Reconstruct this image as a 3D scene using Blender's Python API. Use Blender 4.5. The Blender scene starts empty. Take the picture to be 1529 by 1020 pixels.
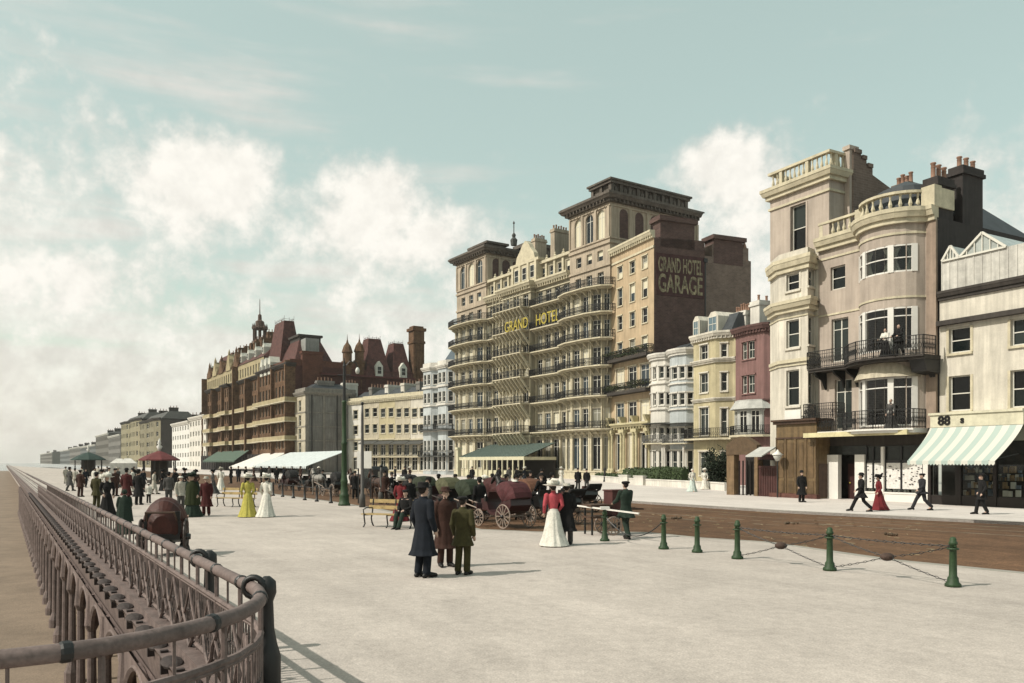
import bpy, bmesh, math, random
from mathutils import Vector, Matrix
random.seed(7)
R = math.radians
SC = bpy.context.scene
COL = SC.collection
# ------------------------------------------------------------------ camera, light, sky
F, CX, HY, EYE = 1200.0, 764.5, 690.0, 2.3      # focal length and horizon of the photograph (in its pixels), eye height in metres
cam_d = bpy.data.cameras.new('camera'); cam = bpy.data.objects.new('camera', cam_d); COL.objects.link(cam)
cam.location = (0, 0, EYE); cam.rotation_euler = (R(90), 0, 0)
cam_d.sensor_width = 36; cam_d.lens = 36*F/1529; cam_d.shift_y = (HY-510)/1529
cam_d.clip_start = 0.1; cam_d.clip_end = 6000
SC.camera = cam
SUN_EL = 44
sun_to = Vector((-.93, -.36, 0)).normalized()*math.cos(R(SUN_EL)) + Vector((0, 0, math.sin(R(SUN_EL))))
sd = bpy.data.lights.new('sun', 'SUN'); sd.energy = 4.6; sd.angle = R(.6); sd.color = (1, .94, .84)
sun = bpy.data.objects.new('sun', sd); COL.objects.link(sun); sun.rotation_euler = sun_to.to_track_quat('Z', 'Y').to_euler()
SC.view_settings.view_transform = 'Standard'; SC.view_settings.look = 'None'
SC.view_settings.exposure = 0; SC.view_settings.gamma = 1; SC.view_settings.use_curve_mapping = False

def N(nt, typ, **kw):
    n = nt.nodes.new(typ)
    for k, v in kw.items():
        if k in n.inputs: n.inputs[k].default_value = v
        else: setattr(n, k, v)
    return n
def direction(px, py):
    return Vector(((px-CX)/F, 1, (HY-py)/F)).normalized()
def make_world():
    w = bpy.data.worlds.new('World'); SC.world = w; w.use_nodes = True
    nt = w.node_tree; nt.nodes.clear(); L = nt.links.new
    out = N(nt, 'ShaderNodeOutputWorld')
    sky = N(nt, 'ShaderNodeTexSky'); sky.sky_type = 'NISHITA'; sky.sun_disc = False
    sky.sun_elevation = R(SUN_EL); sky.sun_rotation = math.atan2(sun_to.x, sun_to.y); sky.dust_density = 2.0; sky.air_density = 1.0
    tint = N(nt, 'ShaderNodeMix', data_type='RGBA', blend_type='MULTIPLY'); tint.inputs[0].default_value = 1
    L(sky.outputs[0], tint.inputs[6]); tint.inputs[7].default_value = (2.1, 1.9, 1.3, 1)
    base = N(nt, 'ShaderNodeMix', data_type='RGBA'); base.inputs[0].default_value = .6; L(tint.outputs[2], base.inputs[6]); base.inputs[7].default_value = (4.0, 4.95, 4.35, 1)
    bg = N(nt, 'ShaderNodeBackground'); bg.inputs[1].default_value = .135; L(base.outputs[2], bg.inputs[0])
    tc = N(nt, 'ShaderNodeTexCoord')
    # distorted direction for the ragged cloud edges
    n1 = N(nt, 'ShaderNodeTexNoise'); n1.inputs['Scale'].default_value = 11; n1.inputs['Detail'].default_value = 9; n1.inputs['Roughness'].default_value = .62
    L(tc.outputs['Generated'], n1.inputs['Vector'])
    def math_(op, a, b=None, c=None):
        m = N(nt, 'ShaderNodeMath', operation=op)
        for i, v in enumerate((a, b, c)):
            if v is None: continue
            if isinstance(v, (int, float)): m.inputs[i].default_value = v
            else: L(v, m.inputs[i])
        return m.outputs[0]
    sq = N(nt, 'ShaderNodeVectorMath', operation='MULTIPLY'); L(tc.outputs['Generated'], sq.inputs[0]); sq.inputs[1].default_value = (1, 1, 1.25)
    total = None
    blobs = [(305,272,.07,.9),(350,262,.05,.75),(250,275,.06,.62),(300,335,.09,.5),(200,290,.10,.42),(130,270,.12,.36),(250,380,.14,.38),(400,330,.09,.35),(120,420,.16,.4),
             (560,310,.06,.9),(575,278,.04,.7),(515,345,.06,.65),(640,355,.065,.65),(590,375,.09,.55),(470,370,.09,.42),(690,410,.1,.42),(500,430,.14,.36),(330,440,.16,.36),(250,560,.3,.36),(600,500,.16,.34),
             (1085,250,.045,.85),(1115,285,.06,.6),(1060,285,.05,.45),(1110,330,.1,.48),(1000,340,.1,.36),(1160,400,.12,.42),
             (-150,330,.2,.6),(1700,300,.16,.5)]
    for px, py, r, a in blobs:
        c = direction(px, py)
        d = N(nt, 'ShaderNodeVectorMath', operation='DISTANCE'); L(sq.outputs[0], d.inputs[0]); d.inputs[1].default_value = (c.x, c.y, c.z*1.25)
        v = math_('MULTIPLY', math_('MAXIMUM', math_('SUBTRACT', 1, math_('DIVIDE', d.outputs['Value'], r*1.55)), 0), a*2.0)
        total = v if total is None else math_('MAXIMUM', total, v)
    nn = math_('SUBTRACT', n1.outputs['Fac'], .5)
    n4 = N(nt, 'ShaderNodeTexNoise'); n4.inputs['Scale'].default_value = 34; n4.inputs['Detail'].default_value = 8; n4.inputs['Roughness'].default_value = .6
    L(tc.outputs['Generated'], n4.inputs['Vector'])
    body = math_('ADD', math_('ADD', total, math_('MULTIPLY', nn, 1.9)), math_('MULTIPLY', math_('SUBTRACT', n4.outputs['Fac'], .5), .95))
    mr = N(nt, 'ShaderNodeMapRange', interpolation_type='SMOOTHSTEP'); L(body, mr.inputs[0])
    mr.inputs[1].default_value = .2; mr.inputs[2].default_value = 1.05
    # long thin streaks of high cloud and the pale band above the horizon
    sep = N(nt, 'ShaderNodeSeparateXYZ'); L(tc.outputs['Generated'], sep.inputs[0])
    mp = N(nt, 'ShaderNodeMapping'); mp.inputs['Scale'].default_value = (1.6, 1.6, 12); mp.inputs['Rotation'].default_value = (0, R(9), 0)
    L(tc.outputs['Generated'], mp.inputs[0])
    n2 = N(nt, 'ShaderNodeTexNoise'); n2.inputs['Scale'].default_value = 1.9; n2.inputs['Detail'].default_value = 7; n2.inputs['Roughness'].default_value = .55
    L(mp.outputs[0], n2.inputs['Vector'])
    hz = N(nt, 'ShaderNodeMapRange', interpolation_type='SMOOTHSTEP'); L(sep.outputs['Z'], hz.inputs[0])
    hz.inputs[1].default_value = .40; hz.inputs[2].default_value = .0; hz.inputs[3].default_value = -.3; hz.inputs[4].default_value = .62
    # cloudier towards the left (down the coast)
    lf = N(nt, 'ShaderNodeMapRange'); L(sep.outputs['X'], lf.inputs[0]); lf.inputs[1].default_value = .25; lf.inputs[2].default_value = -.6; lf.inputs[3].default_value = -.14; lf.inputs[4].default_value = .42
    st = math_('ADD', math_('ADD', math_('MULTIPLY', math_('SUBTRACT', n2.outputs['Fac'], .5), 2.6), hz.outputs[0]), lf.outputs[0])
    st2 = N(nt, 'ShaderNodeMapRange', interpolation_type='SMOOTHSTEP'); L(st, st2.inputs[0]); st2.inputs[1].default_value = -.15; st2.inputs[2].default_value = .75; st2.inputs[4].default_value = .8
    mask = math_('MAXIMUM', mr.outputs[0], st2.outputs[0])
    # cumulus is a touch brighter than the thin veil
    colr = N(nt, 'ShaderNodeMix', data_type='RGBA'); L(mr.outputs[0], colr.inputs[0])
    colr.inputs[6].default_value = (.84, .78, .72, 1); colr.inputs[7].default_value = (1.0, .97, .89, 1)
    sh = N(nt, 'ShaderNodeMapRange'); L(n4.outputs['Fac'], sh.inputs[0]); sh.inputs[1].default_value = .35; sh.inputs[2].default_value = .6; sh.inputs[3].default_value = .9; sh.inputs[4].default_value = 1.02
    bgc = N(nt, 'ShaderNodeBackground'); L(colr.outputs[2], bgc.inputs[0]); L(sh.outputs[0], bgc.inputs[1])
    mx = N(nt, 'ShaderNodeMixShader'); L(mask, mx.inputs[0]); L(bg.outputs[0], mx.inputs[1]); L(bgc.outputs[0], mx.inputs[2])
    L(mx.outputs[0], out.inputs[0])
make_world()

# ------------------------------------------------------------------ materials
def lin(c): return tuple(((v/255)/12.92 if v/255 <= .04045 else ((v/255+.055)/1.055)**2.4) for v in c)
MATS = {}
def M(name, rgb, rough=.8, var=.18, scale=1.6, bump=.15, streak=0., spec=.3, metal=0., fine=28., sat=.66):
    """procedural painted / stone / cloth surface; rgb is the material's own colour (sRGB)"""
    if name in MATS: return MATS[name]
    m = bpy.data.materials.new(name); m.use_nodes = True; nt = m.node_tree; L = nt.links.new
    p = nt.nodes['Principled BSDF']; c = lin(rgb); y = .3*c[0]+.6*c[1]+.1*c[2]; c = tuple((y+(v-y)*sat)*.745 for v in c)
    p.inputs['Roughness'].default_value = rough; p.inputs['Specular IOR Level'].default_value = spec; p.inputs['Metallic'].default_value = metal
    tc = N(nt, 'ShaderNodeTexCoord')
    n = N(nt, 'ShaderNodeTexNoise'); n.inputs['Scale'].default_value = scale; n.inputs['Detail'].default_value = 6; n.inputs['Roughness'].default_value = .65
    L(tc.outputs['Object'], n.inputs['Vector'])
    rp = N(nt, 'ShaderNodeMapRange'); L(n.outputs['Fac'], rp.inputs[0]); rp.inputs[1].default_value = .3; rp.inputs[2].default_value = .7
    rp.inputs[3].default_value = 1-var*1.3; rp.inputs[4].default_value = 1+var*.7
    f = rp.outputs[0]
    if fine:
        n3 = N(nt, 'ShaderNodeTexNoise'); n3.inputs['Scale'].default_value = fine; n3.inputs['Detail'].default_value = 3
        L(tc.outputs['Object'], n3.inputs['Vector'])
        r3 = N(nt, 'ShaderNodeMapRange'); L(n3.outputs['Fac'], r3.inputs[0]); r3.inputs[1].default_value = .3; r3.inputs[2].default_value = .7
        r3.inputs[3].default_value = 1-var*.6; r3.inputs[4].default_value = 1+var*.6
        mm = N(nt, 'ShaderNodeMath', operation='MULTIPLY'); L(f, mm.inputs[0]); L(r3.outputs[0], mm.inputs[1]); f = mm.outputs[0]
    if streak:
        mp = N(nt, 'ShaderNodeMapping'); mp.inputs['Scale'].default_value = (3.2, 3.2, .22); L(tc.outputs['Object'], mp.inputs[0])
        n2 = N(nt, 'ShaderNodeTexNoise'); n2.inputs['Scale'].default_value = 1.3; n2.inputs['Detail'].default_value = 5; L(mp.outputs[0], n2.inputs['Vector'])
        r2 = N(nt, 'ShaderNodeMapRange'); L(n2.outputs['Fac'], r2.inputs[0]); r2.inputs[1].default_value = .35; r2.inputs[2].default_value = .65
        r2.inputs[3].default_value = 1-streak; r2.inputs[4].default_value = 1+streak*.3
        mm = N(nt, 'ShaderNodeMath', operation='MULTIPLY'); L(f, mm.inputs[0]); L(r2.outputs[0], mm.inputs[1]); f = mm.outputs[0]
    vm = N(nt, 'ShaderNodeVectorMath', operation='SCALE'); vm.inputs[0].default_value = c; L(f, vm.inputs['Scale'])
    L(vm.outputs[0], p.inputs['Base Color'])
    if bump:
        b = N(nt, 'ShaderNodeBump'); b.inputs['Strength'].default_value = bump; b.inputs['Distance'].default_value = .03
        nb = N(nt, 'ShaderNodeTexNoise'); nb.inputs['Scale'].default_value = 14; nb.inputs['Detail'].default_value = 5
        L(tc.outputs['Object'], nb.inputs['Vector']); L(nb.outputs['Fac'], b.inputs['Height']); L(b.outputs[0], p.inputs['Normal'])
    MATS[name] = m; return m
def brick(name, c1, c2, mortar, scale=1.0, var=.25):
    if name in MATS: return MATS[name]
    m = bpy.data.materials.new(name); m.use_nodes = True; nt = m.node_tree; L = nt.links.new
    p = nt.nodes['Principled BSDF']; p.inputs['Roughness'].default_value = .9; p.inputs['Specular IOR Level'].default_value = .15
    tc = N(nt, 'ShaderNodeTexCoord'); sp = N(nt, 'ShaderNodeSeparateXYZ'); L(tc.outputs['Object'], sp.inputs[0])
    ad = N(nt, 'ShaderNodeMath', operation='ADD'); L(sp.outputs['X'], ad.inputs[0]); L(sp.outputs['Y'], ad.inputs[1])
    cb = N(nt, 'ShaderNodeCombineXYZ'); L(ad.outputs[0], cb.inputs[0]); L(sp.outputs['Z'], cb.inputs[1])
    b = N(nt, 'ShaderNodeTexBrick'); b.inputs['Color1'].default_value = (*lin(c1), 1); b.inputs['Color2'].default_value = (*lin(c2), 1)
    b.inputs['Mortar'].default_value = (*lin(mortar), 1); b.inputs['Scale'].default_value = scale; b.inputs['Mortar Size'].default_value = .012
    b.inputs['Brick Width'].default_value = .46; b.inputs['Row Height'].default_value = .16; b.inputs['Bias'].default_value = 0
    L(cb.outputs[0], b.inputs['Vector'])
    n = N(nt, 'ShaderNodeTexNoise'); n.inputs['Scale'].default_value = .8; n.inputs['Detail'].default_value = 7; n.inputs['Roughness'].default_value = .7; L(tc.outputs['Object'], n.inputs['Vector'])
    r = N(nt, 'ShaderNodeMapRange'); L(n.outputs['Fac'], r.inputs[0]); r.inputs[1].default_value = .3; r.inputs[2].default_value = .7
    r.inputs[3].default_value = 1-var; r.inputs[4].default_value = 1+var
    vm = N(nt, 'ShaderNodeVectorMath', operation='SCALE'); L(b.outputs['Color'], vm.inputs[0]); L(r.outputs[0], vm.inputs['Scale'])
    L(vm.outputs[0], p.inputs['Base Color']); MATS[name] = m; return m
def stripes(name, c1, c2, freq, axis='X'):
    if name in MATS: return MATS[name]
    m = bpy.data.materials.new(name); m.use_nodes = True; nt = m.node_tree; L = nt.links.new
    p = nt.nodes['Principled BSDF']; p.inputs['Roughness'].default_value = .9
    tc = N(nt, 'ShaderNodeTexCoord'); sp = N(nt, 'ShaderNodeSeparateXYZ'); L(tc.outputs['Object'], sp.inputs[0])
    a = N(nt, 'ShaderNodeMath', operation='MULTIPLY'); L(sp.outputs[axis], a.inputs[0]); a.inputs[1].default_value = freq
    fr = N(nt, 'ShaderNodeMath', operation='FRACT'); L(a.outputs[0], fr.inputs[0])
    g = N(nt, 'ShaderNodeMath', operation='GREATER_THAN'); L(fr.outputs[0], g.inputs[0]); g.inputs[1].default_value = .5
    mx = N(nt, 'ShaderNodeMix', data_type='RGBA'); L(g.outputs[0], mx.inputs[0]); mx.inputs[6].default_value = (*lin(c1), 1); mx.inputs[7].default_value = (*lin(c2), 1)
    L(mx.outputs[2], p.inputs['Base Color']); MATS[name] = m; return m
def panemat(name, cols, rough=.12):
    """window pane seen with whatever hangs behind it: each pane differs (blind, curtain or dark room)"""
    if name in MATS: return MATS[name]
    m = bpy.data.materials.new(name); m.use_nodes = True; nt = m.node_tree; L = nt.links.new
    p = nt.nodes['Principled BSDF']; p.inputs['Roughness'].default_value = rough; p.inputs['Specular IOR Level'].default_value = .3
    g = N(nt, 'ShaderNodeNewGeometry'); oi = N(nt, 'ShaderNodeObjectInfo')
    a = N(nt, 'ShaderNodeMath', operation='ADD'); L(g.outputs['Random Per Island'], a.inputs[0]); L(oi.outputs['Random'], a.inputs[1])
    fr = N(nt, 'ShaderNodeMath', operation='FRACT'); L(a.outputs[0], fr.inputs[0])
    cr = N(nt, 'ShaderNodeValToRGB'); cr.color_ramp.interpolation = 'CONSTANT'; L(fr.outputs[0], cr.inputs[0])
    els = cr.color_ramp.elements
    while len(els) < len(cols): els.new(.5)
    for i, (pos, c) in enumerate(cols): els[i].position = pos; els[i].color = (*lin(c), 1)
    L(cr.outputs[0], p.inputs['Base Color']); MATS[name] = m; return m
def glassmat(name):
    if name in MATS: return MATS[name]
    m = bpy.data.materials.new(name); m.use_nodes = True; nt = m.node_tree; nt.nodes.clear(); L = nt.links.new
    o = N(nt, 'ShaderNodeOutputMaterial'); t = N(nt, 'ShaderNodeBsdfTransparent'); t.inputs[0].default_value = (.75, .8, .78, 1)
    g = N(nt, 'ShaderNodeBsdfGlossy'); g.inputs['Roughness'].default_value = .05; g.inputs[0].default_value = (.9, .9, .9, 1)
    fr = N(nt, 'ShaderNodeFresnel'); fr.inputs[0].default_value = 1.5
    mx = N(nt, 'ShaderNodeMixShader'); L(fr.outputs[0], mx.inputs[0]); L(t.outputs[0], mx.inputs[1]); L(g.outputs[0], mx.inputs[2]); L(mx.outputs[0], o.inputs[0])
    MATS[name] = m; return m

# ------------------------------------------------------------------ mesh kit
class MB:
    def __init__(s): s.v = []; s.f = []; s.m = []; s.mi = 0
    def add(s, vs, fs, mi=None):
        o = len(s.v); s.v += [tuple(v) for v in vs]; s.f += [tuple(i+o for i in f) for f in fs]; s.m += [s.mi if mi is None else mi]*len(fs)
    def box(s, x0, x1, y0, y1, z0, z1, mi=None):
        s.add([(x0,y0,z0),(x1,y0,z0),(x1,y1,z0),(x0,y1,z0),(x0,y0,z1),(x1,y0,z1),(x1,y1,z1),(x0,y1,z1)],
              [(0,3,2,1),(4,5,6,7),(0,1,5,4),(1,2,6,5),(2,3,7,6),(3,0,4,7)], mi)
    def quad(s, a, b, c, d, mi=None): s.add([a,b,c,d], [(0,1,2,3)], mi)
    def prism(s, pts, z0, z1, mi=None):
        n = len(pts); vs = [(x,y,z0) for x,y in pts]+[(x,y,z1) for x,y in pts]
        s.add(vs, [tuple(range(n-1,-1,-1)), tuple(range(n,2*n))]+[(i,(i+1)%n,(i+1)%n+n,i+n) for i in range(n)], mi)
    def extr(s, prof, x0, x1, axis='x', mi=None):
        """extrude a closed 2-D profile (a,b) along an axis"""
        n = len(prof)
        def P(t, a, b): return (t,a,b) if axis == 'x' else (a,t,b)
        vs = [P(x0,a,b) for a,b in prof]+[P(x1,a,b) for a,b in prof]
        s.add(vs, [tuple(range(n)), tuple(range(2*n-1,n-1,-1))]+[(i,i+n,(i+1)%n+n,(i+1)%n) for i in range(n)], mi)
    def loft(s, rings, cap=True, closed=True, mi=None):
        n = len(rings[0]); vs = [p for r in rings for p in r]; fs = []
        for i in range(len(rings)-1):
            for j in range(n if closed else n-1):
                k = (j+1) % n; fs.append((i*n+j, i*n+k, (i+1)*n+k, (i+1)*n+j))
        if cap and closed: fs += [tuple(range(n-1,-1,-1)), tuple(range((len(rings)-1)*n, len(rings)*n))]
        s.add(vs, fs, mi)
    def lathe(s, prof, c=(0,0,0), n=16, sx=1, sy=1, mi=None):
        s.loft([[(c[0]+r*sx*math.cos(2*math.pi*j/n), c[1]+r*sy*math.sin(2*math.pi*j/n), c[2]+z) for j in range(n)] for r, z in prof], mi=mi)
    def tube(s, pts, r, n=8, mi=None, cap=True, round_=False):
        pts = [Vector(p) for p in pts]; rs = r if isinstance(r, (list, tuple)) else [r]*len(pts); rings = []
        if round_:
            d0 = (pts[0]-pts[1]).normalized(); d1 = (pts[-1]-pts[-2]).normalized()
            e0 = [(pts[0]+d0*rs[0]*math.sin(a), rs[0]*math.cos(a)) for a in (1.35, .95, .45)]
            e1 = [(pts[-1]+d1*rs[-1]*math.sin(a), rs[-1]*math.cos(a)) for a in (.45, .95, 1.35)]
            pts = [p for p, q in e0]+pts+[p for p, q in e1]; rs = [q for p, q in e0]+list(rs)+[q for p, q in e1]
        up = None
        for i, p in enumerate(pts):
            t = (pts[min(i+1, len(pts)-1)]-pts[max(i-1, 0)])
            t = t.normalized() if t.length > 1e-9 else Vector((0,0,1))
            if up is None: up = Vector((0,0,1)) if abs(t.z) < .9 else Vector((0,1,0))
            a = t.cross(up); a = a.normalized() if a.length > 1e-6 else t.orthogonal().normalized(); b = t.cross(a); up = a.cross(t)
            rings.append([p+a*rs[i]*math.cos(2*math.pi*j/n)+b*rs[i]*math.sin(2*math.pi*j/n) for j in range(n)])
        s.loft(rings, cap=cap, mi=mi)
    def bar(s, a, b, w, h=None, mi=None):
        """square bar between two points"""
        a = Vector(a); b = Vector(b); h = h or w; t = (b-a).normalized()
        u = Vector((0,0,1)) if abs(t.z) < .95 else Vector((0,1,0)); x = t.cross(u).normalized()*w/2; y = t.cross(x).normalized()*h/2
        s.add([a-x-y,a+x-y,a+x+y,a-x+y,b-x-y,b+x-y,b+x+y,b-x+y], [(0,3,2,1),(4,5,6,7),(0,1,5,4),(1,2,6,5),(2,3,7,6),(3,0,4,7)], mi)
    def ball(s, c, r, n=10, m=7, sx=1, sy=1, sz=1, mi=None):
        s.lathe([(max(r*math.sin(math.pi*i/m), r*.02), -r*sz*math.cos(math.pi*i/m)) for i in range(m+1)], c, n, sx, sy, mi)
    def ring(s, c, rad, r, axis='y', n=24, k=6, mi=None):
        vs = []; fs = []
        for i in range(n):
            a = 2*math.pi*i/n
            for j in range(k):
                b = 2*math.pi*j/k; q = rad+r*math.cos(b); h = r*math.sin(b)
                if axis == 'y': vs.append((c[0]+q*math.cos(a), c[1]+h, c[2]+q*math.sin(a)))
                elif axis == 'x': vs.append((c[0]+h, c[1]+q*math.cos(a), c[2]+q*math.sin(a)))
                else: vs.append((c[0]+q*math.cos(a), c[1]+q*math.sin(a), c[2]+h))
                fs.append((i*k+j, ((i+1)%n)*k+j, ((i+1)%n)*k+(j+1)%k, i*k+(j+1)%k))
        s.add(vs, fs, mi)
    def mesh(s, name, mats, smooth=False):
        me = bpy.data.meshes.new(name); me.from_pydata(s.v, [], s.f)
        for m in (mats if isinstance(mats, (list, tuple)) else [mats]): me.materials.append(m)
        me.polygons.foreach_set('material_index', s.m)
        if smooth: me.polygons.foreach_set('use_smooth', [True]*len(s.f))
        me.update(); return me
    def build(s, name, mats, parent=None, smooth=False, loc=None, rz=0):
        if not s.v: return None
        if name in ('cornice', 'bay_cornice', 'leg') and parent is not None:
            ps = _pieces(s)
            if len(ps) > 1: return [p.build(name+' ', mats, parent, smooth) for p in ps][0]
        name = name.strip()
        o = bpy.data.objects.new(name, s.mesh(name, mats, smooth)); COL.objects.link(o); o.parent = parent
        if loc is not None: o.location = loc
        if rz: o.rotation_euler.z = rz
        return o
def _pieces(mb):
    par = list(range(len(mb.v)))
    def find(i):
        while par[i] != i: par[i] = par[par[i]]; i = par[i]
        return i
    for f in mb.f:
        a = find(f[0])
        for i in f[1:]: par[find(i)] = a
    comp = {}
    for i in range(len(mb.v)): comp.setdefault(find(i), []).append(i)
    bx = []
    for k, vs in comp.items():
        P = [mb.v[i] for i in vs]; bx.append([[min(p[j] for p in P)-.02 for j in range(3)], [max(p[j] for p in P)+.02 for j in range(3)], {k}])
    done = False
    while not done:
        done = True
        for i in range(len(bx)):
            for j in range(i+1, len(bx)):
                if all(bx[i][0][t] <= bx[j][1][t] and bx[j][0][t] <= bx[i][1][t] for t in range(3)):
                    bx[i] = [[min(bx[i][0][t], bx[j][0][t]) for t in range(3)], [max(bx[i][1][t], bx[j][1][t]) for t in range(3)], bx[i][2] | bx[j][2]]; bx.pop(j); done = False; break
            if not done: break
    out = []
    for b in bx:
        m = MB(); mp = {}
        for f, mi in zip(mb.f, mb.m):
            if find(f[0]) in b[2]:
                for i in f:
                    if i not in mp: mp[i] = len(m.v); m.v.append(mb.v[i])
                m.f.append(tuple(mp[i] for i in f)); m.m.append(mi)
        if m.v: out.append(m)
    return out
def each(mb, name, mat, parent, smooth=False):
    """one object for every separate piece"""
    for m in _pieces(mb): m.build(name, mat, parent, smooth)
def inst(name, me, parent=None, loc=(0,0,0), rz=0, rot=None, sc=None):
    o = bpy.data.objects.new(name, me); COL.objects.link(o); o.parent = parent; o.location = loc
    o.rotation_euler = rot if rot else (0, 0, rz)
    if sc: o.scale = sc
    return o
def tag(o, label=None, cat=None, group=None, kind=None):
    if label: o['label'] = label
    if cat: o['category'] = cat
    if group: o['group'] = group
    if kind: o['kind'] = kind
    return o
def empty(name, loc=(0,0,0), rz=0, label=None, cat=None, group=None, sc=None):
    o = bpy.data.objects.new(name, None); COL.objects.link(o); o.location = loc; o.rotation_euler = (0,0,rz); o.empty_display_size = .3
    if sc: o.scale = (sc, sc, sc)
    return tag(o, label, cat, group)
CH = {}
def dup(src, loc=None, rz=None, label=None, group=None, sc=None, mats=None):
    """copy a thing with its parts and sub-parts; mats: {part name: material} given to the copy alone"""
    def rec(o, par):
        c = o.copy(); COL.objects.link(c); c.parent = par
        base = o.name.split('.')[0]
        if mats and base in mats and c.type == 'MESH':
            c.material_slots[0].link = 'OBJECT'; c.material_slots[0].material = mats[base]
        for k in o.children: rec(k, c)
        return c
    r = rec(src, None)
    if loc is not None: r.location = loc
    if rz is not None: r.rotation_euler.z = rz
    if sc: r.scale = (sc, sc, sc)
    if label: r['label'] = label
    if group: r['group'] = group
    return r
def remesh(mb, voxel, mat, name, smooth_it=4):
    """fuse overlapping closed shapes into one continuous skin"""
    o = bpy.data.objects.new('tmp', mb.mesh('tmp', mat)); COL.objects.link(o)
    m = o.modifiers.new('r', 'REMESH'); m.mode = 'VOXEL'; m.voxel_size = voxel; m.use_smooth_shade = True
    if smooth_it:
        q = o.modifiers.new('s', 'SMOOTH'); q.iterations = smooth_it; q.factor = .5
    dg = bpy.context.evaluated_depsgraph_get(); dg.update()
    me = bpy.data.meshes.new_from_object(o.evaluated_get(dg)); me.name = name
    me.materials.clear(); me.materials.append(mat)
    me.polygons.foreach_set('material_index', [0]*len(me.polygons))
    bpy.data.objects.remove(o); return me
def text_mesh(body, size, ext, mat, name='lettering', font_x=1.0, bold=.0):
    cu = bpy.data.curves.new('t', 'FONT'); cu.body = body; cu.size = size; cu.extrude = ext; cu.align_x = 'CENTER'; cu.align_y = 'CENTER'; cu.offset = bold
    o = bpy.data.objects.new('t', cu); COL.objects.link(o); dg = bpy.context.evaluated_depsgraph_get(); dg.update()
    me = bpy.data.meshes.new_from_object(o.evaluated_get(dg)); bpy.data.objects.remove(o); me.name = name
    me.materials.clear(); me.materials.append(mat); return me

# ------------------------------------------------------------------ photograph measurements -> places on the ground
def G(px, py, z=0.):
    d = F*(EYE-z)/(py-HY); return Vector(((px-CX)/F*d, d, z))
class Bl:
    """a vertical street-front plane: x runs along the front (left to right), y goes into the building, z is up"""
    def __init__(s, ax, d, vpx):
        s.P = Vector(((ax-CX)/F*d, d)); t = Vector(((vpx-CX)/F, 1)).normalized(); s.u = -t; s.v = Vector((-s.u.y, s.u.x)); s.rz = math.atan2(s.u.y, s.u.x)
    def _hit(s, px, off):
        # P + off v + a u = t r
        r = Vector(((px-CX)/F, 1)); q = s.P+s.v*off; det = s.u.x*(-r.y)+r.x*s.u.y
        a = (-q.x*(-r.y)-r.x*q.y)/det; t = (s.u.x*(-q.y)+q.x*s.u.y)/det
        return a, t
    def s(s_, px, off=0): return s_._hit(px, off)[0]
    def z(s_, px, py, off=0): return EYE+(HY-py)*s_._hit(px, off)[1]/F
    def side(s_, px, s0):
        """depth y on the side wall standing at x = s0, and the distance there"""
        r = Vector(((px-CX)/F, 1)); q = s_.P+s_.u*s0; det = s_.v.x*(-r.y)+r.x*s_.v.y
        return (-q.x*(-r.y)-r.x*q.y)/det, (s_.v.x*(-q.y)+q.x*s_.v.y)/det
    def sidez(s_, px, py, s0): return EYE+(HY-py)*s_.side(px, s0)[1]/F
    def world(s_, a, y, z=0): p = s_.P+s_.u*a+s_.v*y; return Vector((p.x, p.y, z))
# ------------------------------------------------------------------ building kit
def offs(plan, out, ext=0):
    n = len(plan); P = [Vector(p) for p in plan]; nr = []
    for i in range(n-1):
        d = (P[i+1]-P[i]).normalized(); nr.append(Vector((d.y, -d.x)))
    r = []
    for i in range(n):
        a = nr[max(i-1, 0)]; b = nr[min(i, n-2)]; m = a+b; m = m/m.dot(a) if m.length > .2 else a*1.0
        r.append(P[i]+m*out)
    if ext:
        r[0] = r[0]-(P[1]-P[0]).normalized()*ext; r[-1] = r[-1]+(P[-1]-P[-2]).normalized()*ext
    return r
def band(mb, plan, z0, z1, out, inn=.15, ext=0, mi=None, out1=None):
    a = offs(plan, -inn, ext); b = offs(plan, out, ext); b1 = offs(plan, out if out1 is None else out1, ext); n = len(plan)
    mb.loft([[(a[i].x,a[i].y,z0),(b[i].x,b[i].y,z0),(b1[i].x,b1[i].y,z1),(a[i].x,a[i].y,z1)] for i in range(n)], mi=mi)
def cornice(mb, plan, z, h, out, ext=0, mi=None, dent=0):
    band(mb, plan, z, z+h*.35, out*.45, ext=ext*.45, mi=mi); band(mb, plan, z+h*.35, z+h*.72, out*.72, ext=ext*.7, mi=mi, out1=out*.95); band(mb, plan, z+h*.72, z+h, out, ext=ext, mi=mi)
    if dent:
        for x, y, rz, nx, ny in along(plan, dent):
            q = out*.68; w = dent*.22
            mb.bar((x+nx*.02, y+ny*.02, z+h*.2), (x+nx*q, y+ny*q, z+h*.2), w, h*.34, mi=mi)
def along(plan, step, off=0):
    """evenly spaced stations with their outward normals"""
    P = offs(plan, off); out = []
    for i in range(len(P)-1):
        d = P[i+1]-P[i]; L = d.length
        if L < 1e-4: continue
        u = d/L; n = max(1, round(L/step))
        for k in range(n):
            p = P[i]+u*L*(k+.5)/n; out.append((p.x, p.y, math.atan2(u.y, u.x), u.y, -u.x))
    return out
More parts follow.
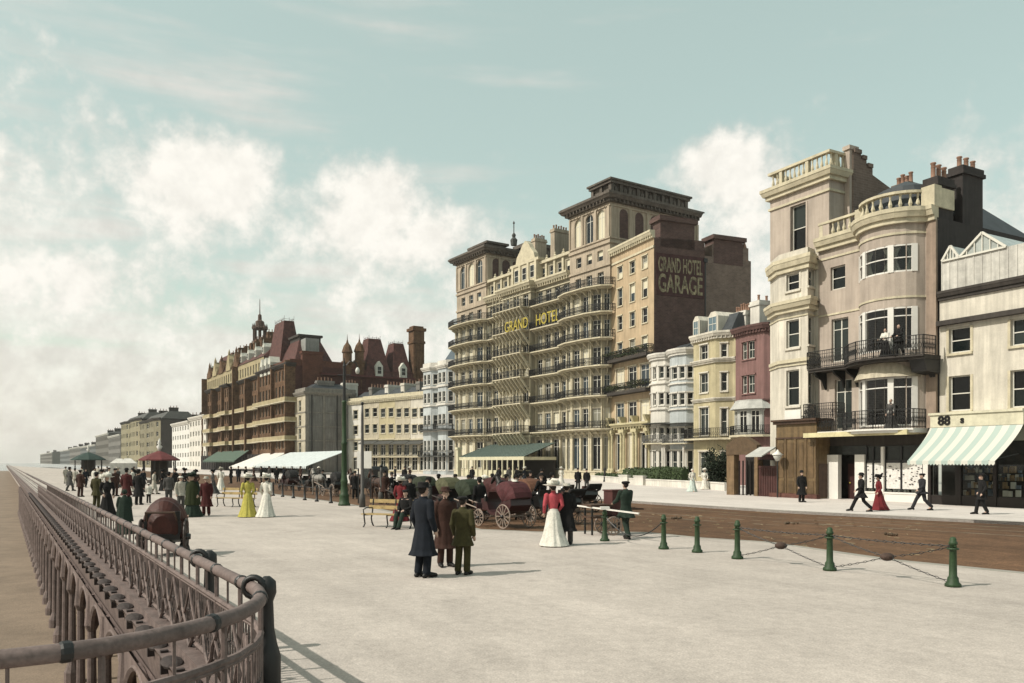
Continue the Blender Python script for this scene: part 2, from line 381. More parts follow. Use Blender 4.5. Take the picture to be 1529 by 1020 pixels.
def wall_seg(mb, p0, p1, z0, z1, holes, rev=.22, mi=None):
    p0 = Vector(p0); p1 = Vector(p1); L = (p1-p0).length; u = (p1-p0)/L; inn = Vector((-u.y, u.x))
    def pt(s, z, d=0): q = p0+u*s+inn*d; return (q.x, q.y, z)
    xs = sorted({0, L, *[h[0] for h in holes], *[h[1] for h in holes]}); zs = sorted({z0, z1, *[h[2] for h in holes], *[h[3] for h in holes]})
    xs = [x for x in xs if -1e-6 <= x <= L+1e-6]; zs = [z for z in zs if z0-1e-6 <= z <= z1+1e-6]
    for j in range(len(zs)-1):
        run = None
        for i in range(len(xs)-1):
            cx = (xs[i]+xs[i+1])/2; cz = (zs[j]+zs[j+1])/2
            inside = any(h[0] < cx < h[1] and h[2] < cz < h[3] for h in holes)
            if not inside and run is None: run = xs[i]
            if (inside or i == len(xs)-2) and run is not None:
                e = xs[i] if inside else xs[i+1]
                mb.quad(pt(run, zs[j]), pt(e, zs[j]), pt(e, zs[j+1]), pt(run, zs[j+1]), mi); run = None
    for h in holes:
        a, b, c, d = h[:4]; arch = len(h) > 4 and h[4]
        if not arch:
            ring = [(a,c),(b,c),(b,d),(a,d)]
        else:
            r = min((b-a)/2, d-c); cx = (a+b)/2; k = 8
            arc = [(cx+(b-a)/2*math.cos(t*math.pi/k), d-r+r*math.sin(t*math.pi/k)) for t in range(k+1)]
            ring = [(a,c),(b,c)]+arc
            right = [(b,d)]+[arc[i] for i in range(k//2, -1, -1)]; left = [(a,d)]+[arc[i] for i in range(k, k//2-1, -1)]
            mb.add([pt(*q) for q in right], [tuple(range(len(right)))], mi); mb.add([pt(*q) for q in left], [tuple(range(len(left)))], mi)
        n = len(ring); vs = [pt(*q) for q in ring]+[pt(*q, rev) for q in ring]
        mb.add(vs, [(i, (i+1) % n, (i+1) % n+n, i+n) for i in range(n)], mi)
WCACHE = {}
def window_meshes(w, h, kind, fm, pm):
    key = (round(w, 2), round(h, 2), kind, fm.name, pm.name)
    if key in WCACHE: return WCACHE[key]
    w, h = key[0], key[1]; t = .07 if w < 1.6 else .09; a = MB(); b = MB()
    a.box(-w/2, -w/2+t, -.03, .04, 0, h); a.box(w/2-t, w/2, -.03, .04, 0, h); a.box(-w/2+t, w/2-t, -.03, .04, 0, t*1.3); a.box(-w/2+t, w/2-t, -.03, .04, h-t, h)
    if 'sash' in kind: a.box(-w/2+t, w/2-t, -.02, .03, h*.5-t*.4, h*.5+t*.4)
    if 'french' in kind: a.box(-t*.55, t*.55, -.02, .03, t*1.3, h-t); a.box(-w/2+t, -t*.55, -.015, .025, h*.74, h*.74+t*.7); a.box(t*.55, w/2-t, -.015, .025, h*.74, h*.74+t*.7)
    if 'bar' in kind: a.box(-t*.25, t*.25, -.012, .02, t*1.3, h-t)
    if 'sash' in kind:
        b.quad((-w/2+t, .02, t*1.3), (w/2-t, .02, t*1.3), (w/2-t, .02, h*.5), (-w/2+t, .02, h*.5)); b.quad((-w/2+t, .01, h*.5), (w/2-t, .01, h*.5), (w/2-t, .01, h-t), (-w/2+t, .01, h-t))
    else: b.quad((-w/2+t, .012, t), (w/2-t, .012, t), (w/2-t, .012, h-t), (-w/2+t, .012, h-t))
    r = (a.mesh('window', fm), b.mesh('pane', pm)); WCACHE[key] = r; return r
def facade(root, plan, z0, z1, wins, wm, fm, pm, rev=.2, name='wall', extra=None, curtain=None, single=False, limit=100, trim=None, hood=0, used=None):
    """wins: per wall segment a list of (centre along segment, width, z bottom, z top, kind[, arch])"""
    mb = MB(); tr = MB(); lst = []
    for i in range(len(plan)-1):
        p0 = Vector(plan[i]); p1 = Vector(plan[i+1]); L = (p1-p0).length; u = (p1-p0)/L
        ws = wins[i] if i < len(wins) else []
        holes = [(c-w/2, c+w/2, a, b, len(r) > 1 and r[1]) for c, w, a, b, *r in ws]
        wall_seg(mb, p0, p1, z0, z1, holes, rev)
        ang = math.atan2(u.y, u.x); inn = Vector((-u.y, u.x))
        for c, w, a, b, *r in ws:
            q = p0+u*c+inn*(rev-.05); lst.append((q, ang, w, b-a, a, r[0] if r else 'sash', len(r) > 1 and r[1], p0+u*c, u))
    wall = mb.build(name, wm, root)
    cnt = used[0] if used else 0
    rest_a = MB(); rest_b = MB(); lst.sort(key=lambda t: -t[0].x)
    for q, ang, w, h, a, kind, arch, e, u in lst:
        if arch: kind = kind+'-arch'
        fr, pa = window_meshes(w, h, kind, fm, pm)
        if cnt < limit:
            wo = inst('window', fr, root, (q.x, q.y, a), ang)
            if single: pass
            inst('pane', pa, wo)
            if trim:
                key = ('sur', round(w, 2), round(h, 2), hood, trim.name, rev)
                if key not in WCACHE:
                    t = MB(); y = -(rev-.05); t.box(-w/2-.13, w/2+.13, y-.11, y+.06, -.13, 0)
                    if hood: t.box(-w/2-.15, w/2+.15, y-.14, y+.05, h+.0, h+.14)
                    for sx in (-1, 1): t.box(sx*(w/2+.07)-.07, sx*(w/2+.07)+.07, y-.04, y+.03, 0, h)
                    WCACHE[key] = t.mesh('surround', trim)
                inst('surround', WCACHE[key], wo)
        else:
            mt = Matrix.Translation((q.x, q.y, a)) @ Matrix.Rotation(ang, 4, 'Z')
            for src, dst in ((fr, rest_a), (pa, rest_b)):
                dst.add([mt @ v.co for v in src.vertices], [tuple(p.vertices) for p in src.polygons])
        cnt += 1
    if used: used[0] = cnt
    if rest_a.v:
        m = MB(); m.add(rest_a.v, rest_a.f, 0); m.add(rest_b.v, rest_b.f, 1); o = m.build('window', [fm, pm], root); tag(o, kind='stuff')
    return wall
def closed(mb, plan, depth, z0, z1, roof=True, ext=0):
    """side, back and top walls behind a street front"""
    a = plan[0]; b = plan[-1]
    mb.quad((b[0],b[1],z0),(b[0],depth,z0),(b[0],depth,z1),(b[0],b[1],z1)); mb.quad((b[0],depth,z0),(a[0],depth,z0),(a[0],depth,z1),(b[0],depth,z1))
    mb.quad((a[0],depth,z0),(a[0],a[1],z0),(a[0],a[1],z1),(a[0],depth,z1))
    if roof:
        pts = [(p[0], p[1], z1) for p in plan]+[(b[0],depth,z1),(a[0],depth,z1)]; mb.add(pts, [tuple(range(len(pts)))])
def rows(seg_len, n, w, levels, kind='sash', m=None, arch=False):
    """n windows across, one row per (z0, z1)"""
    m = 0 if m is None else m; st = (seg_len-2*m)/n
    return [(m+st*(i+.5), w, a, b, kind, arch) for a, b in levels for i in range(n)]
def seglens(plan): return [math.hypot(plan[i+1][0]-plan[i][0], plan[i+1][1]-plan[i][1]) for i in range(len(plan)-1)]
def iron_rail(mb, plan, z, h=1.0, step=.16, off=0, ends=None, t=.03, pattern=True):
    P = offs(plan, off); P = [(p.x, p.y) for p in P]
    if ends is not None: P = [(P[0][0], P[0][1]+ends)]+P+[(P[-1][0], P[-1][1]+ends)]
    for i in range(len(P)-1):
        a, b = P[i], P[i+1]
        mb.bar((*a, z+h), (*b, z+h), t*1.7); mb.bar((*a, z+.08), (*b, z+.08), t*1.2); mb.bar((*a, z+h*.8), (*b, z+h*.8), t)
        L = math.hypot(b[0]-a[0], b[1]-a[1]); n = max(1, int(L/step)); u = ((b[0]-a[0])/L, (b[1]-a[1])/L)
        for k in range(n+1):
            q = (a[0]+u[0]*L*k/n, a[1]+u[1]*L*k/n); mb.bar((*q, z), (*q, z+h), t*(1.8 if k in (0, n) else .8))
            if pattern and k < n:
                r = (a[0]+u[0]*L*(k+1)/n, a[1]+u[1]*L*(k+1)/n)
                mb.bar((*q, z+h*.2), (*r, z+h*.72), t*.55); mb.bar((*q, z+h*.72), (*r, z+h*.2), t*.55)
def balusters(mb, plan, z, h, step=.34, off=0, r=.085, pier=6, mi=None):
    """stone balustrade: plinth, turned balusters, coping and piers"""
    band(mb, plan, z, z+h*.14, off+.14, inn=.14-off, mi=mi); band(mb, plan, z+h*.86, z+h, off+.17, inn=.17-off, mi=mi)
    st = along(plan, step, off)
    for k, (x, y, rz, nx, ny) in enumerate(st):
        if k % pier == 0 or k == len(st)-1: mb.bar((x, y, z+h*.14), (x, y, z+h*.86), .26)
        else: mb.lathe([(r*.7, h*.14), (r*1.25, h*.32), (r*.5, h*.6), (r*.9, h*.86)], (x, y, z), 6, mi=mi)
def chimney(parent, x0, x1, y0, y1, z0, z1, mat, potmat, pots=4, name='chimney'):
    mb = MB(); mb.box(x0, x1, y0, y1, z0, z1-.5); mb.box(x0-.12, x1+.12, y0-.12, y1+.12, z1-.5, z1-.28); mb.box(x0-.05, x1+.05, y0-.05, y1+.05, z1-.28, z1)
    c = mb.build(name, mat, parent)
    longy = (y1-y0) > (x1-x0)
    for k in range(pots):
        t = (k+.5)/pots; h = .55+.35*random.random()
        q = MB(); q.lathe([(.17, 0), (.13, .1), (.12, h-.1), (.16, h-.06), (.15, h)], (0,0,0), 10); q.ring((0,0,h*.7), .125, .02, 'z', 10, 4)
        loc = ((x0+x1)/2, y0+(y1-y0)*t, z1-.004) if longy else (x0+(x1-x0)*t, (y0+y1)/2, z1-.004)
        q.build('chimney_pot', potmat, c, True, loc)
    return c
def hip(mb, x0, x1, y0, y1, z0, z1, ins, insy=None, mi=None):
    """truncated hipped roof"""
    iy = ins if insy is None else insy
    mb.loft([[(x0,y0,z0),(x1,y0,z0),(x1,y1,z0),(x0,y1,z0)], [(x0+ins,y0+iy,z1),(x1-ins,y0+iy,z1),(x1-ins,y1-iy,z1),(x0+ins,y1-iy,z1)]], mi=mi)
def cresting(mb, x0, x1, y0, y1, z, h=.5, step=.45):
    for a, b in (((x0,y0),(x1,y0)), ((x1,y0),(x1,y1)), ((x1,y1),(x0,y1)), ((x0,y1),(x0,y0))):
        L = math.hypot(b[0]-a[0], b[1]-a[1]); n = max(1, int(L/step)); mb.bar((*a, z+h*.45), (*b, z+h*.45), .05)
        for k in range(n+1):
            t = k/n; mb.bar((a[0]+(b[0]-a[0])*t, a[1]+(b[1]-a[1])*t, z), (a[0]+(b[0]-a[0])*t, a[1]+(b[1]-a[1])*t, z+h*(1.3 if k in (0, n) else .9)), .05)

# ------------------------------------------------------------------ materials of the place
cream = M('cream_stucco', (204, 190, 156), streak=.25, scale=.5)
cream2 = M('warm_stucco', (196, 176, 156), streak=.17, scale=.5, var=.16)
pale = M('pale_stucco', (226, 216, 194), streak=.2, scale=.5)
bluish = M('pale_blue_stucco', (190, 200, 202), streak=.15, scale=.5)
yellowst = M('yellow_stucco', (200, 184, 128), streak=.16, scale=.5)
whitest = M('white_stucco', (228, 222, 208), streak=.12, scale=.5)
greyst = M('grey_render', (138, 134, 126), streak=.25, scale=.35, var=.22)
redst = M('rose_brick', (146, 98, 92), streak=.2, scale=.5)
hotelst = M('hotel_stucco', (182, 170, 136), streak=.3, scale=.35, var=.2)
hoteltw = M('tower_stone', (196, 174, 142), streak=.25, scale=.35, var=.2)
stonet = M('stone_trim', (216, 202, 160), streak=.1)
darktrim = M('shadow_dark_stone', (74, 66, 60), streak=.25, scale=.4, var=.25)  # dark trim colour, painted in for the facade shadows
mauve_brick = brick('dark_stock_brick', (76, 60, 58), (88, 70, 66), (98, 86, 80), 1.0)  # dark brick, toned darker still to stand in for shade on the flank
grey_brick = brick('grey_stock_brick', (98, 86, 80), (112, 98, 90), (122, 110, 100), 1.0)
red_brick = brick('red_brick', (78, 48, 42), (90, 56, 46), (98, 78, 64), 1.0)
terr = brick('terracotta_brick', (78, 56, 44), (94, 72, 52), (108, 92, 76), 1.0, .5)
terry = M('yellow_terracotta', (186, 166, 108), streak=.2, scale=.6, var=.2)
slate = M('slate', (66, 72, 78), var=.25, scale=1.2, rough=.6)
tile = M('red_tile', (104, 54, 46), var=.45, scale=1.5)
lead = M('lead_roof', (82, 84, 80), var=.2)
potm = M('clay_pot', (170, 120, 88), var=.2)
iron = M('black_iron', (24, 24, 25), rough=.5, var=.1, bump=.05, spec=.5)
ironr = M('rusty_pink_iron', (126, 104, 98), rough=.7, var=.3, scale=3, bump=.25)
green_iron = M('green_iron', (46, 74, 40), rough=.6, var=.25, scale=4, bump=.1, spec=.35, sat=.85)
wframe = M('white_window_paint', (226, 222, 206), rough=.5, var=.08, bump=0, fine=0)
dframe = M('brown_window_paint', (92, 78, 60), rough=.5, var=.1, bump=0, fine=0)
pane = panemat('window_pane', [(0, (16, 18, 20)), (.3, (30, 36, 40)), (.48, (120, 118, 106)), (.6, (196, 190, 168)), (.8, (46, 56, 62))], .2)
pane_dk = panemat('dark_pane', [(0, (10, 12, 13)), (.45, (18, 24, 24)), (.75, (40, 46, 44))], .12)
glass = glassmat('clear_glass')
brownp = M('brown_paint', (92, 62, 40), rough=.6, var=.25, scale=2.5, streak=.2)
olivep = M('olive_paint', (128, 98, 44), rough=.55, var=.25, scale=2.5, streak=.25)
whitep = M('white_paint', (236, 232, 222), rough=.5, var=.06)
leafm = M('leaf_green', (62, 88, 26), rough=.7, var=.35, scale=6, bump=0)
leafd = M('dark_leaf', (34, 52, 22), rough=.7, var=.35, scale=6, bump=0)
gold = M('gilt_letter', (186, 168, 50), sat=.9, rough=.45, var=.1, bump=0, fine=0)

def foliage(mb, c, rx, ry, rz, n, size, seed=1):
    rnd = random.Random(seed)
    cl = [(Vector((rnd.uniform(-1,1)*rx*.75, rnd.uniform(-1,1)*ry*.75, rnd.uniform(-1,1)*rz*.75)), rnd.uniform(.25, .45)) for _ in range(max(5, n//60))]
    for i in range(n):
        k, rr = rnd.choice(cl); d = Vector((rnd.gauss(0,1), rnd.gauss(0,1), rnd.gauss(0,1))).normalized()*rnd.random()**.4
        p = Vector(c)+k+Vector((d.x*rx*rr*1.3, d.y*ry*rr*1.3, d.z*rz*rr*1.3))
        a = Vector((rnd.gauss(0,1), rnd.gauss(0,1), rnd.gauss(0,1))).normalized()*size*rnd.uniform(.6, 1.2); b = a.orthogonal().normalized()*size*.5
        mb.add([p-a, p+b, p+a, p-b], [(0,1,2,3)])

# ================================================================== THE GRAND HOTEL-like seven-storey hotel
towertrim = M('weathered_tower_trim', (112, 100, 88), streak=.3, scale=.5, var=.3)
def grand():
    b = Bl(913, 105.6, -20); S = b.s
    root = empty('seafront_hotel', b.world(0, 0), b.rz, 'huge cream hotel with bowed ends, two towers, tiered balconies and gilt sign', 'hotel')
    a0 = S(684); a1 = S(735); c0 = S(757); c1 = S(800); r0 = S(850); r1 = 0.
    def bow(x0, x1, p, n=3): 
        w = x1-x0; return [(x0, 0), (x0+w*.07, -p*.62), (x0+w*.28, -p), (x1-w*.28, -p), (x1-w*.07, -p*.62), (x1, 0)]
    plan = bow(a0, a1, 1.5)+[(c0, 0), (c0+.02, -.9), (c1-.02, -.9), (c1, 0), (r0, 0)]+bow(r0, r1, 1.5)[1:]
    sl = seglens(plan); FL = [6.7, 11.05, 15.0, 18.6, 22.0, 25.4]; TOP = 28.7
    lv = [(f+.25, f+2.75) for f in FL[:2]]+[(f+.2, f+2.5) for f in FL[2:5]]+[(25.6, 27.5)]
    gl = [(1.3, 5.6)]
    cnt = []
    for i, L in enumerate(sl):
        if L < .95: n = 0
        elif L < 2.3: n = 1
        elif L < 3.3: n = 1
        else: n = max(1, round(L/2.35))
        ww = 1.35 if L > 1.4 else .75
        cnt.append((rows(L, n, ww, lv, 'french')+rows(L, n, min(ww+.2, L*.7), gl, 'french')) if n else [])
    used = [0]
    facade(root, plan, 0, 25.4, [[w for w in ws if w[3] < 25] for ws in cnt], hotelst, wframe, pane, rev=.25, used=used, limit=76)
    T0, T1 = S(728), S(853); mid = [(T0, 0), (c0, 0), (c0+.02, -.9), (c1-.02, -.9), (c1, 0), (T1, 0)]
    q = MB(); q.prism([(x, y-.02 if y else 0) for x, y in plan]+[(0, .3), (a0, .3)], 25.3, 25.41); q.build('terrace_roof', lead, root)
    facade(root, mid, 25.4, TOP, [rows(L, max(1, round(L/2.35)), 1.35, [(25.6, 27.5)], 'french') if L > 1.3 else [] for L in seglens(mid)], hotelst, wframe, pane, rev=.25, used=used, limit=84, name='upper_wall')
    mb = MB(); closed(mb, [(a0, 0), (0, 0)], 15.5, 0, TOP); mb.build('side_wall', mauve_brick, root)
    # pilasters between the windows
    pl = MB()
    for i in range(len(plan)-1):
        L = sl[i]
        if L < 1.5: continue
        p0 = Vector(plan[i]); u = (Vector(plan[i+1])-p0)/L; o = Vector((u.y, -u.x)); n = max(1, round(L/2.35))
        for k in range(n+1):
            q = p0+u*min(max(L*k/n, .15), L-.15)+o*.06
            pl.bar((q.x, q.y, .9), (q.x, q.y, 6.1), .34, .2); pl.bar((q.x, q.y, 6.1), (q.x, q.y, 6.4), .5, .34)
            pl.bar((q.x, q.y, 6.7), (q.x, q.y, 25.3), .2, .12)
    each(pl, 'pilaster', stonet, root)
    # balconies: one per floor, each with its railing
    for k, f in enumerate(FL):
        for (i0, i1) in ((0, 6), (8, len(plan)-1)):
            pp = plan[i0:i1+1] if i0 == 0 else [(c1, 0)]+plan[10:]
            sl_ = MB(); band(sl_, pp, f-.16, f, 1.25, inn=.02, ext=.5 if 0 else 0); band(sl_, pp, f-.34, f-.16, .8, inn=.02)
            br = sl_
            for x, y, rz, nx, ny in along(pp, 1.2):
                br.add([(x, y, f-.34), (x, y, f-1.0), (x+nx*.2, y+ny*.2, f-.9), (x+nx*1.0, y+ny*1.0, f-.34)], [(0,1,2,3)]); br.bar((x+nx*.04, y+ny*.04, f-.95), (x+nx*.9, y+ny*.9, f-.36), .12)
            bo = sl_.build('balcony', stonet, root)
            rl = MB(); iron_rail(rl, pp, f, .95, .22, 1.17, t=.05, pattern=True, ends=1.0); rl.build('railing', iron, bo)
        cp = [(c0, -.9), (c1, -.9)]
        q = MB(); band(q, cp, f-.14, f, 1.9, inn=.02); bo = q.build('balcony', stonet, root)
        rl = MB(); iron_rail(rl, cp, f, 1.0, .22, 1.83, t=.045, ends=1.6)
        rl.build('railing', iron, bo)
        br = MB(); n = 8
        for j in range(n+1):
            x = c0+.15+(c1-c0-.3)*j/n
            br.bar((x, -.92, f-2.3), (x, -2.7, f-.2), .16, .3); br.bar((x, -2.7, f-.14), (x, -2.7, f+1.9), .09); 
        each(br, 'bracket', stonet, bo)
    # gilt lettering on the fifth-floor balcony railings
    for s_, px0, px1, y0, y1, word in ((0, 753, 791, 489, 483, 'GRAND'), (1, 797, 840, 480, 470, 'HOTEL')):
        off = -2.8 if word == 'GRAND' else -1.24
        x0, x1 = b.s(px0, off), b.s(px1, off); z = b.z((px0+px1)/2, (y0+y1)/2, off)
        me = text_mesh(word, (x1-x0)/3.45*.9, .03, gold, bold=.0)
        o = inst('sign_lettering', me, root, ((x0+x1)/2, off-.12, z), rot=(R(90), 0, 0), sc=(1, 1.25, 1))
    # main cornice with brackets, parapet and attic
    mp = mid; co = MB(); cornice(co, mp, TOP-.5, 1.0, .95, dent=.6, ext=.0); band(co, mp, TOP-1.1, TOP-.95, .15); co.build('cornice', stonet, root)
    at = [(S(728), .25), (S(853), .25)]; L = at[1][0]-at[0][0]
    ws = [[(L*(k+.5)/11, .95, 29.35, 31.0, 'sash') for k in range(11)]]
    facade(root, at, TOP, 31.6, ws, hotelst, wframe, pane, rev=.2, name='attic_wall', used=used, limit=99, trim=stonet, hood=1)
    mb = MB(); band(mb, at, 31.6, 32.0, .45, inn=.3); mb.box(at[0][0], at[1][0], .3, 9, 31.55, 31.9)
    for k in range(12):
        x = at[0][0]+L*k/11; mb.box(x-.22, x+.22, .0, .35, TOP+.3, 31.6); mb.lathe([(.22, 31.98), (.3, 32.2), (.1, 32.45), (.16, 32.6), (.02, 32.8)], (x, .2, 0), 8)
    mb.build('attic_parapet', stonet, root)
    # central pediment
    pc = S(788); mb = MB()
    mb.box(pc-3.4, pc+3.4, -.6, .4, 29.2, 32.2); mb.box(pc-3.8, pc+3.8, -.75, .5, 32.2, 32.6)
    mb.extr([(pc-2.6, 32.6), (pc+2.6, 32.6), (pc+2.3, 33.6), (pc+1.3, 34.6), (pc+.8, 35.3), (pc, 35.8), (pc-.8, 35.3), (pc-1.3, 34.6), (pc-2.3, 33.6)], -.5, .3, axis='y')
    for x in (-3.1, -1.1, 1.1, 3.1): mb.box(pc+x-.25, pc+x+.25, -.8, -.6, 29.2, 32.2)
    mb.build('pediment', stonet, root)
    for x in (-2.1, 0, 2.1):
        fr, pa = window_meshes(1.1, 1.9, 'sash', wframe, pane_dk); w = inst('window', fr, root, (pc+x, -.64, 29.8)); inst('pane', pa, w)
    rf = MB(); hip(rf, S(728), S(853), 1.5, 14, 31.9, 34, 3, 4); rf.build('roof', slate, root)
    # two towers
    for t0, t1, dep, zt in ((S(684), S(728), 11.5, 37.4), (S(853), 0., 15.8, 37.4)):
        W = t1-t0; pt = [(t0, -.25), (t1+.0, -.25), (t1+.0, dep)]
        ws = [rows(W, 3, W/7.0, [(25.7, 27.6)], 'french', W*.08)+rows(W, 3, W/7.5, [(29.1, 30.5)], 'sash', W*.1)+rows(W, 3, W/5.2, [(32.0, 35.9)], 'french', W*.08, True),
              rows(dep, 5, 1.1, [(29.1, 30.5)], 'sash', 1)+rows(dep, 5, 1.5, [(32.0, 35.9)], 'french', 1, True)]
        facade(root, pt, 25.4, zt, ws, hoteltw, wframe, pane, rev=.3, name='tower_wall', used=used, limit=100)
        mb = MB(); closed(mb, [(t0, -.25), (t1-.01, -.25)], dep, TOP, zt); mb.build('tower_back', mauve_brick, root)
        q = MB(); band(q, pt, 28.2, 28.5, .2); band(q, pt, 31.1, 31.4, .22); band(q, pt, 31.75, 31.95, .15); band(q, pt, 36.0, 36.2, .15)
        for i, (Ls, n) in enumerate(((W, 3), (dep, 5))):
            for k in range(n+1):
                t = k/n
                if i == 0: q.box(t0+W*t-.2+(.2 if k == 0 else 0)-(.18 if k == n else 0), t0+W*t+.2-(.18 if k == n else 0), -.42, -.2, 31.95, 36)
                else: q.box(t1-.05, t1+.16, dep*t-.2, dep*t+.2, 31.95, 36)
        q.build('pilaster', hoteltw, root)
        c = MB(); cornice(c, [(t0, dep)]+[(t0, -.25), (t1, -.25), (t1, dep)], zt-.9, 1.0, 1.15, dent=.7); c.box(t0-1, t1+1, -1.2, dep+.5, zt+.1, zt+.25); c.build('tower_cornice', towertrim, root)
        c = MB(); x0 = t1-4.8; x1 = t1-1.1; y0 = .9; y1 = dep-1.2
        if t0 < -20:
            c.box(t0+3.2, t1-1, .6, 4.2, zt+.25, zt+1.1); c.box(t0+2.8, t1-.6, .2, 4.6, zt+1.1, zt+1.45); c.build('tower_lantern', towertrim, root); c = MB()
            c.box(t1-3.4, t1+.2, 8, 15.5, zt-4, zt+1.5); c.box(t1-3.9, t1+.7, 7.5, 16, zt+1.5, zt+2.1); c.build('rear_stack', towertrim, root); continue
        c.box(x0, x1, y0, y1, zt+.25, zt+2.0); c.box(x0-.5, x1+.5, y0-.5, y1+.5, zt+2.0, zt+2.35); c.box(x0-.7, x1+.7, y0-.7, y1+.7, zt+2.35, zt+2.6); c.box(x0+.4, x1-.4, y0+.4, y1-.4, zt+2.6, zt+2.9)
        n = int((y1-y0)/1.5)
        for k in range(n+1):
            yy = y0+(y1-y0)*k/n; c.box(x1-.05, x1+.3, yy-.25, yy+.25, zt+.25, zt+2.0)
            if k < n: c.lathe([(.32, zt+.4), (.32, zt+1.4), (.01, zt+1.9)], (x1+.02, yy+(y1-y0)/n/2, 0), 8)
        for k in range(3): c.box(x0+(x1-x0)*k/2-.25, x0+(x1-x0)*k/2+.25, y0-.28, y0+.05, zt+.25, zt+2.0)
        c.build('tower_lantern', towertrim, root)
    mb = MB(); x = S(739); mb.lathe([(.5, 37.5), (.6, 38.4), (.25, 38.8), (.35, 39.2), (.08, 39.6), (.08, 41), (.2, 41.1), (.02, 41.5)], (x+1, 3, 0), 8); mb.build('finial', lead, root)
    # chimney stacks on the ridge
    for pa, pb, pc_, py, y0 in ((794, 799, 816, 357, 3), (822, 828, 850, 343, 3)):
        xa, xb = S(pa, y0), S(pb, y0); chimney(root, xa, xb, y0, b.side(pc_, xb)[0], 31.6, b.z(pa, py, y0), hoteltw, potm, 6)
    # columned porch and the glazed green verandah in front of the ground floor
    v0 = S(690, -6); v1 = S(787, -6); z0 = b.z(735, 682, -6); z1 = b.z(740, 668, -3)
    mb = MB(); mb.add([(v0, -6.5, z0), (v1, -6.5, z0), (v1-.3, -.9, z1+.5), (v0+.5, -.9, z1+.5)], [(0,1,2,3)]); mb.add([(v0, -6.5, z0-.12), (v1, -6.5, z0-.12), (v1-.3, -.9, z1+.4), (v0+.5, -.9, z1+.4)], [(3,2,1,0)])
    n = 22
    for k in range(n+1): t = k/n; mb.bar((v0+(v1-v0)*t, -6.5, z0+.03), (v0+.5+(v1-v0-.8)*t, -.9, z1+.53), .07)
    vr = mb.build('verandah_roof', M('verdigris_glass', (104, 128, 118), rough=.5, var=.2), root)
    mb = MB(); mb.box(v0-.1, v1+.1, -6.6, -6.45, z0-.5, z0-.02); mb.box(v1-.1, v1+.05, -6.45, -1, z0-.5, z0-.05)
    for k in range(14):
        t = k/13; x = v0+(v1-v0)*t; mb.box(x-.09, x+.09, -6.58, -6.44, 0, z0-.5)
        if 1 < k < 13: mb.quad((x-1.2, -6.4, .1), (x-.1, -6.4, .1), (x-.1, -6.4, 1.1), (x-1.2, -6.4, 1.1))
    mb.box(v0-.55, v0+.05, -6.8, -6.2, 0, z0+1.2); mb.box(v0-.7, v0+.2, -6.95, -6.05, z0+1.2, z0+1.5)
    mb.build('verandah_frame', M('verandah_cream', (214, 206, 160), rough=.6), vr)
    mb = MB(); mb.box(v0, v1-.2, -1.2, -.95, .05, z0-.2); mb.build('verandah_shade_sheet', M('verandah_shade', (58, 52, 46)), root)  # dark sheet standing in for the shade under the verandah roof
    # ground-floor plinth with steps
    mb = MB(); band(mb, plan, 0, 1.0, .3); band(mb, plan, .95, 1.12, .4); band(mb, plan, 6.0, 6.3, .3); mb.build('plinth', stonet, root)
grand()

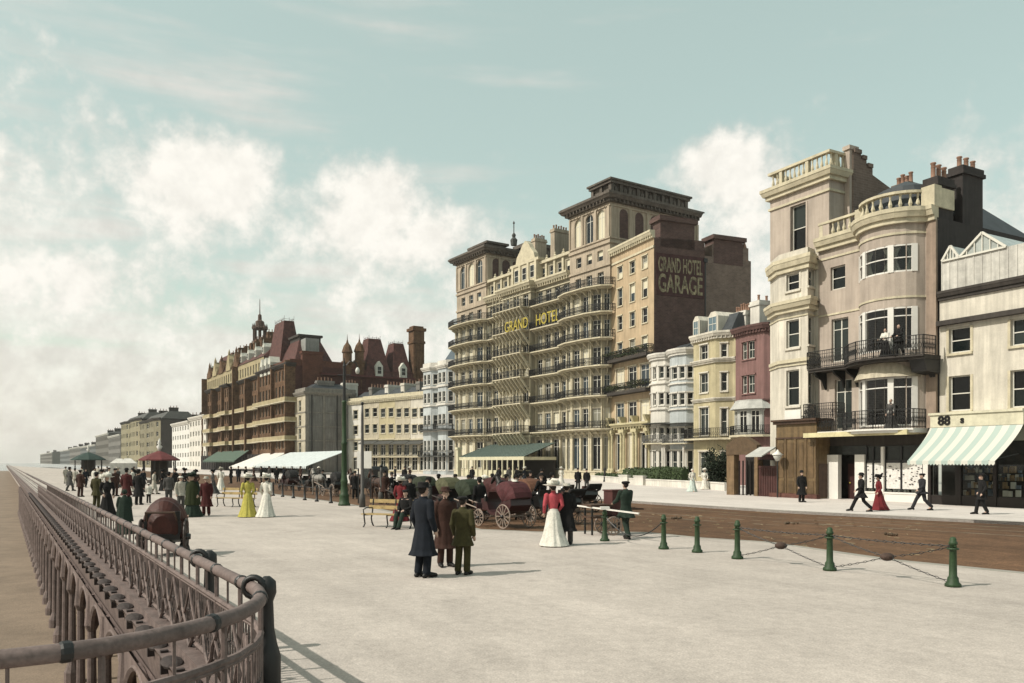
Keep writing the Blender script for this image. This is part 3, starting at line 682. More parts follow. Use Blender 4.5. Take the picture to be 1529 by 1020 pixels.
# ================================================================== tall annex with the painted sign
def annex():
    b = Bl(913, 105.6, 262); S = b.s; W = S(976.5); Z = b.z
    root = empty('hotel_annex', b.world(0, 0), b.rz, 'narrow buff hotel wing whose dark brick side carries a painted garage sign', 'hotel wing')
    top = 29.2; cols = [S(926), S(944.5), S(963)]
    ys = [(416, 398), (457, 431), (493, 472), (531, 512)]
    ws = [(c, 1.15, Z(926, lo), Z(926, hi), 'sash') for lo, hi in ys for c in cols]
    ws += [(c, 2.0, Z(926, lo), Z(926, hi), 'french') for lo, hi in ((584, 551), (632, 602)) for c in cols]
    ws += [(c, 1.9, 1.2, 5.9, 'french') for c in cols]
    facade(root, [(0, 0), (W, 0)], 0, top, [ws], M('buff_stucco', (206, 174, 122), streak=.2, scale=.4), wframe, pane, trim=stonet, hood=1)
    # dark brick flank, stepping back to a taller stack at the rear
    D1 = b.side(1052, W)[0]; D2 = b.side(1124, W)[0]; sz = lambda px, py: b.sidez(px, py, W)
    zc = sz(1037, 358)
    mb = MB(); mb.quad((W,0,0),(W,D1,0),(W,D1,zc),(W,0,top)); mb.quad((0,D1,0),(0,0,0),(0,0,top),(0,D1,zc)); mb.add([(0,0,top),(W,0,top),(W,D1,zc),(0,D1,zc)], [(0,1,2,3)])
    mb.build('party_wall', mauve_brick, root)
    mb = MB(); x1 = W-.35; zr = sz(1052, 366); mb.box(0, x1, D1, D2, 0, zr-1.2); mb.box(x1-2.5, x1, b.side(1066, W)[0], D2-.4, zr-1.2, sz(1090, 366)); mb.build('rear_wall', grey_brick, root)
    ya, yb = b.side(986, W)[0], b.side(1037, W)[0]; zt = sz(986, 329)
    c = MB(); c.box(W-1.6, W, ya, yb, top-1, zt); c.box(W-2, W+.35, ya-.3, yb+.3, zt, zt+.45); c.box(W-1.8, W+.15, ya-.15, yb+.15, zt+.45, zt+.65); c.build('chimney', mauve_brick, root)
    ya, yb = b.side(1068, W)[0], b.side(1112, W)[0]; zt = sz(1070, 356)
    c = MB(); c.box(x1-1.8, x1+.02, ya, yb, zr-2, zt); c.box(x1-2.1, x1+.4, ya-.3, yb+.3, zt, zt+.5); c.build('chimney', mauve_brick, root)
    ya = b.side(1118, W)[0]; c = MB(); c.lathe([(.45, zr-2), (.45, sz(1118, 392)), (.55, sz(1118, 388)), (.3, sz(1118, 380)), (.35, sz(1118, 370)), (.05, sz(1118, 358))], (x1-.5, ya, 0), 8); c.build('chimney_pot', potm, root)
    # rain pipe between the two parts
    c = MB(); yy = D1+.12; c.tube([(W-.1, yy, 8), (W-.1, yy, sz(1052, 388))], .13, 8); c.box(W-.3, W+.15, yy-.3, yy+.25, sz(1052, 392), sz(1052, 386)); c.build('drainpipe', iron, root)
    # cornices and belt courses
    mb = MB(); P = [(0, 0), (W, 0)]; cornice(mb, P, top, .9, .6, dent=.5); band(mb, P, Z(926, 392), Z(926, 389), .12); mb.build('cornice', stonet, root)
    gm = M('box_plants', (58, 70, 30), var=.4, scale=3)
    for y, out in ((541, 1.1), (589, 1.2)):
        f = Z(912, y); q = MB(); band(q, P, f-.35, f, out, inn=.02); bo = q.build('balcony', darktrim, root)
        r = MB(); iron_rail(r, P, f, 1.0, .22, out-.08, t=.05, ends=.9); r.build('railing', iron, bo)
        pl = MB(); foliage(pl, (W*.5, -out+.1, f+.65), W*.55, .3, .5, 900, .13, int(y)); pl.build('flower_box', gm, bo)
    f = Z(912, 642); q = MB(); cornice(q, P, f-.1, .8, .9, dent=.7)
    for k in range(4):
        x = .6+(W-1.2)*k/3
        for dx in (-.35, .35): q.lathe([(.3, 1.0), (.3, 1.3), (.2, 1.5), (.17, f-.9), (.3, f-.5), (.34, f-.1)], (x+dx, -.45, 0), 10)
        q.box(x-.7, x+.7, -.8, .05, 0, 1.0); q.box(x-.65, x+.65, -.75, .02, f-.5, f-.1); q.extr([(-.75, f+.7), (-1.1, f+1.5), (-.1, f+1.5), (-.1, f+.7)], x-.25, x+.25)
    q.build('colonnade', M('yellow_column', (206, 192, 132), streak=.1), root)
    # window balconettes on the fourth floor
    # painted sign
    y0, y1 = b.side(979.5, W)[0], b.side(1051, W)[0]; zt = sz(979, 377); zb = sz(979, 440)
    mb = MB(); mb.box(W+.01, W+.07, y0, y1, zb, zt); sg = mb.build('painted_sign', M('sign_red', (88, 46, 46), var=.25, scale=1.5, streak=.2), root)
    lm = M('sign_ochre', (158, 144, 98), var=.6, scale=2.2, bump=0, fine=9); H = zt-zb
    for body, zc_, hh in (('GRAND HOTEL', zt-H*.28, H*.34), ('GARAGE', zb+H*.27, H*.42)):
        me = text_mesh(body, 1, .01, lm, bold=.02); xs = [v.co.x for v in me.vertices]; w = max(xs)-min(xs); hgt = .7
        o = inst('lettering', me, sg, (W+.075, (y0+y1)/2, zc_), rot=(R(90), 0, R(90)), sc=((y1-y0)*.92/w, hh/hgt, 1))
annex()
# ================================================================== red and yellow hotel further down the front
def red_hotel():
    b = Bl(441, 177, -5); S = b.s; Z = b.z
    root = empty('red_brick_hotel', b.world(0, 0), b.rz, 'long red and yellow brick hotel with steep tiled roofs, turrets and spire', 'hotel')
    a = S(310); e = S(396, 0); plan = [(a, 0), (a+5, 0), (a+5.01, -1), (a+12, -1), (a+12.01, 0), (a+24, 0), (a+24.01, -1), (a+31, -1), (a+31.01, 0), (e, 0), (e+.01, -1.5), (-.01, -1.5), (0, 0)]
    sl = seglens(plan); top = Z(396, 560); fl = [4.8, 8.6, 12.6, 16.4, 20.2]
    lv = [(z+.5, z+2.9) for z in fl[:-1]]+[(fl[4]+.3, min(top-.6, fl[4]+2.6)), (1, 4)]
    ws = [rows(L, max(1, round(L/2.6)), 1.3, lv, 'sash') if L > 3 else [] for L in sl]
    used = [0]
    facade(root, plan, 0, top, ws, terr, wframe, pane_dk, rev=.35, used=used, limit=60)
    depth = 31
    mb = MB(); closed(mb, [(a, 0), (0, 0)], depth, 0, top); mb.build('side_wall', brick('dark_red_brick', (66, 42, 40), (76, 48, 44), (84, 66, 58), 1.0), root)
    for f in [Z(388, 610)-.0, Z(388, 636), Z(388, 660.5)]:
        for i0, i1 in ((0, 4), (4, 9), (9, 12)):
            pp = plan[i0:i1+1]; q = MB(); band(q, pp, f-.2, f, 1.3, inn=.02); bo = q.build('balcony', stonet, root)
            r = MB(); band(r, pp, f+.02, f+.85, 1.28, inn=-1.1); r.build('balustrade', terry, bo)
    q = MB(); cornice(q, plan, top-.3, .8, .9); q.build('cornice', darktrim, root)
    # vertical buttress strips
    q = MB()
    for i in range(0, 6):
        x = a+(e-a)*i/5; q.box(x-.3, x+.3, -1.75, 0, 0, top+4.5 if i in (0, 3) else top)
    for x in (-.35, -11): q.box(x-.4, x+.4, -2.3, -1, 0, top+1)
    each(q, 'buttress', terr, root)
    # upper gabled storey
    up = MB(); tr = MB(); w0 = a+.5
    ztl, ztr = top+5.6, top+7.2
    mb = MB(); wall_seg(mb, (w0, -.3), (e, -.3), top, top+4.6, [(w0*0+x, x+1.1, top+1.1, top+3.4) for x in [1.2+2.6*k for k in range(int((e-w0-2)/2.6)+1)]], .3); mb.build('upper_wall', terry, root)
    wl = []
    for x in [1.75+2.6*k for k in range(int((e-w0-2)/2.6)+1)]:
        fr, pa = window_meshes(1.1, 2.3, 'sash', wframe, pane_dk); w = inst('window', fr, root, (w0+x, -.05, top+1.1)); inst('pane', pa, w)
    mb = MB(); closed(mb, [(w0, 0), (e, 0)], 12, top, top+4.6); mb.build('upper_side', red_brick, root)
    q = MB(); hip(q, w0, e, -.5, 14, top+4.6, top+9.5, 3, 5.5)
    gs = [w0+3.5, w0+11, w0+19, w0+28, w0+36]
    main = q.build('roof', tile, root)
    for i, x in enumerate([g for g in gs if g < e-2]):
        hgt = 6.3+.5*(i % 2)+i*.25; q = MB(); q.extr([(x-2.6, top+4.4), (x+2.6, top+4.4), (x+2.6, top+5.2), (x+1.8, top+5.5), (x+1.2, top+hgt), (x, top+hgt+1.5), (x-1.2, top+hgt), (x-1.8, top+5.5), (x-2.6, top+5.2)], -.55, 2.5, axis='y')
        for dx in (-2.4, 2.4, 0): q.lathe([(.3, top+(5.2 if dx else hgt+1.4)), (.35, top+(5.8 if dx else hgt+1.9)), (.02, top+(6.8 if dx else hgt+3))], (x+dx, -.2, 0), 6)
        q.build('gable', terry if i % 2 else terr, main)
    for px, py in ((340, 527), (357, 520), (362, 518), (372, 512), (330, 534)):
        x = S(px); chimney(main, x-.7, x+.7, 3, 6, top+4, Z(px, py, 3), terr, potm, 3)
    # dormers and extra stacks breaking the long roof
    for k in range(9):
        x = w0+3+(e-w0-6)*k/8; zz = top+5.6; q = MB(); q.extr([(x-.75, zz), (x+.75, zz), (x+.75, zz+1.7), (x, zz+2.7), (x-.75, zz+1.7)], .3, 3.4, axis='y'); q.lathe([(.1, zz+2.6), (.12, zz+2.9), (.02, zz+3.7)], (x, .4, 0), 6); q.build('dormer', MATS.get('pale_dormer') or M('pale_dormer', (214, 214, 196)), main)
        fr, pa = window_meshes(.95, 1.4, 'sash', wframe, pane_dk); w = inst('window', fr, main, (x, .22, zz+.25)); inst('pane', pa, w)
    for k in range(6):
        x = w0+2+(e-w0-3)*k/5.3; chimney(main, x-.5, x+.5, 5, 7.5, top+7, top+11.2+k*.5, terr, potm, 3)
    # left pavilion roof
    q = MB(); hip(q, S(317), S(338), 0, 7, top+4.4, Z(325, 532), 1.5, 2); q.build('pavilion_roof', tile, root)
    # spire
    x = S(388, 7); zb = Z(388, 522, 7); z1 = Z(388, 492, 7); z2 = Z(388, 448, 7)
    q = MB(); q.lathe([(2.1, top), (2.1, zb), (2.4, zb+.2), (2.4, zb+.6), (1.9, zb+.7), (1.9, z1-3.2)], (x, 7, 0), 8)
    for k in range(8):
        an = 2*math.pi*(k+.5)/8; q.bar((x+1.7*math.cos(an), 7+1.7*math.sin(an), z1-3.2), (x+1.7*math.cos(an), 7+1.7*math.sin(an), z1), .35); q.lathe([(.25, z1), (.3, z1+.5), (.02, z1+1.7)], (x+1.9*math.cos(an), 7+1.9*math.sin(an), 0), 6)
    q.lathe([(2.2, z1), (2.3, z1+.4), (1.3, z1+.7), (1.2, z1+2.2), (.55, z1+2.6), (.5, z1+4), (.15, z1+4.4), (.08, z2), (.02, z2+.4)], (x, 7, 0), 8); q.build('spire', M('spire_copper', (98, 70, 54), var=.3), root)
    # big pavilion over the near end
    x0, x1 = e+.3, -.2; z0 = Z(402, 536); z1 = Z(415, 487, 3); m_ = S(434)
    q = MB(); wall_seg(q, (e, -1.2), (0, -1.2), top, z0-2.2, [(2+3*k, 3.4+3*k, top+.8, top+3) for k in range(3)], .3); q.mi = 0; closed(q, [(e, -1.2), (0, -1.2)], 14, top, z0-2.2); q.build('pavilion_wall', red_brick, root)
    for k in range(3):
        fr, pa = window_meshes(1.4, 2.2, 'sash', wframe, pane_dk); w = inst('window', fr, root, (e+2.7+3*k, -.95, top+.8)); inst('pane', pa, w)
    for k in range(3):
        x = e+3.3+3.3*k; q = MB(); q.extr([(x-1, z0-4.4), (x+1, z0-4.4), (x+1, z0-1.6), (x, z0-.2), (x-1, z0-1.6)], -1.9, 2, axis='y'); q.build('dormer', M('pale_dormer', (214, 214, 196)), root)
        fr, pa = window_meshes(1.1, 1.9, 'sash', wframe, pane_dk); w = inst('window', fr, root, (x, -1.96, z0-3.9)); inst('pane', pa, w)
    q = MB(); pw = (S(433)-S(400))*.62; hip(q, e+.2, e+pw, .3, 5.8, z0-2.2, z1, 1.5, 1.6); cresting(q, e+1.7, e+pw-1.5, 1.9, 4.2, z1, .9, .8); q.build('pavilion_roof', tile, root)
    # second, larger hipped roof behind, with a lead flat
    xs = -1.0; y0 = b.side(437, xs)[0]; y1 = b.side(506, xs)[0]; fz = lambda px, py: b.sidez(px, py, xs); z0 = fz(470, 548); z1 = fz(465, 505); zt = fz(465, 496)
    x0, x1 = -16, xs; iy = (y1-y0)*.27
    q = MB(); hip(q, x0, x1, y0, y1, z0-1, z1, 4.2, iy); rr = q.build('main_roof', tile, root)
    q = MB(); q.box(x0+4, x1-4, y0+iy, y1-iy, z1-.1, zt-.5); q.box(x0+3.7, x1-3.7, y0+iy-.4, y1-iy+.4, zt-.5, zt); q.build('roof_flat', darktrim, rr)
    q = MB(); q.box(x0, x1-.02, y0, y1, top-4, z0-1); q.build('rear_wall', red_brick, root)
    ya, yb = b.side(457, xs)[0], b.side(476, xs)[0]; q = MB(); q.box(xs-3.6, xs-.2, ya, yb, fz(465, 528), fz(465, 505))
    for k in range(7): t = ya+(yb-ya)*k/6; q.box(xs-.3, xs-.08, t-.1, t+.1, fz(465, 528), fz(465, 505))
    q.build('skylight', M('skylight_grey', (150, 152, 146), rough=.4), rr)
    ya, yb = b.side(451, 0)[0], b.side(481, 0)[0]; zz = b.sidez(465, 529, 0)
    q = MB(); q.box(-.9, .3, ya, yb, 0, zz); q.box(-1.1, .5, ya-.2, yb+.2, zz, zz+.6); q.build('chimney', red_brick, root)
    # long flank wing seen over the terrace, with turrets, steep gables and a tall shaft
    sz = lambda px, py: b.sidez(px, py, 0.); sy = lambda px: b.side(px, 0.)[0]
    q = MB(); yA, yB = sy(478), sy(618); zA = sz(560, 562)
    wall_seg(q, (0.3, yA), (0.3, yB), 0, zA, [(yy, yy+1.3, zA-3.3, zA-1.0) for yy in [1.5+2.6*k for k in range(int((yB-yA-3)/2.6))]], .3); q.box(-9, .2, yA, yB, 0, zA-.1); q.build('flank_wall', MATS['dark_red_brick'], root)
    for yy in [1.5+2.6*k for k in range(int((yB-yA-3)/2.6))]:
        fr, pa = window_meshes(1.3, 2.3, 'sash', wframe, pane_dk); w = inst('window', fr, root, (.06, yA+yy+.65, zA-3.3), R(90)); inst('pane', pa, w)
    q = MB(); band(q, [(.3, yA), (.3, yB)], zA-.4, zA, .6); q.box(-9.3, .1, yA-.3, yB+.3, zA-.1, zA); band(q, [(.3, yA), (.3, yB)], zA-4.2, zA-3.8, .3); q.build('flank_cornice', M('oxblood_trim', (112, 48, 44), streak=.2), root)
    for p0, p1, py, ins in ((546, 584, 504, 1.6), (586, 616, 511, 1.4)):
        y0, y1 = sy(p0), sy(p1); zt = sz((p0+p1)/2, py); q = MB(); hip(q, -8, .3, y0, y1, zA, zt, 2.6, (y1-y0)*.26); cresting(q, -5.4, -2.3, y0+(y1-y0)*.28, y1-(y1-y0)*.28, zt, .6, .9); rf = q.build('steep_roof', tile, root)
        ym = (y0+y1)/2; q = MB(); q.extr([(ym-.9, zA), (ym+.9, zA), (ym+.9, zA+2.4), (ym, zA+3.6), (ym-.9, zA+2.4)], -4, .55); dm = q.build('dormer', M('pale_dormer', (214, 214, 196)), rf)
        fr, pa = window_meshes(1.1, 1.8, 'sash', wframe, pane_dk); w = inst('window', fr, rf, (.6, ym, zA+.5), R(90)); inst('pane', pa, w)
    for px, py in ((521, 506), (539, 505)):
        y = sy(px); zt = sz(px, py); q = MB(); q.lathe([(1.25, zA-8), (1.25, zt-6), (1.5, zt-5.7), (1.5, zt-5.2), (1.1, zt-5), (1.1, zt-3.2), (1.35, zt-3), (.9, zt-1.6), (.3, zt-.8), (.1, zt), (.02, zt+1.2)], (-1, y, 0), 8); q.build('turret', terr, root)
    y0, y1 = sy(617), sy(633); zt = sz(625, 487)
    q = MB(); q.box(-2.6, .2, y0, y1, 0, zt-4.2); q.box(-2.8, .4, y0-.2, y1+.2, zt-4.2, zt-3.6); q.box(-2.6, .2, y0, y1, zt-3.6, zt-1.2); q.box(-3, .6, y0-.35, y1+.35, zt-1.2, zt-.5)
    for k in range(4): q.box(-.1+.02, .32, y0+.2+(y1-y0-.6)*k/3, y0+.45+(y1-y0-.6)*k/3, 10, zt-4.2)
    q.box(-2.4, 0, y0+.1, y1-.1, zt-.5, zt); q.build('chimney', terr, root)
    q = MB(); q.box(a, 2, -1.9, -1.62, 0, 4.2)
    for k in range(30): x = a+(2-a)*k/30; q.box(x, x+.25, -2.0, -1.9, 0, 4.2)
    q.build('shopfront', M('shop_shade', (40, 34, 32), var=.4), root)  # dark box added behind the awnings, standing in for the shade there
    # ground floor awnings
    for p0, p1, py0, py1, out, m in ((342, 377, 697, 683, 9, M('white_canvas', (236, 230, 218))), (377, 457, 695, 682, 9, M('pale_canvas', (206, 218, 218))), (303, 350, 688, 679, 5, M('green_canvas', (74, 104, 84)))):
        x0, x1 = S(p0, -out), S(p1, -out-0); x1 = x1; za = Z(p0, py0, -out)+0; zb = Z((p0+p1)/2, py1, -2)
        q = MB(); q.loft([[(x0, -out, za), (x1, -out, za), (x1, -1.4, zb+.9), (x0+2, -1.4, zb+.9)], [(x0, -out, za-.06), (x1, -out, za-.06), (x1, -1.4, zb+.8), (x0+2, -1.4, zb+.8)]])
        n = max(3, int((x1-x0)/.9))
        for k in range(n): t = x0+(x1-x0)*k/n; q.add([(t, -out-.01, za), (t+(x1-x0)/n, -out-.01, za), (t+(x1-x0)/n*.8, -out-.01, za-.45), (t+(x1-x0)/n*.2, -out-.01, za-.45)], [(0,1,2,3)])
        q.build('awning', m, root)
        r = MB()
        for k in range(4): t = x0+(x1-x0)*(k+.1)/3.3; r.tube([(t, -out+.1, 0), (t, -out+.1, za)], .06, 6)
        each(r, 'awning_post', iron, root)
red_hotel()

# ================================================================== corner house, terrace, bay-fronted house
def corner_house():
    b = Bl(456, 171, -5); S = b.s; Z = b.z; a = S(440)
    root = empty('corner_house', b.world(0, 0), b.rz, 'corner house with narrow cream front and wide bare grey flank', 'house')
    top = Z(443, 591); L = -a; lv = [(Z(450, y)-1.2, Z(450, y)+1.2) for y in (606, 628, 648, 669)]+[(1, 3.6)]
    facade(root, [(a, 0), (0, 0)], 0, top, [[(L*.5, 1.6, z0, z1, 'sash') for z0, z1 in lv]], cream, wframe, pane_dk, trim=stonet, hood=1)
    D = b.side(531, 0)[0]; mb = MB()
    lv2 = [(Z(450, y)-1.3, Z(450, y)+1.3) for y in (606, 628, 648, 669)]
    facade(root, [(0, 0), (0, D)], 0, top, [[(D*.55, 1.3, z0, z1, 'sash') for z0, z1 in lv2]+[(D*.55, 1.3, .8, 3.2, 'sash')]], greyst, wframe, pane_dk, name='flank_wall')
    mb = MB(); closed(mb, [(a, 0), (-.01, 0)], D, 0, top-.01); mb.build('rear_wall', greyst, root)
    P = [(a, 0), (0, 0), (0, D)]; q = MB(); cornice(q, P, top-.2, .8, .6); band(q, P, top+.6, top+1.4, .1)
    for y in (617, 638, 659, 681): band(q, P, Z(450, y), Z(450, y)+.22, .13)
    for yy in (.5, D*.36, D*.72, D-.4): q.box(-.02, .16, yy-.25, yy+.25, 0, top)
    q.build('cornice', M('grey_trim', (150, 142, 128), streak=.2), root)
    q = MB()
    for yy in (D*.12, D*.62, D*.86): q.tube([(.22, yy, 0), (.22, yy, top)], .11, 6)
    each(q, 'drainpipe', iron, root)
    q = MB(); hip(q, a, 0, .2, D, top+.6, top+2.6, 2, 3); q.build('roof', slate, root)
    chimney(root, -3, -1.6, D*.28, D*.62, top, top+3.2, greyst, potm, 5); chimney(root, -3, -1.6, D*.8, D*1.1, top, top+3.0, whitest, potm, 5)
corner_house()
def cream_terrace():
    b = Bl(637, 158, -500); S = b.s; Z = b.z
    xs = [S(p) for p in (520, 542, 566, 590, 613, 637)]
    tops = {0: 603, 1: 600, 2: 598, 3: 596, 4: 594}
    looks = ['narrow white house at the left end of the cream terrace', 'cream house second from the left in the terrace', 'yellowish house in the middle of the terrace', 'cream house second from the right in the terrace', 'pale cream house at the right end of the terrace']
    for i in range(5):
        x0, x1 = xs[i]+.03, xs[i+1]-.03; L = x1-x0; P = b.world(x0, 0)
        root = empty('terraced_house', P, b.rz, looks[i], 'house', 'cream terraced houses beyond the cab rank')
        px = (520, 542, 566, 590, 613)[i]+8; top = Z(px, tops[i]); m = [whitest, cream, yellowst, cream, pale][i]
        n = 1 if i == 0 else 2
        lv = [(Z(px, y+6), Z(px, y-7)) for y in ((620, 643, 667) if i == 0 else (617, 641))]
        ws = rows(L, n, 1.55, lv, 'sash')+(rows(L, n, 1.7, [(Z(px, 680), Z(px, 664))], 'french') if i else [])+rows(L, n, 1.7, [(.6, 3.3)], 'french')
        facade(root, [(0, 0), (L, 0)], 0, top, [ws], m, wframe, pane_dk, trim=stonet, hood=1)
        mb = MB(); closed(mb, [(0, 0), (L, 0)], 12, 0, top); mb.build('rear_wall', grey_brick, root)
        q = MB(); cornice(q, [(0, 0), (L, 0)], top-.2, .8, .55, dent=.6); band(q, [(0, 0), (L, 0)], top+.6, top+1.2, .1); band(q, [(0, 0), (L, 0)], Z(px, 657), Z(px, 655), .25); q.build('cornice', stonet, root)
        f = Z(px, 681.5)
        if i:
            q = MB(); q.box(0, L, -1.2, -.02, f-.2, f); bo = q.build('balcony', stonet, root); q = MB(); iron_rail(q, [(0, 0), (L, 0)], f, .95, .25, 1.1, t=.045, pattern=False); q.build('railing', iron, bo)
            q = MB(); q.loft([[(0,-1.5,Z(px,663)), (L,-1.5,Z(px,663)), (L,0.02,Z(px,658)), (0,0.02,Z(px,658))], [(0,-1.5,Z(px,663)-.08), (L,-1.5,Z(px,663)-.08), (L,0.02,Z(px,658)-.1), (0,0.02,Z(px,658)-.1)]]); q.build('balcony_canopy', lead, root)
        q = MB(); hip(q, .1, L-.1, .4, 11.6, top+.5, top+2.8, .4, 3.5); rf = q.build('roof', slate, root)
        chimney(rf, L-1.3, L-.1, 2.5, 6.5, top+.5, top+3.6, [greyst, whitest, pale][i % 3], potm, 5)
cream_terrace()
def bay_house():
    b = Bl(681, 147, -100); S = b.s; Z = b.z; a = S(636)
    root = empty('bay_fronted_house', b.world(a, 0), b.rz, 'pale blue house of two stacked bays with pointed slate roof', 'house')
    L = -a; w = L/2; pl = []
    for k in range(2): x = k*w; pl += [(x+.0, 0), (x+w*.22, -1.3), (x+w*.75, -1.3), (x+w*.97, 0)]
    pl += [(L, 0)]
    top = Z(655, 552); sl = seglens(pl)
    lv = [(Z(655, y+8), Z(655, y-7)) for y in (566, 594, 627)]+[(Z(655, 674), Z(655, 658)), (.8, 4)]
    ws = [rows(l, 1 if l < 2.6 else 2, .85 if l < 2.6 else 1.0, lv, 'sash') if l > 1.2 else [] for l in sl]
    facade(root, pl, 0, top, ws, bluish, wframe, pane_dk, trim=whitest)
    mb = MB(); closed(mb, [(0, 0), (L, 0)], 12, 0, top); mb.build('rear_wall', greyst, root)
    q = MB(); cornice(q, pl, top-.2, .7, .5); band(q, pl, top+.5, top+1.3, .05)
    for y in (580, 607, 645): band(q, pl, Z(655, y), Z(655, y)+.35, .25)
    q.build('cornice', whitest, root)
    for y in (642, 681):
        f = Z(655, y); q = MB(); band(q, pl, f-.2, f, .9, inn=0); bo = q.build('balcony', lead, root); q = MB(); iron_rail(q, pl, f, 1, .25, .85, t=.045, pattern=False); q.build('railing', iron, bo)
    q = MB(); zt = Z(672, 513, 3); hip(q, L*.35, L-.2, .8, 7, top+.5, zt, L*.2, 2.4); cresting(q, L*.56, L*.8, 3.3, 4.6, zt, .7, .5); q.build('roof', M('blue_slate', (84, 104, 116), var=.2), root)
    q = MB(); q.box(0, L, .3, 12, top, top+.4); q.build('roof_flat', lead, root)
bay_house()

# ================================================================== houses receding to the far left
def far_houses():
    b = Bl(309, 245, -3); S = b.s; Z = b.z
    spec = [(308, 283, 622, 5, whitest, 'flat topped white house against the far end of the red hotel', 3), (283, 257, 631, 5, M('chalk_white', (232, 230, 222), streak=.1), 'bright white house with plain square windows above the red-roofed shelter', 3),
            (240, 212, 626, 5, M('ochre_front', (146, 136, 98), streak=.2), 'ochre bayed block with dark roof, left of the bright white house', 3), (212, 183, 626, 5, M('ochre_pale', (164, 152, 108), streak=.2), 'tall ochre house with rounded bay and mansard roof, above the white tents', 3),
            (180, 162, 650, 4, greyst, 'grey house with a clutter of chimneys left of the ochre pair', 3), (162, 143, 648, 4, M('smoky_stucco', (118, 114, 104)), 'smoky grey house, second of the grey pair left of the ochre houses', 3), (143, 120, 665, 4, M('smoky_blue', (112, 118, 118)), 'low grey-blue house behind the green shelter', 3),
            (120, 104, 668, 3, greyst, 'small hazy house left of the low grey-blue one', 2), (104, 90, 672, 3, M('smoky_blue', (112, 118, 118)), 'smallest hazy house at the edge of the town, far down the front', 2), (78, 60, 676, 3, M('smoky_stucco', (118, 114, 104)), 'hazy speck of a terrace farthest down the coast', 2)]
    for i, (p1, p0, py, n, m, lab, cols) in enumerate(spec):
        x0, x1 = S(p0), S(p1); L = x1-x0-.1; top = Z(p1, py)
        root = empty('distant_house', b.world(x0, 0), b.rz, lab, 'house', 'distant houses along the front')
        k = max(2, round(L/6)); hh = top/n; pl = [(0, 0)]
        lv = [(hh*j+hh*.28, hh*j+hh*.76) for j in range(n)]
        if i in (2, 3):
            pl = [(0, 0), (L*.12, -1.6), (L*.38, -1.6), (L*.5, 0), (L*.62, -1.6), (L*.88, -1.6), (L, 0)]
        else: pl = [(0, 0), (L, 0)]
        ws = [rows(l, max(1, int(l/4)), min(l*.5, 1.9), lv, 'sash') for l in seglens(pl)]
        facade(root, pl, 0, top, ws, m, wframe, pane_dk, rev=.3, limit=(40 if p1 > 160 else 20))
        lv2 = lv
        facade(root, [(L, 0), (L, 14)], 0, top, [rows(14, 3, 1.2, lv2, 'sash')], darktrim if i in (2, 3) else m, wframe, pane_dk, rev=.3, name='flank_wall', limit=0)
        mb = MB(); closed(mb, [(0, 0), (L-.01, 0)], 14, 0, top-.02); mb.build('rear_wall', darktrim if i in (2, 3) else m, root)
        q = MB(); cornice(q, pl, top-.3, 1.0, .7); q.build('cornice', darktrim if i in (2, 3) else whitest, root)
        q = MB(); hip(q, .2, L-.2, .4, 13.5, top+.4, top+(3.4 if i in (2, 3) else 1.6), 1.5, 3); rf = q.build('roof', lead, root)
        for j in range(2): chimney(rf, L*(.25+.5*j), L*(.25+.5*j)+1, 5, 8.5, top, top+4.0+(i in (2,3))*1.5, darktrim, potm, 3)
    # dark rear block between white and ochre houses
    x0, x1 = S(257)-.5, S(241)-1; 
far_houses()

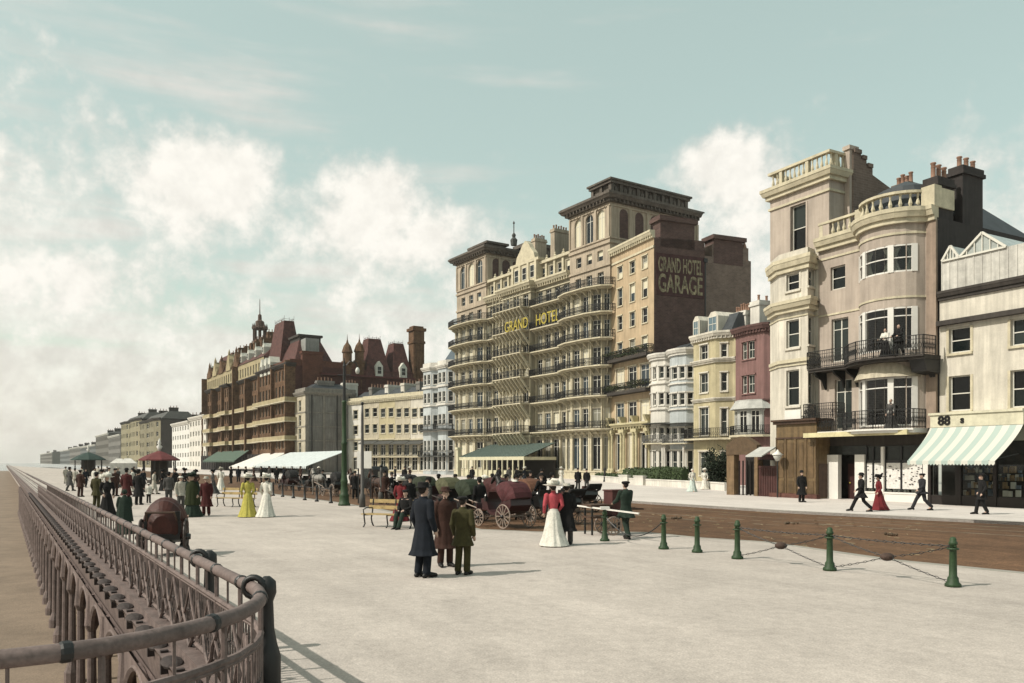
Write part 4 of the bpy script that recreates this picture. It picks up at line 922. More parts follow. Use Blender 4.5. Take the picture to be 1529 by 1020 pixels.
# ================================================================== small houses right of the annex
def small_houses():
    b = Bl(913, 105.6, 262); S = b.s; Z = b.z; W = S(976.5)
    def base(x0, x1, lab, name='town_house'):
        return empty(name, b.world(x0, 0), b.rz, lab, 'house', None), x1-x0
    # pair with bowed fronts, white and pale blue
    x0 = W+.05; x1 = S(1005); x2 = S(1037)
    for (xa, xb, m, px, lab, yt) in ((x0, x1, whitest, 990, 'white bow-fronted house against the dark brick flank of the hotel wing', 536), (x1+.02, x2, bluish, 1021, 'pale blue bow-fronted house between the white one and the yellow bay house', 529)):
        root, L = base(xa, xb, lab); top = Z(px, yt); pl = [(0, 0), (L*.12, -.8), (L*.36, -1.25), (L*.68, -1.25), (L*.9, -.8), (L, 0)]; sl = seglens(pl)
        lv = [(Z(px, y+9), Z(px, y-9)) for y in (558, 597)]+[(Z(px, 657), Z(px, 639)), (1.0, 3.6)]
        ws = [rows(l, 1, .62 if l < 1.3 else 1.05, lv, 'sash') if l > .75 else [] for l in sl]
        facade(root, pl, 0, top, ws, m, wframe, pane_dk, trim=whitest, hood=1)
        mb = MB(); closed(mb, [(0, 0), (L, 0)], 10, 0, top); mb.build('rear_wall', greyst, root)
        q = MB(); cornice(q, pl, top-.25, .75, .45); band(q, pl, Z(px, 575), Z(px, 573), .2); band(q, pl, Z(px, 613), Z(px, 611), .2); q.build('cornice', whitest, root)
        for y, o in ((632, 1.1), (662, .9)):
            f = Z(px, y); q = MB(); band(q, pl, f-.12, f, o, inn=0, out1=o*(.35 if y == 632 else 1)); bo = q.build('balcony', lead if y == 632 else stonet, root)
            if y != 632: r = MB(); iron_rail(r, pl, f, .9, .2, o-.06, t=.035); r.build('railing', M('grey_iron', (112, 112, 108)), bo)
        q = MB(); hip(q, .1, L-.1, .2, 9.8, top+.4, top+1.9, .5, 3); q.build('roof', slate, root)
        q = MB(); zc = Z(px, 640); q.lathe([(.12, 0), (.12, 3.9), (.2, 4.0)], (L*.05, -1.3, 0), 8); q.lathe([(.12, 0), (.12, 3.9), (.2, 4.0)], (L*.95, -1.3, 0), 8); each(q, 'porch_column', whitest, root)
    # yellow house with canted bay and dormered mansard
    xa, xb = x2+.05, S(1101); root, L = base(xa, xb, 'yellow canted-bay house with blue dormer windows, behind the shrub by the gateway'); px = 1067; top = Z(px, 509)
    pl = [(0, 0), (L*.04, -.1), (L*.22, -1.3), (L*.74, -1.3), (L*.92, -.1), (L, 0)]; sl = seglens(pl)
    ws = []
    for i, l in enumerate(sl):
        if i == 2: ws.append([(l*.5, 1.3, Z(px, 538), Z(px, 516), 'sash-bar'), (l*.5, 1.35, Z(px, 587), Z(px, 558), 'sash-bar'), (l*.5, 1.5, Z(px, 651), Z(px, 609), 'french'), (l*.5, 1.6, .9, 3.4, 'french')])
        elif l > 1.2: ws.append([(l*.5, .6, Z(px, 538), Z(px, 518), 'sash'), (l*.5, .6, Z(px, 587), Z(px, 560), 'sash'), (l*.5, .6, Z(px, 650), Z(px, 612), 'sash'), (l*.5, .6, 1, 3.4, 'sash')])
        else: ws.append([])
    facade(root, pl, 0, top, ws, yellowst, wframe, pane_dk, trim=pale, hood=1)
    mb = MB(); closed(mb, [(0, 0), (L, 0)], 10, 0, top); mb.build('rear_wall', grey_brick, root)
    q = MB(); cornice(q, pl, top-.1, .75, .5, dent=.4); cornice(q, pl, Z(px, 545), .45, .4); cornice(q, pl, Z(px, 601), .35, .3); q.build('cornice', pale, root)
    f = Z(px, 655); q = MB(); band(q, pl, f-.18, f, 1.0, inn=0); bo = q.build('balcony', stonet, root); r = MB(); iron_rail(r, pl, f, 1.0, .17, .93, t=.035); r.build('railing', iron, bo)
    zr = Z(px, 473); q = MB(); q.loft([[(.2,-.6,top+.6),(L-.2,-.6,top+.6),(L-.2,9.5,top+.6),(.2,9.5,top+.6)],[(.5,.6,zr),(L-.5,.6,zr),(L-.5,9,zr),(.5,9,zr)]]); rf = q.build('mansard_roof', slate, root)
    for xx, w_ in ((L*.22, .9), (L*.62, 1.4)):
        q = MB(); z0 = top+.65; q.extr([(xx-w_/2-.15, z0), (xx+w_/2+.15, z0), (xx+w_/2+.15, z0+1.7), (xx+w_/4, z0+2.2), (xx-w_/4, z0+2.2), (xx-w_/2-.15, z0+1.7)], -.95, 1.5, axis='y'); d = q.build('dormer', pale, rf)
        fr, pa = window_meshes(w_, 1.6, 'sash-bar', wframe, M('blue_blind', (96, 128, 142), rough=.4)); w = inst('window', fr, rf, (xx, -1.0, z0+.1)); inst('pane', pa, w)
    chimney(rf, L-2.4, L-.2, 1.2, 2.3, top+.5, Z(1090, 464), whitest, potm, 6); chimney(rf, -.0, .8, 1.0, 3.5, top+.2, Z(1048, 478), yellowst, potm, 2)
    # rose house with paired windows and a hooded bow
    xa, xb = xb+.05, S(1153); root, L = base(xa, xb, 'rose red house with paired white windows and a hooded grey bow'); px = 1124; top = Z(px, 497)
    pl = [(0, 0), (L*.06, -.5), (L*.5, -.75), (L*.88, -.5), (L*.97, 0), (L, 0)]; sl = seglens(pl)
    ws = [[], [(sl[1]*.74, .85, Z(px, 537), Z(px, 511), 'sash-bar'), (sl[1]*.74, .85, Z(px, 588), Z(px, 561), 'sash-bar')], [(sl[2]*.22, .85, Z(px, 537), Z(px, 511), 'sash-bar'), (sl[2]*.22, .85, Z(px, 588), Z(px, 561), 'sash-bar')], [], []]
    facade(root, pl, 0, top, ws, redst, wframe, pane_dk, trim=redst, hood=1)
    mb = MB(); closed(mb, [(0, 0), (L, 0)], 10, 0, top); mb.build('rear_wall', grey_brick, root)
    q = MB(); cornice(q, pl, top-.2, .8, .5, dent=.4); band(q, pl, Z(px, 600), Z(px, 598), .15); q.build('cornice', M('dark_rose_trim', (110, 72, 66), streak=.2), root)
    zb = Z(px, 650); zt = Z(px, 612); bw = [(L*.12, 0), (L*.2, -1.2), (L*.42, -1.7), (L*.7, -1.5), (L*.88, -.7), (L*.92, 0)]; s2 = seglens(bw)
    facade(root, bw, zb, zt, [rows(l, 1, l*.66, [(zb+.15, zt-.15)], 'french') for l in s2], M('bow_grey', (188, 188, 180)), wframe, pane_dk, name='bow_wall', rev=.1)
    q = MB(); band(q, bw, zt, zt+.9, .45, inn=.02, out1=-.1); q.build('bow_canopy', M('bow_grey', (188, 188, 180)), root)
    q = MB(); band(q, bw, zb-.2, zb, .5, inn=1); bo = q.build('balcony', stonet, root); r = MB(); iron_rail(r, bw, zb, .9, .17, .4, t=.03); r.build('railing', iron, bo)
    q = MB(); hip(q, .1, L-.1, .3, 9.8, top+.4, Z(px, 480), .5, 3); rf = q.build('roof', slate, root)
    chimney(rf, .1, 1.5, 1.5, 5.5, top+.3, Z(1112, 447), whitest, potm, 4); chimney(rf, 1.7, 3.0, 3, 8, top+.3, Z(1128, 436), grey_brick, potm, 3)
small_houses()
# ================================================================== near block on the right
RB = Bl(1300, 48.4, 100)
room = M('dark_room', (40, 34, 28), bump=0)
curtm = M('lace_curtain', (214, 206, 190), rough=.9, var=.1, bump=0)
def curtain(parent, x0, x1, z0, z1, y, side='both', rz=0, loc=(0,0,0)):
    mb = MB(); w = x1-x0; n = 14
    def strip(a, b, pinch):
        rows_ = []
        for k in range(5):
            t = k/4; z = z1-(z1-z0)*t; c = pinch*math.sin(math.pi*min(1, t*.8)); aa, bb = (a, b-(b-a)*c) if a <= x0+.01 else (a+(b-a)*c, b)
            rows_.append([(aa+(bb-aa)*j/n, y+.04*math.sin(j*1.9), z) for j in range(n+1)])
        mb.loft(rows_, closed=False, cap=False)
    if side in ('both', 'l'): strip(x0, x0+w*.36, .45)
    if side in ('both', 'r'): strip(x1-w*.36, x1, .45)
    if side == 'both': 
        mb.loft([[(x0+w*j/n, y+.03*math.sin(j*1.7), z1-(z1-z0)*t) for j in range(n+1)] for t in (0, .16)], closed=False, cap=False)
    return mb.build('curtain', curtm, parent, False, loc, rz)
def tall_house():
    b = RB; S, Z = b.s, b.z; xl = S(1150); L = S(1238)-xl
    root = empty('tall_corner_house', b.world(xl, 0), b.rz, 'tall cream house with stone balustrade and canted bay above the brown shop', 'house')
    s = lambda px, off=0: S(px, off)-xl
    zc = Z(1170, 289); wb = s(1215); zs = Z(1190, 380)
    pl = [(0, 0), (L, 0)]
    facade(root, pl, zs, zc, [[(s(1192), s(1204)-s(1181), Z(1192, 375), Z(1192, 305), 'sash')]], cream2, wframe, pane_dk, rev=.3, trim=cream2)
    D = b.side(1268, S(1238))[0]
    facade(root, [(L, 0), (L, D)], zs-2, zc, [[]], cream2, wframe, pane_dk, name='side_wall')
    mb = MB(); closed(mb, [(0, 0), (L-.01, 0)], 10, 0, zc-.02); mb.build('rear_wall', grey_brick, root)
    q = MB(); P = [(0, 8), (0, 0), (L, 0), (L, D)]; cornice(q, P, zc-.2, .75, .5, dent=0); band(q, P, zc-.9, zc-.75, .1); q.build('cornice', stonet, root)
    q = MB(); balusters(q, P, zc+.55, 1.15, .36, -.05); q.build('balustrade', stonet, root)
    # lower storeys: body and canted bay
    bp = [(.0, 0), (.12, -.02), (s(1163, -.9), -.9), (s(1206, -.9), -.9), (s(1216), 0), (s(1222), 0)]
    sl = seglens(bp); y0 = Z(1190, 620, -.9)
    zz = lambda y: Z(1187, y, -.9)
    win = [(433, 408), (519, 477), (606, 552)]
    ws = [[], [], [(sl[2]*.5, 1.05, zz(lo), zz(hi), 'sash') for lo, hi in win], [(sl[3]*.5, .75, zz(lo-2), zz(hi-2), 'sash') for lo, hi in win], []]
    facade(root, bp, 0, zs+.01, ws, pale, wframe, pane_dk, rev=.22, trim=pale, name='bay_wall')
    q = MB()
    cornice(q, bp, zz(405), zz(385)-zz(405), .42); cornice(q, bp, zz(466), .75, .55); band(q, bp, zz(541), zz(536), .12); band(q, bp, zz(546), zz(544), .08); band(q, bp, zz(474), zz(472), .06)
    q.build('bay_cornice', stonet, root)
    # tall chimney shaft and stepped stack behind
    x = s(1262, 3)
    q = MB(); q.box(L+.02, L+.42, D-.5, D+.2, 0+8, b.sidez(1265, 222, S(1238)+.4)); q.box(L-.05, L+.5, D-.6, D+.3, b.sidez(1265, 222, S(1238)+.4), b.sidez(1265, 216, S(1238)+.4)); q.build('chimney', cream2, root)
    q = MB(); x0 = L+.2
    for px0, px1, py in ((1272, 1284, 228), (1284, 1292, 238), (1292, 1301, 250)):
        ya, yb = b.side(px0, S(1238)+.4)[0], b.side(px1, S(1238)+.4)[0]; q.box(x0-.6, x0+.3, ya, yb, 8, b.sidez(px0, py, S(1238)+.4)); q.box(x0-.7, x0+.4, ya+.05, yb-.05, b.sidez(px0, py, S(1238)+.4), b.sidez(px0, py, S(1238)+.4)+.25)
    ya, yb = b.side(1301, S(1238)+.4)[0], b.side(1301, S(1238)+.4)[0]+7; za = b.sidez(1301, 262, S(1238)+.4)
    q.extr([(ya, 8), (yb, 8), (yb, za-2.2), (ya, za)], x0-.6, x0+.3); q.build('party_wall', grey_brick, root)
    q = MB(); q.tube([(s(1212), -.25, 3), (s(1212), -.25, zs-1)], .06, 6); q.build('drainpipe', iron, root)
tall_house()
def bow_house():
    b = RB; xl = b.s(1222); S = lambda px, off=0: b.s(px, off)-xl; Z = b.z; L = S(1399)
    root = empty('bow_fronted_house', b.world(xl, 0), b.rz, 'wide buff house with curved bow and two black iron balconies', 'house')
    x0, x1 = S(1287), S(1372, -.6); p = 1.55; n = 10; w = x1-x0; Rr = (w*w/4+p*p)/(2*p); cx = (x0+x1)/2; cy = -p+Rr
    a = math.asin(w/2/Rr); arc = [(cx+Rr*math.sin(-a+2*a*i/n), cy-Rr*math.cos(-a+2*a*i/n)) for i in range(n+1)]; arc[0] = (x0, 0); arc[-1] = (x1, 0)
    plan = [(0, 0)]+arc+[(L, 0)]; sl = seglens(plan)
    zc = Z(1250, 366)-.0; zt = zc
    zb = lambda y: Z(1330, y, -1.4)
    z4 = 4.15   # first floor
    ws = [[] for _ in sl]
    fl = lambda px: S(px)
    ws[0] = [(S(1251), S(1262)-S(1240), Z(1251, 432), Z(1251, 397), 'sash'), (S(1254), 1.25, Z(1254, 540), Z(1254, 475), 'french'), (S(1259), 1.25, Z(1259, 641), Z(1259, 566), 'french')]
    # the bow has three wide openings per floor, split by mullions
    bz = [(zb(407), zb(366)), (zb(523), zb(459)), (zb(636), zb(563))]
    for (za, zb_) in bz:
        for i in range(2, 10):
            ws[i+0].append((sl[i]/2, sl[i]*.995 if i not in (2, 9) else sl[i]*.8, za, zb_, 'x'))
    # bow walls with a continuous opening; frames are built separately
    mb = MB()
    for i in range(len(plan)-1):
        holes = [(c-w_/2, c+w_/2, a_, b_) for c, w_, a_, b_, *r in ws[i]]
        wall_seg(mb, plan[i], plan[i+1], 4.2, zt, holes, .28 if i == 0 else .02)
    mb.build('wall', cream2, root)
    pw = MB(); hb = []
    for (c, w_, a_, b_, k) in ws[0]:
        fr, pa = window_meshes(w_, b_-a_, k, wframe if c < S(1252) else wframe, pane_dk); q = inst('window', fr, root, (c, .2, a_)); inst('pane', pa, q)
    def arcpt(t, off=0):
        an = -a+2*a*t; return (cx+(Rr+off)*math.sin(an), cy-(Rr+off)*math.cos(an))
    for fi, (za, zb_) in enumerate(bz):
        # mullions between lights
        m = MB()
        for t in (.115, .335, .66, .885):
            q0 = arcpt(t-.028, -.12); q1 = arcpt(t+.028, -.12); q2 = arcpt(t+.028, .03); q3 = arcpt(t-.028, .03)
            m.prism([q0, q1, q2, q3], za, zb_)
        N_ = 24
        for zz_, h_ in ((za, .09), (zb_-.09, .09), (za+(zb_-za)*(.5 if fi == 0 else .78), .06)):
            for k in range(N_):
                t0, t1 = .11+.78*k/N_, .11+.78*(k+1)/N_; m.prism([arcpt(t0, -.1), arcpt(t1, -.1), arcpt(t1, -.02), arcpt(t0, -.02)], zz_, zz_+h_)
        wo = m.build('window', whitep, root)
        g = MB(); g.loft([[(*arcpt(.11+.78*k/N_, -.08), z) for k in range(N_+1)] for z in (za, zb_)], closed=False, cap=False); g.build('pane', glass, wo)
        # room behind
        r = MB(); r.loft([[(*arcpt(.05+.9*k/8, -1.6), z) for k in range(9)] for z in (za-.3, zb_+.3)], closed=False, cap=False)
        r.prism([arcpt(.05+.9*k/8, -.25) for k in range(9)]+[arcpt(.05+.9*k/8, -1.6) for k in range(8, -1, -1)], za-.32, za-.3); r.prism([arcpt(.05+.9*k/8, -.25) for k in range(9)]+[arcpt(.05+.9*k/8, -1.6) for k in range(8, -1, -1)], zb_+.3, zb_+.32)
        r.build('room_interior', room, wo)
        c = MB()
        for t0, t1 in ((.13, .2), (.26, .325), (.35, .44), (.56, .65), (.68, .76), (.8, .87)):
            dirn = 1 if t0 in (.13, .35, .68) else -1; k_ = 8; rr = []
            for j in range(6):
                z = zb_-.1-(zb_-za-.2)*j/5; sh = (1-.55*math.sin(math.pi*min(1, j/5*1.05))); ta, tb = (t0, t0+(t1-t0)*sh) if dirn == 1 else (t1-(t1-t0)*sh, t1)
                rr.append([(*arcpt(ta+(tb-ta)*i/k_, -.22+.03*math.sin(i*2.1)), z) for i in range(k_+1)])
            c.loft(rr, closed=False, cap=False)
        if fi == 0: c.build('curtain', curtm, wo)
    q = MB(); closed(q, [(0.01, 0), (L, 0)], 14, 4.2, zt, roof=True); q.build('side_wall', M('shade_dark_render', (62, 54, 52), streak=.2, var=.2), root)  # near side wall painted dark in place of its shade
    q = MB(); cornice(q, plan, zt-.15, .8, .5); band(q, plan, zt-.75, zt-.62, .06); 
    for y in (444,): band(q, plan, zb(446), zb(443), .05)
    q.build('cornice', stonet, root)
    q = MB(); balusters(q, plan, zt+.65, 1.05, .4, -.12, r=.1, pier=99); q.box(x0-.35, x0+.1, -.2, .3, zt+.6, zt+1.75); q.box(x1-.1, L+.02, -.25, .4, zt+.6, zt+1.8); q.box(L-.5, L+.0, .4, 1.6, zt+.6, zt+1.7); q.build('balustrade', stonet, root)
    q = MB(); hip(q, .5, L-.5, 1.2, 12, zt, zt+3.2, 2.6, 4.5); rf = q.build('roof', slate, root)
    # conical roof of the bow just above the balustrade
    q = MB(); q.lathe([(2.6, zt+.6), (1.6, zt+2.3), (.05, zt+3.0)], (cx, 1.2, 0), 18); q.build('bow_roof', slate, rf)
    chimney(rf, S(1332, 7), S(1356, 7), 7, 8, zt, Z(1345, 274, 7), grey_brick, potm, 4); chimney(rf, L-.9, L-.1, b.side(1402, b.s(1399))[0], b.side(1426, b.s(1399))[0], zt-2, Z(1412, 276, 2), MATS['shade_dark_render'], potm, 3); chimney(rf, L-.9, L-.1, b.side(1440, b.s(1399))[0], b.side(1470, b.s(1399))[0], zt-2, Z(1430, 280, 6), MATS['shade_dark_render'], potm, 3)
    # pilaster on the near end
    q = MB(); q.box(x1+.1, L+.001, -.1, .05, 4.2, zt-.15); q.build('pilaster', M('brown_stucco', (172, 144, 118), streak=.2), root)
    # arch hood above the first-floor bow window
    t = MB(); k_ = 16; zz0 = bz[2][1]; hh = zb(538)-zz0
    for off, mi in ((.32, 0),):
        rr = []
        for j in range(5):
            f = j/4; rr.append([(*arcpt(.06+.88*i/k_, off*(1-f*.9)), zz0+hh*math.sin(math.pi*i/k_)**.6*f*1.0) for i in range(k_+1)])
        t.loft(rr, closed=False, cap=False)
    t.build('arched_hood', cream, root)
    # iron balconies
    L2 = S(1400)
    big = [(0, 0), (x0*.98, 0), (x0+.35, -.55), arcpt(.3), arcpt(.5), arcpt(.7), (x1-.3, -.7), (L2+.0, -.45)]
    f = Z(1300, 538, -1.6); P = [(0.1, -1.15), (x0-.3, -1.2), (x0+.5, -1.9), (cx-.6, -2.45), (cx+.6, -2.5), (x1-.5, -2.1), (L-.1, -1.7), (L+.25, -1.6)]
    for fz, nm in ((f, 0), (4.18, 1)):
        q = MB(); PP = P if nm == 0 else [(.1-1.0, -1.3), (x0-.3, -1.35), (x0+.5, -2.0), (cx-.6, -2.5), (cx+.6, -2.55), (x1-.5, -2.2), (L-.2, -1.8)]
        pts = PP+[(PP[-1][0], .0-.02), (PP[0][0], -.02)]; q.prism([(x, min(y, -.03)) if y > -1 else (x, y) for x, y in pts], fz-.1, fz)
        q.prism([(x, y*.93) if y < -.5 else (x, y-.02) for x, y in pts], fz-.24, fz-.1)
        bo = q.build('balcony', darktrim if nm == 0 else whitep, root)
        r = MB(); iron_rail(r, PP, fz, 1.05, .13, -.05 if 0 else 0, t=.026, ends=1.1)
        # scroll work
        for x, y, rz, nx, ny in along(PP, .42): r.ring((x, y, fz+.5), .13, .012, 'y' if abs(ny) > .7 else 'x', 12, 4)
        r.build('railing', iron, bo)
        g = MB()
        if nm == 0:
            for x in (.6, 2.0, x0-.3, x1+.4, L-.1):
                g.extr([(-.02, fz-.24), (-1.2, fz-.24), (-.9, fz-.5), (-.35, fz-.75), (-.02, fz-1.3)], x-.07, x+.07)
            g.extr([(-.02, fz-.24), (-1.45, fz-.24), (-1.2, fz-.9), (-.02, fz-1.0)], L-.7, L+.2)
            each(g, 'bracket', iron, bo)
    # awning-like lead canopy strip, ground floor shopfront
    zs = 4.0; yb = -.35; q = MB()
    xa = S(1236); 
    q.box(S(1232), L, -.15, 10, 3.25, 4.15); q.build('shop_beam', darktrim, root)
    q = MB(); q.box(S(1232), L-.5, -1.9, -.16, 3.88, 4.06); q.box(S(1232)-.02, L-.45, -1.98, -1.88, 3.82, 4.1); q.build('shop_cornice', MATS.get('cornice_yellow') or M('cornice_yellow', (226, 212, 140), streak=.1), root)
    q = MB()
    for pa, pb, hh_ in ((1238, 1258, 2.75), (1283, 1297, 2.75), (1385, 1396, 3.2), (1322, 1326, 3.2)): q.box(S(pa), S(pb), -.42, -.1, 0, hh_)
    q.box(S(1297), S(1385), -.36, -.05, 0, .45); q.box(S(1297), S(1385), -.4, -.3, .45, .55)
    each(q, 'shopfront_pilaster', whitep, root)
    q = MB(); q.box(S(1258), S(1283), .5, .6, 0, 2.2); d = q.build('shop_door', M('maroon_door', (70, 34, 30), rough=.5), root)
    q = MB(); q.ball((S(1262), .45, 1.0), .05); q.build('handle', gold, d)
    q = MB(); q.box(S(1238), S(1297), -.2, -.12, 2.75, 3.3); 
    q.build('fanlight_panel', M('dark_green_glass', (46, 52, 48), rough=.25, var=.3), root)
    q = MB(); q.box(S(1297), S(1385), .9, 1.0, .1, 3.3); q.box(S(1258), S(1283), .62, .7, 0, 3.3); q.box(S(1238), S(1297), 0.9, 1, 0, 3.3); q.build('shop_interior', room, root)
    q = MB()
    q.quad((S(1298), -.22, .55), (S(1384), -.22, .55), (S(1384), -.22, 2.35), (S(1298), -.22, 2.35)); g = q.build('shop_window', glass, root)
    q = MB()
    for px in (1298, 1308, 1326, 1350, 1383): q.box(S(px)-.05, S(px)+.05, -.28, -.18, .55, 3.2)
    q.box(S(1298), S(1384), -.28, -.18, 2.3, 2.42); q.build('frame', iron, g)
    q = MB(); q.quad((S(1298), -.2, 2.42), (S(1384), -.2, 2.42), (S(1384), -.2, 3.25), (S(1298), -.2, 3.25)); q.build('transom_panel', MATS['dark_green_glass'], g)
    # goods and lace blinds on show
    rnd = random.Random(3); q = MB()
    for pa, pb in ((1299, 1307), (1310, 1325), (1328, 1349), (1352, 1382)): q.box(S(pa), S(pb), -.27, -.25, .75, 2.25)
    for k in range(46):
        x = S(1300)+(S(1383)-S(1300))*rnd.random(); z = .56+.0*rnd.random(); q.box(x-.05, x+.05, -.2, -.14, z, z+rnd.uniform(.1, .18))
    q.mi = 1
    for k in range(60):
        x = S(1300)+(S(1383)-S(1300))*rnd.random(); z = rnd.uniform(1.0, 2.1); q.box(x-.05, x+.05, -.29, -.27, z-.02, z+.03)
    q.build('lace_panel', [M('lace_white', (232, 228, 220), var=.2, scale=9), M('dark_card', (90, 84, 80), bump=0)], g)
    for kk in range(7): pass
bow_house()
def shop_88():
    b = RB; xl = b.s(1400); S = lambda px, off=0: b.s(px, off)-xl; Z = b.z; L = S(1545)
    root = empty('shop_house', b.world(xl, 0), b.rz, 'cream house with a glazed gabled top over the shop numbered 88', 'house')
    pl = [(.02, .15), (L, .15)]; top = Z(1430, 470)+.0; z2 = Z(1430, 437, .15)
    wn = [(S(1430)+k*3.3, 1.2, Z(1430, lo, .15), Z(1430, hi, .15), 'sash') for k in (0, 1) for lo, hi in ((527, 489), (614, 561))]
    facade(root, pl, 3.4, z2, [wn], pale, wframe, pane_dk, rev=.25, trim=stonet, hood=0)
    mb = MB(); closed(mb, [(.03, .16), (L, .16)], 13, 3.4, z2); mb.build('rear_wall', grey_brick, root)
    q = MB(); band(q, pl, Z(1430, 483), Z(1430, 476), .35); cornice(q, pl, z2-.3, .5, .3); q.build('cornice', darktrim, root)
    # white boarded studio storey with gabled lights
    zt = Z(1430, 385, .15); q = MB(); q.box(.1, L, .2, 5, z2+.2, zt)
    for k in range(int(L/.45)): q.box(.1+.45*k, .14+.45*k, .17, .2, z2+.2, zt)
    st = q.build('studio_wall', M('studio_white', (214, 210, 198), streak=.2), root)
    q = MB()
    for x0, x1 in ((S(1404), S(1430)), (S(1430), S(1500))):
        h = (x1-x0)*(.75 if x0 < 1 else .42); q.extr([(x0, zt), (x1, zt), ((x0+x1)/2, zt+h)], .2, 5, axis='y')
    q.build('studio_gable', M('studio_glass', (176, 186, 180), rough=.25, var=.2), root)
    q = MB()
    for x0, x1 in ((S(1404), S(1430)), (S(1430), S(1500))):
        h = (x1-x0)*(.75 if x0 < 1 else .42); m = (x0+x1)/2; q.bar((x0, .15, zt), (m, .15, zt+h), .12); q.bar((m, .15, zt+h), (x1, .15, zt), .12); q.bar((x0, .15, zt), (x1, .15, zt), .1)
        for k in range(1, 6): t = x0+(x1-x0)*k/6; q.bar((t, .15, zt), (t, .15, zt+h*(1-abs(k/3-1))), .05)
    q.build('gable_frame', wframe, root)
    # shop: fascia, stall, striped awning
    x0 = S(1389, -1.0); zf0, zf1 = Z(1420, 637.5, -1.0), Z(1420, 619, -1.0)
    q = MB(); q.box(x0, L, -1.0, .1, zf0, zf1); q.box(x0-.08, L, -1.08, .05, zf1, zf1+.12); fa = q.build('fascia', M('fascia_cream', (222, 214, 176), streak=.1), root)
    bl = M('black_letter', (24, 22, 22), bump=0, fine=0); h = zf1-zf0
    for body, px, sc in (('88', 1410, .78), ('s', 1437, .6)):
        me = text_mesh(body, 1, .02, bl, bold=.03); inst('lettering', me, fa, (S(px, -1.0), -1.03, (zf0+zf1)/2-(0.0 if body == '88' else -.02)), rot=(R(90), 0, 0), sc=(h*sc*1.35, h*sc*1.3, 1))
    zb = Z(1400, 688, -3.4); xb = S(1355, -3.4); q = MB(); n = 12; rr = []
    for j in range(n+1):
        t = j/n; y = -1.02-2.4*t; z = zf0-.02-(zf0-zb)*(t**.8); rr.append([(x0+(xb-x0)*t*1.0, y, z), (L, y, z)])
    q.loft(rr, closed=False, cap=False)
    sc_n = 26
    for k in range(sc_n): a_ = xb+(L-xb)*k/sc_n; c_ = xb+(L-xb)*(k+1)/sc_n; q.add([(a_, -3.42, zb), (c_, -3.42, zb), (c_, -3.42, zb-.16), ((a_+c_)/2, -3.42, zb-.24), (a_, -3.42, zb-.16)], [(0,1,2,3,4)])
    aw = q.build('awning', stripes('awning_stripe', (186, 185, 176), (152, 166, 160), 1.45), root)
    q = MB()
    for x in (xb+.05, L-.3, (xb+L)/2): q.tube([(x, -3.4, zb), (max(x, x0+.05), -.9, zb+.35)], .02, 6)
    each(q, 'awning_arm', iron, aw)
    q = MB(); q.box(.1, L, 0.2, 1.0, .0, 3.6); q.box(0, L, -.9, -.8, 0, .5)
    for x in (.05, 1.6, 1.75, 3.6, 5.4): q.box(x, x+.16, -.95, -.75, 0, zf0)
    q.build('shopfront', M('dark_shop_paint', (44, 34, 30), rough=.5), root)
    q = MB(); q.quad((.2, -.85, .5), (L, -.85, .5), (L, -.85, zf0), (.2, -.85, zf0)); g = q.build('shop_window', glass, root)
    rnd = random.Random(5); cols = [curtm, M('goods_ochre', (170, 130, 70), bump=0), M('goods_blue', (90, 110, 130), bump=0)]
    for c in range(3):
        q = MB()
        for k in range(26):
            x = rnd.uniform(1.9, L-.3); z = rnd.choice((.55, .95, 1.35, 1.75)); w = rnd.uniform(.05, .13); q.box(x-w, x+w, -.7, -.6, z, z+rnd.uniform(.12, .35))
        q.build('shop_goods', cols[c], g)
shop_88()
def brown_shop():
    b = RB; xl = b.s(1159, -1.4); S = lambda px, off=-1.4: b.s(px, off)-xl; Z = lambda px, py: b.z(px, py, -1.4); L = S(1219)
    root = empty('brown_kiosk_shop', b.world(xl, -1.4), b.rz, 'brown panelled low shop in front of the tall cream house', 'shop')
    top = Z(1190, 633); q = MB(); q.box(0, L, 0, 1.35, 0, top); q.build('wall', olivep, root)
    q = MB(); q.box(-.12, L+.12, -.18, 1.35, top, top+.18); q.box(-.2, L+.2, -.3, 1.35, top+.18, top+.3); q.box(.0, L, -.06, .0, top-.95, top-.85); q.build('cornice', brownp, root)
    q = MB()
    for k in range(5): x = L*k/4; q.box(x-.09 if k else 0, x+.09 if k < 4 else L, -.05, -.003, 0, top-.95)
    for k in range(4):
        x = L*k/4+.2; w = L/4-.4; q.box(x, x+w, -.03, -.002, .3, 1.1); q.box(x, x+w, -.03, -.002, 1.3, top-1.2)
    q.build('panelling', M('dark_olive_panel', (118, 88, 40), rough=.5, var=.3, streak=.3, scale=2), root)
    q = MB(); q.box(L-.002, L+.04, .2, 1.2, .1, 2.2); q.build('side_door', brownp, root)
    q = MB(); q.box(-.3, L+.3, -.35, .0, 0, .28); q.build('step', M('red_step', (110, 60, 44), var=.3), root)
    q = MB(); x0 = S(1173); x1 = S(1197); q.box(x0, x1, -.1, -.02, top+.32, top+.9); bd = q.build('sign_board', whitep, root)
    q = MB(); iron_rail(q, [(S(1200), 0), (L+1.2, 0)], top+.3, .9, .13, 0, t=.024, ends=1.1); q.build('roof_railing', iron, root)
brown_shop()
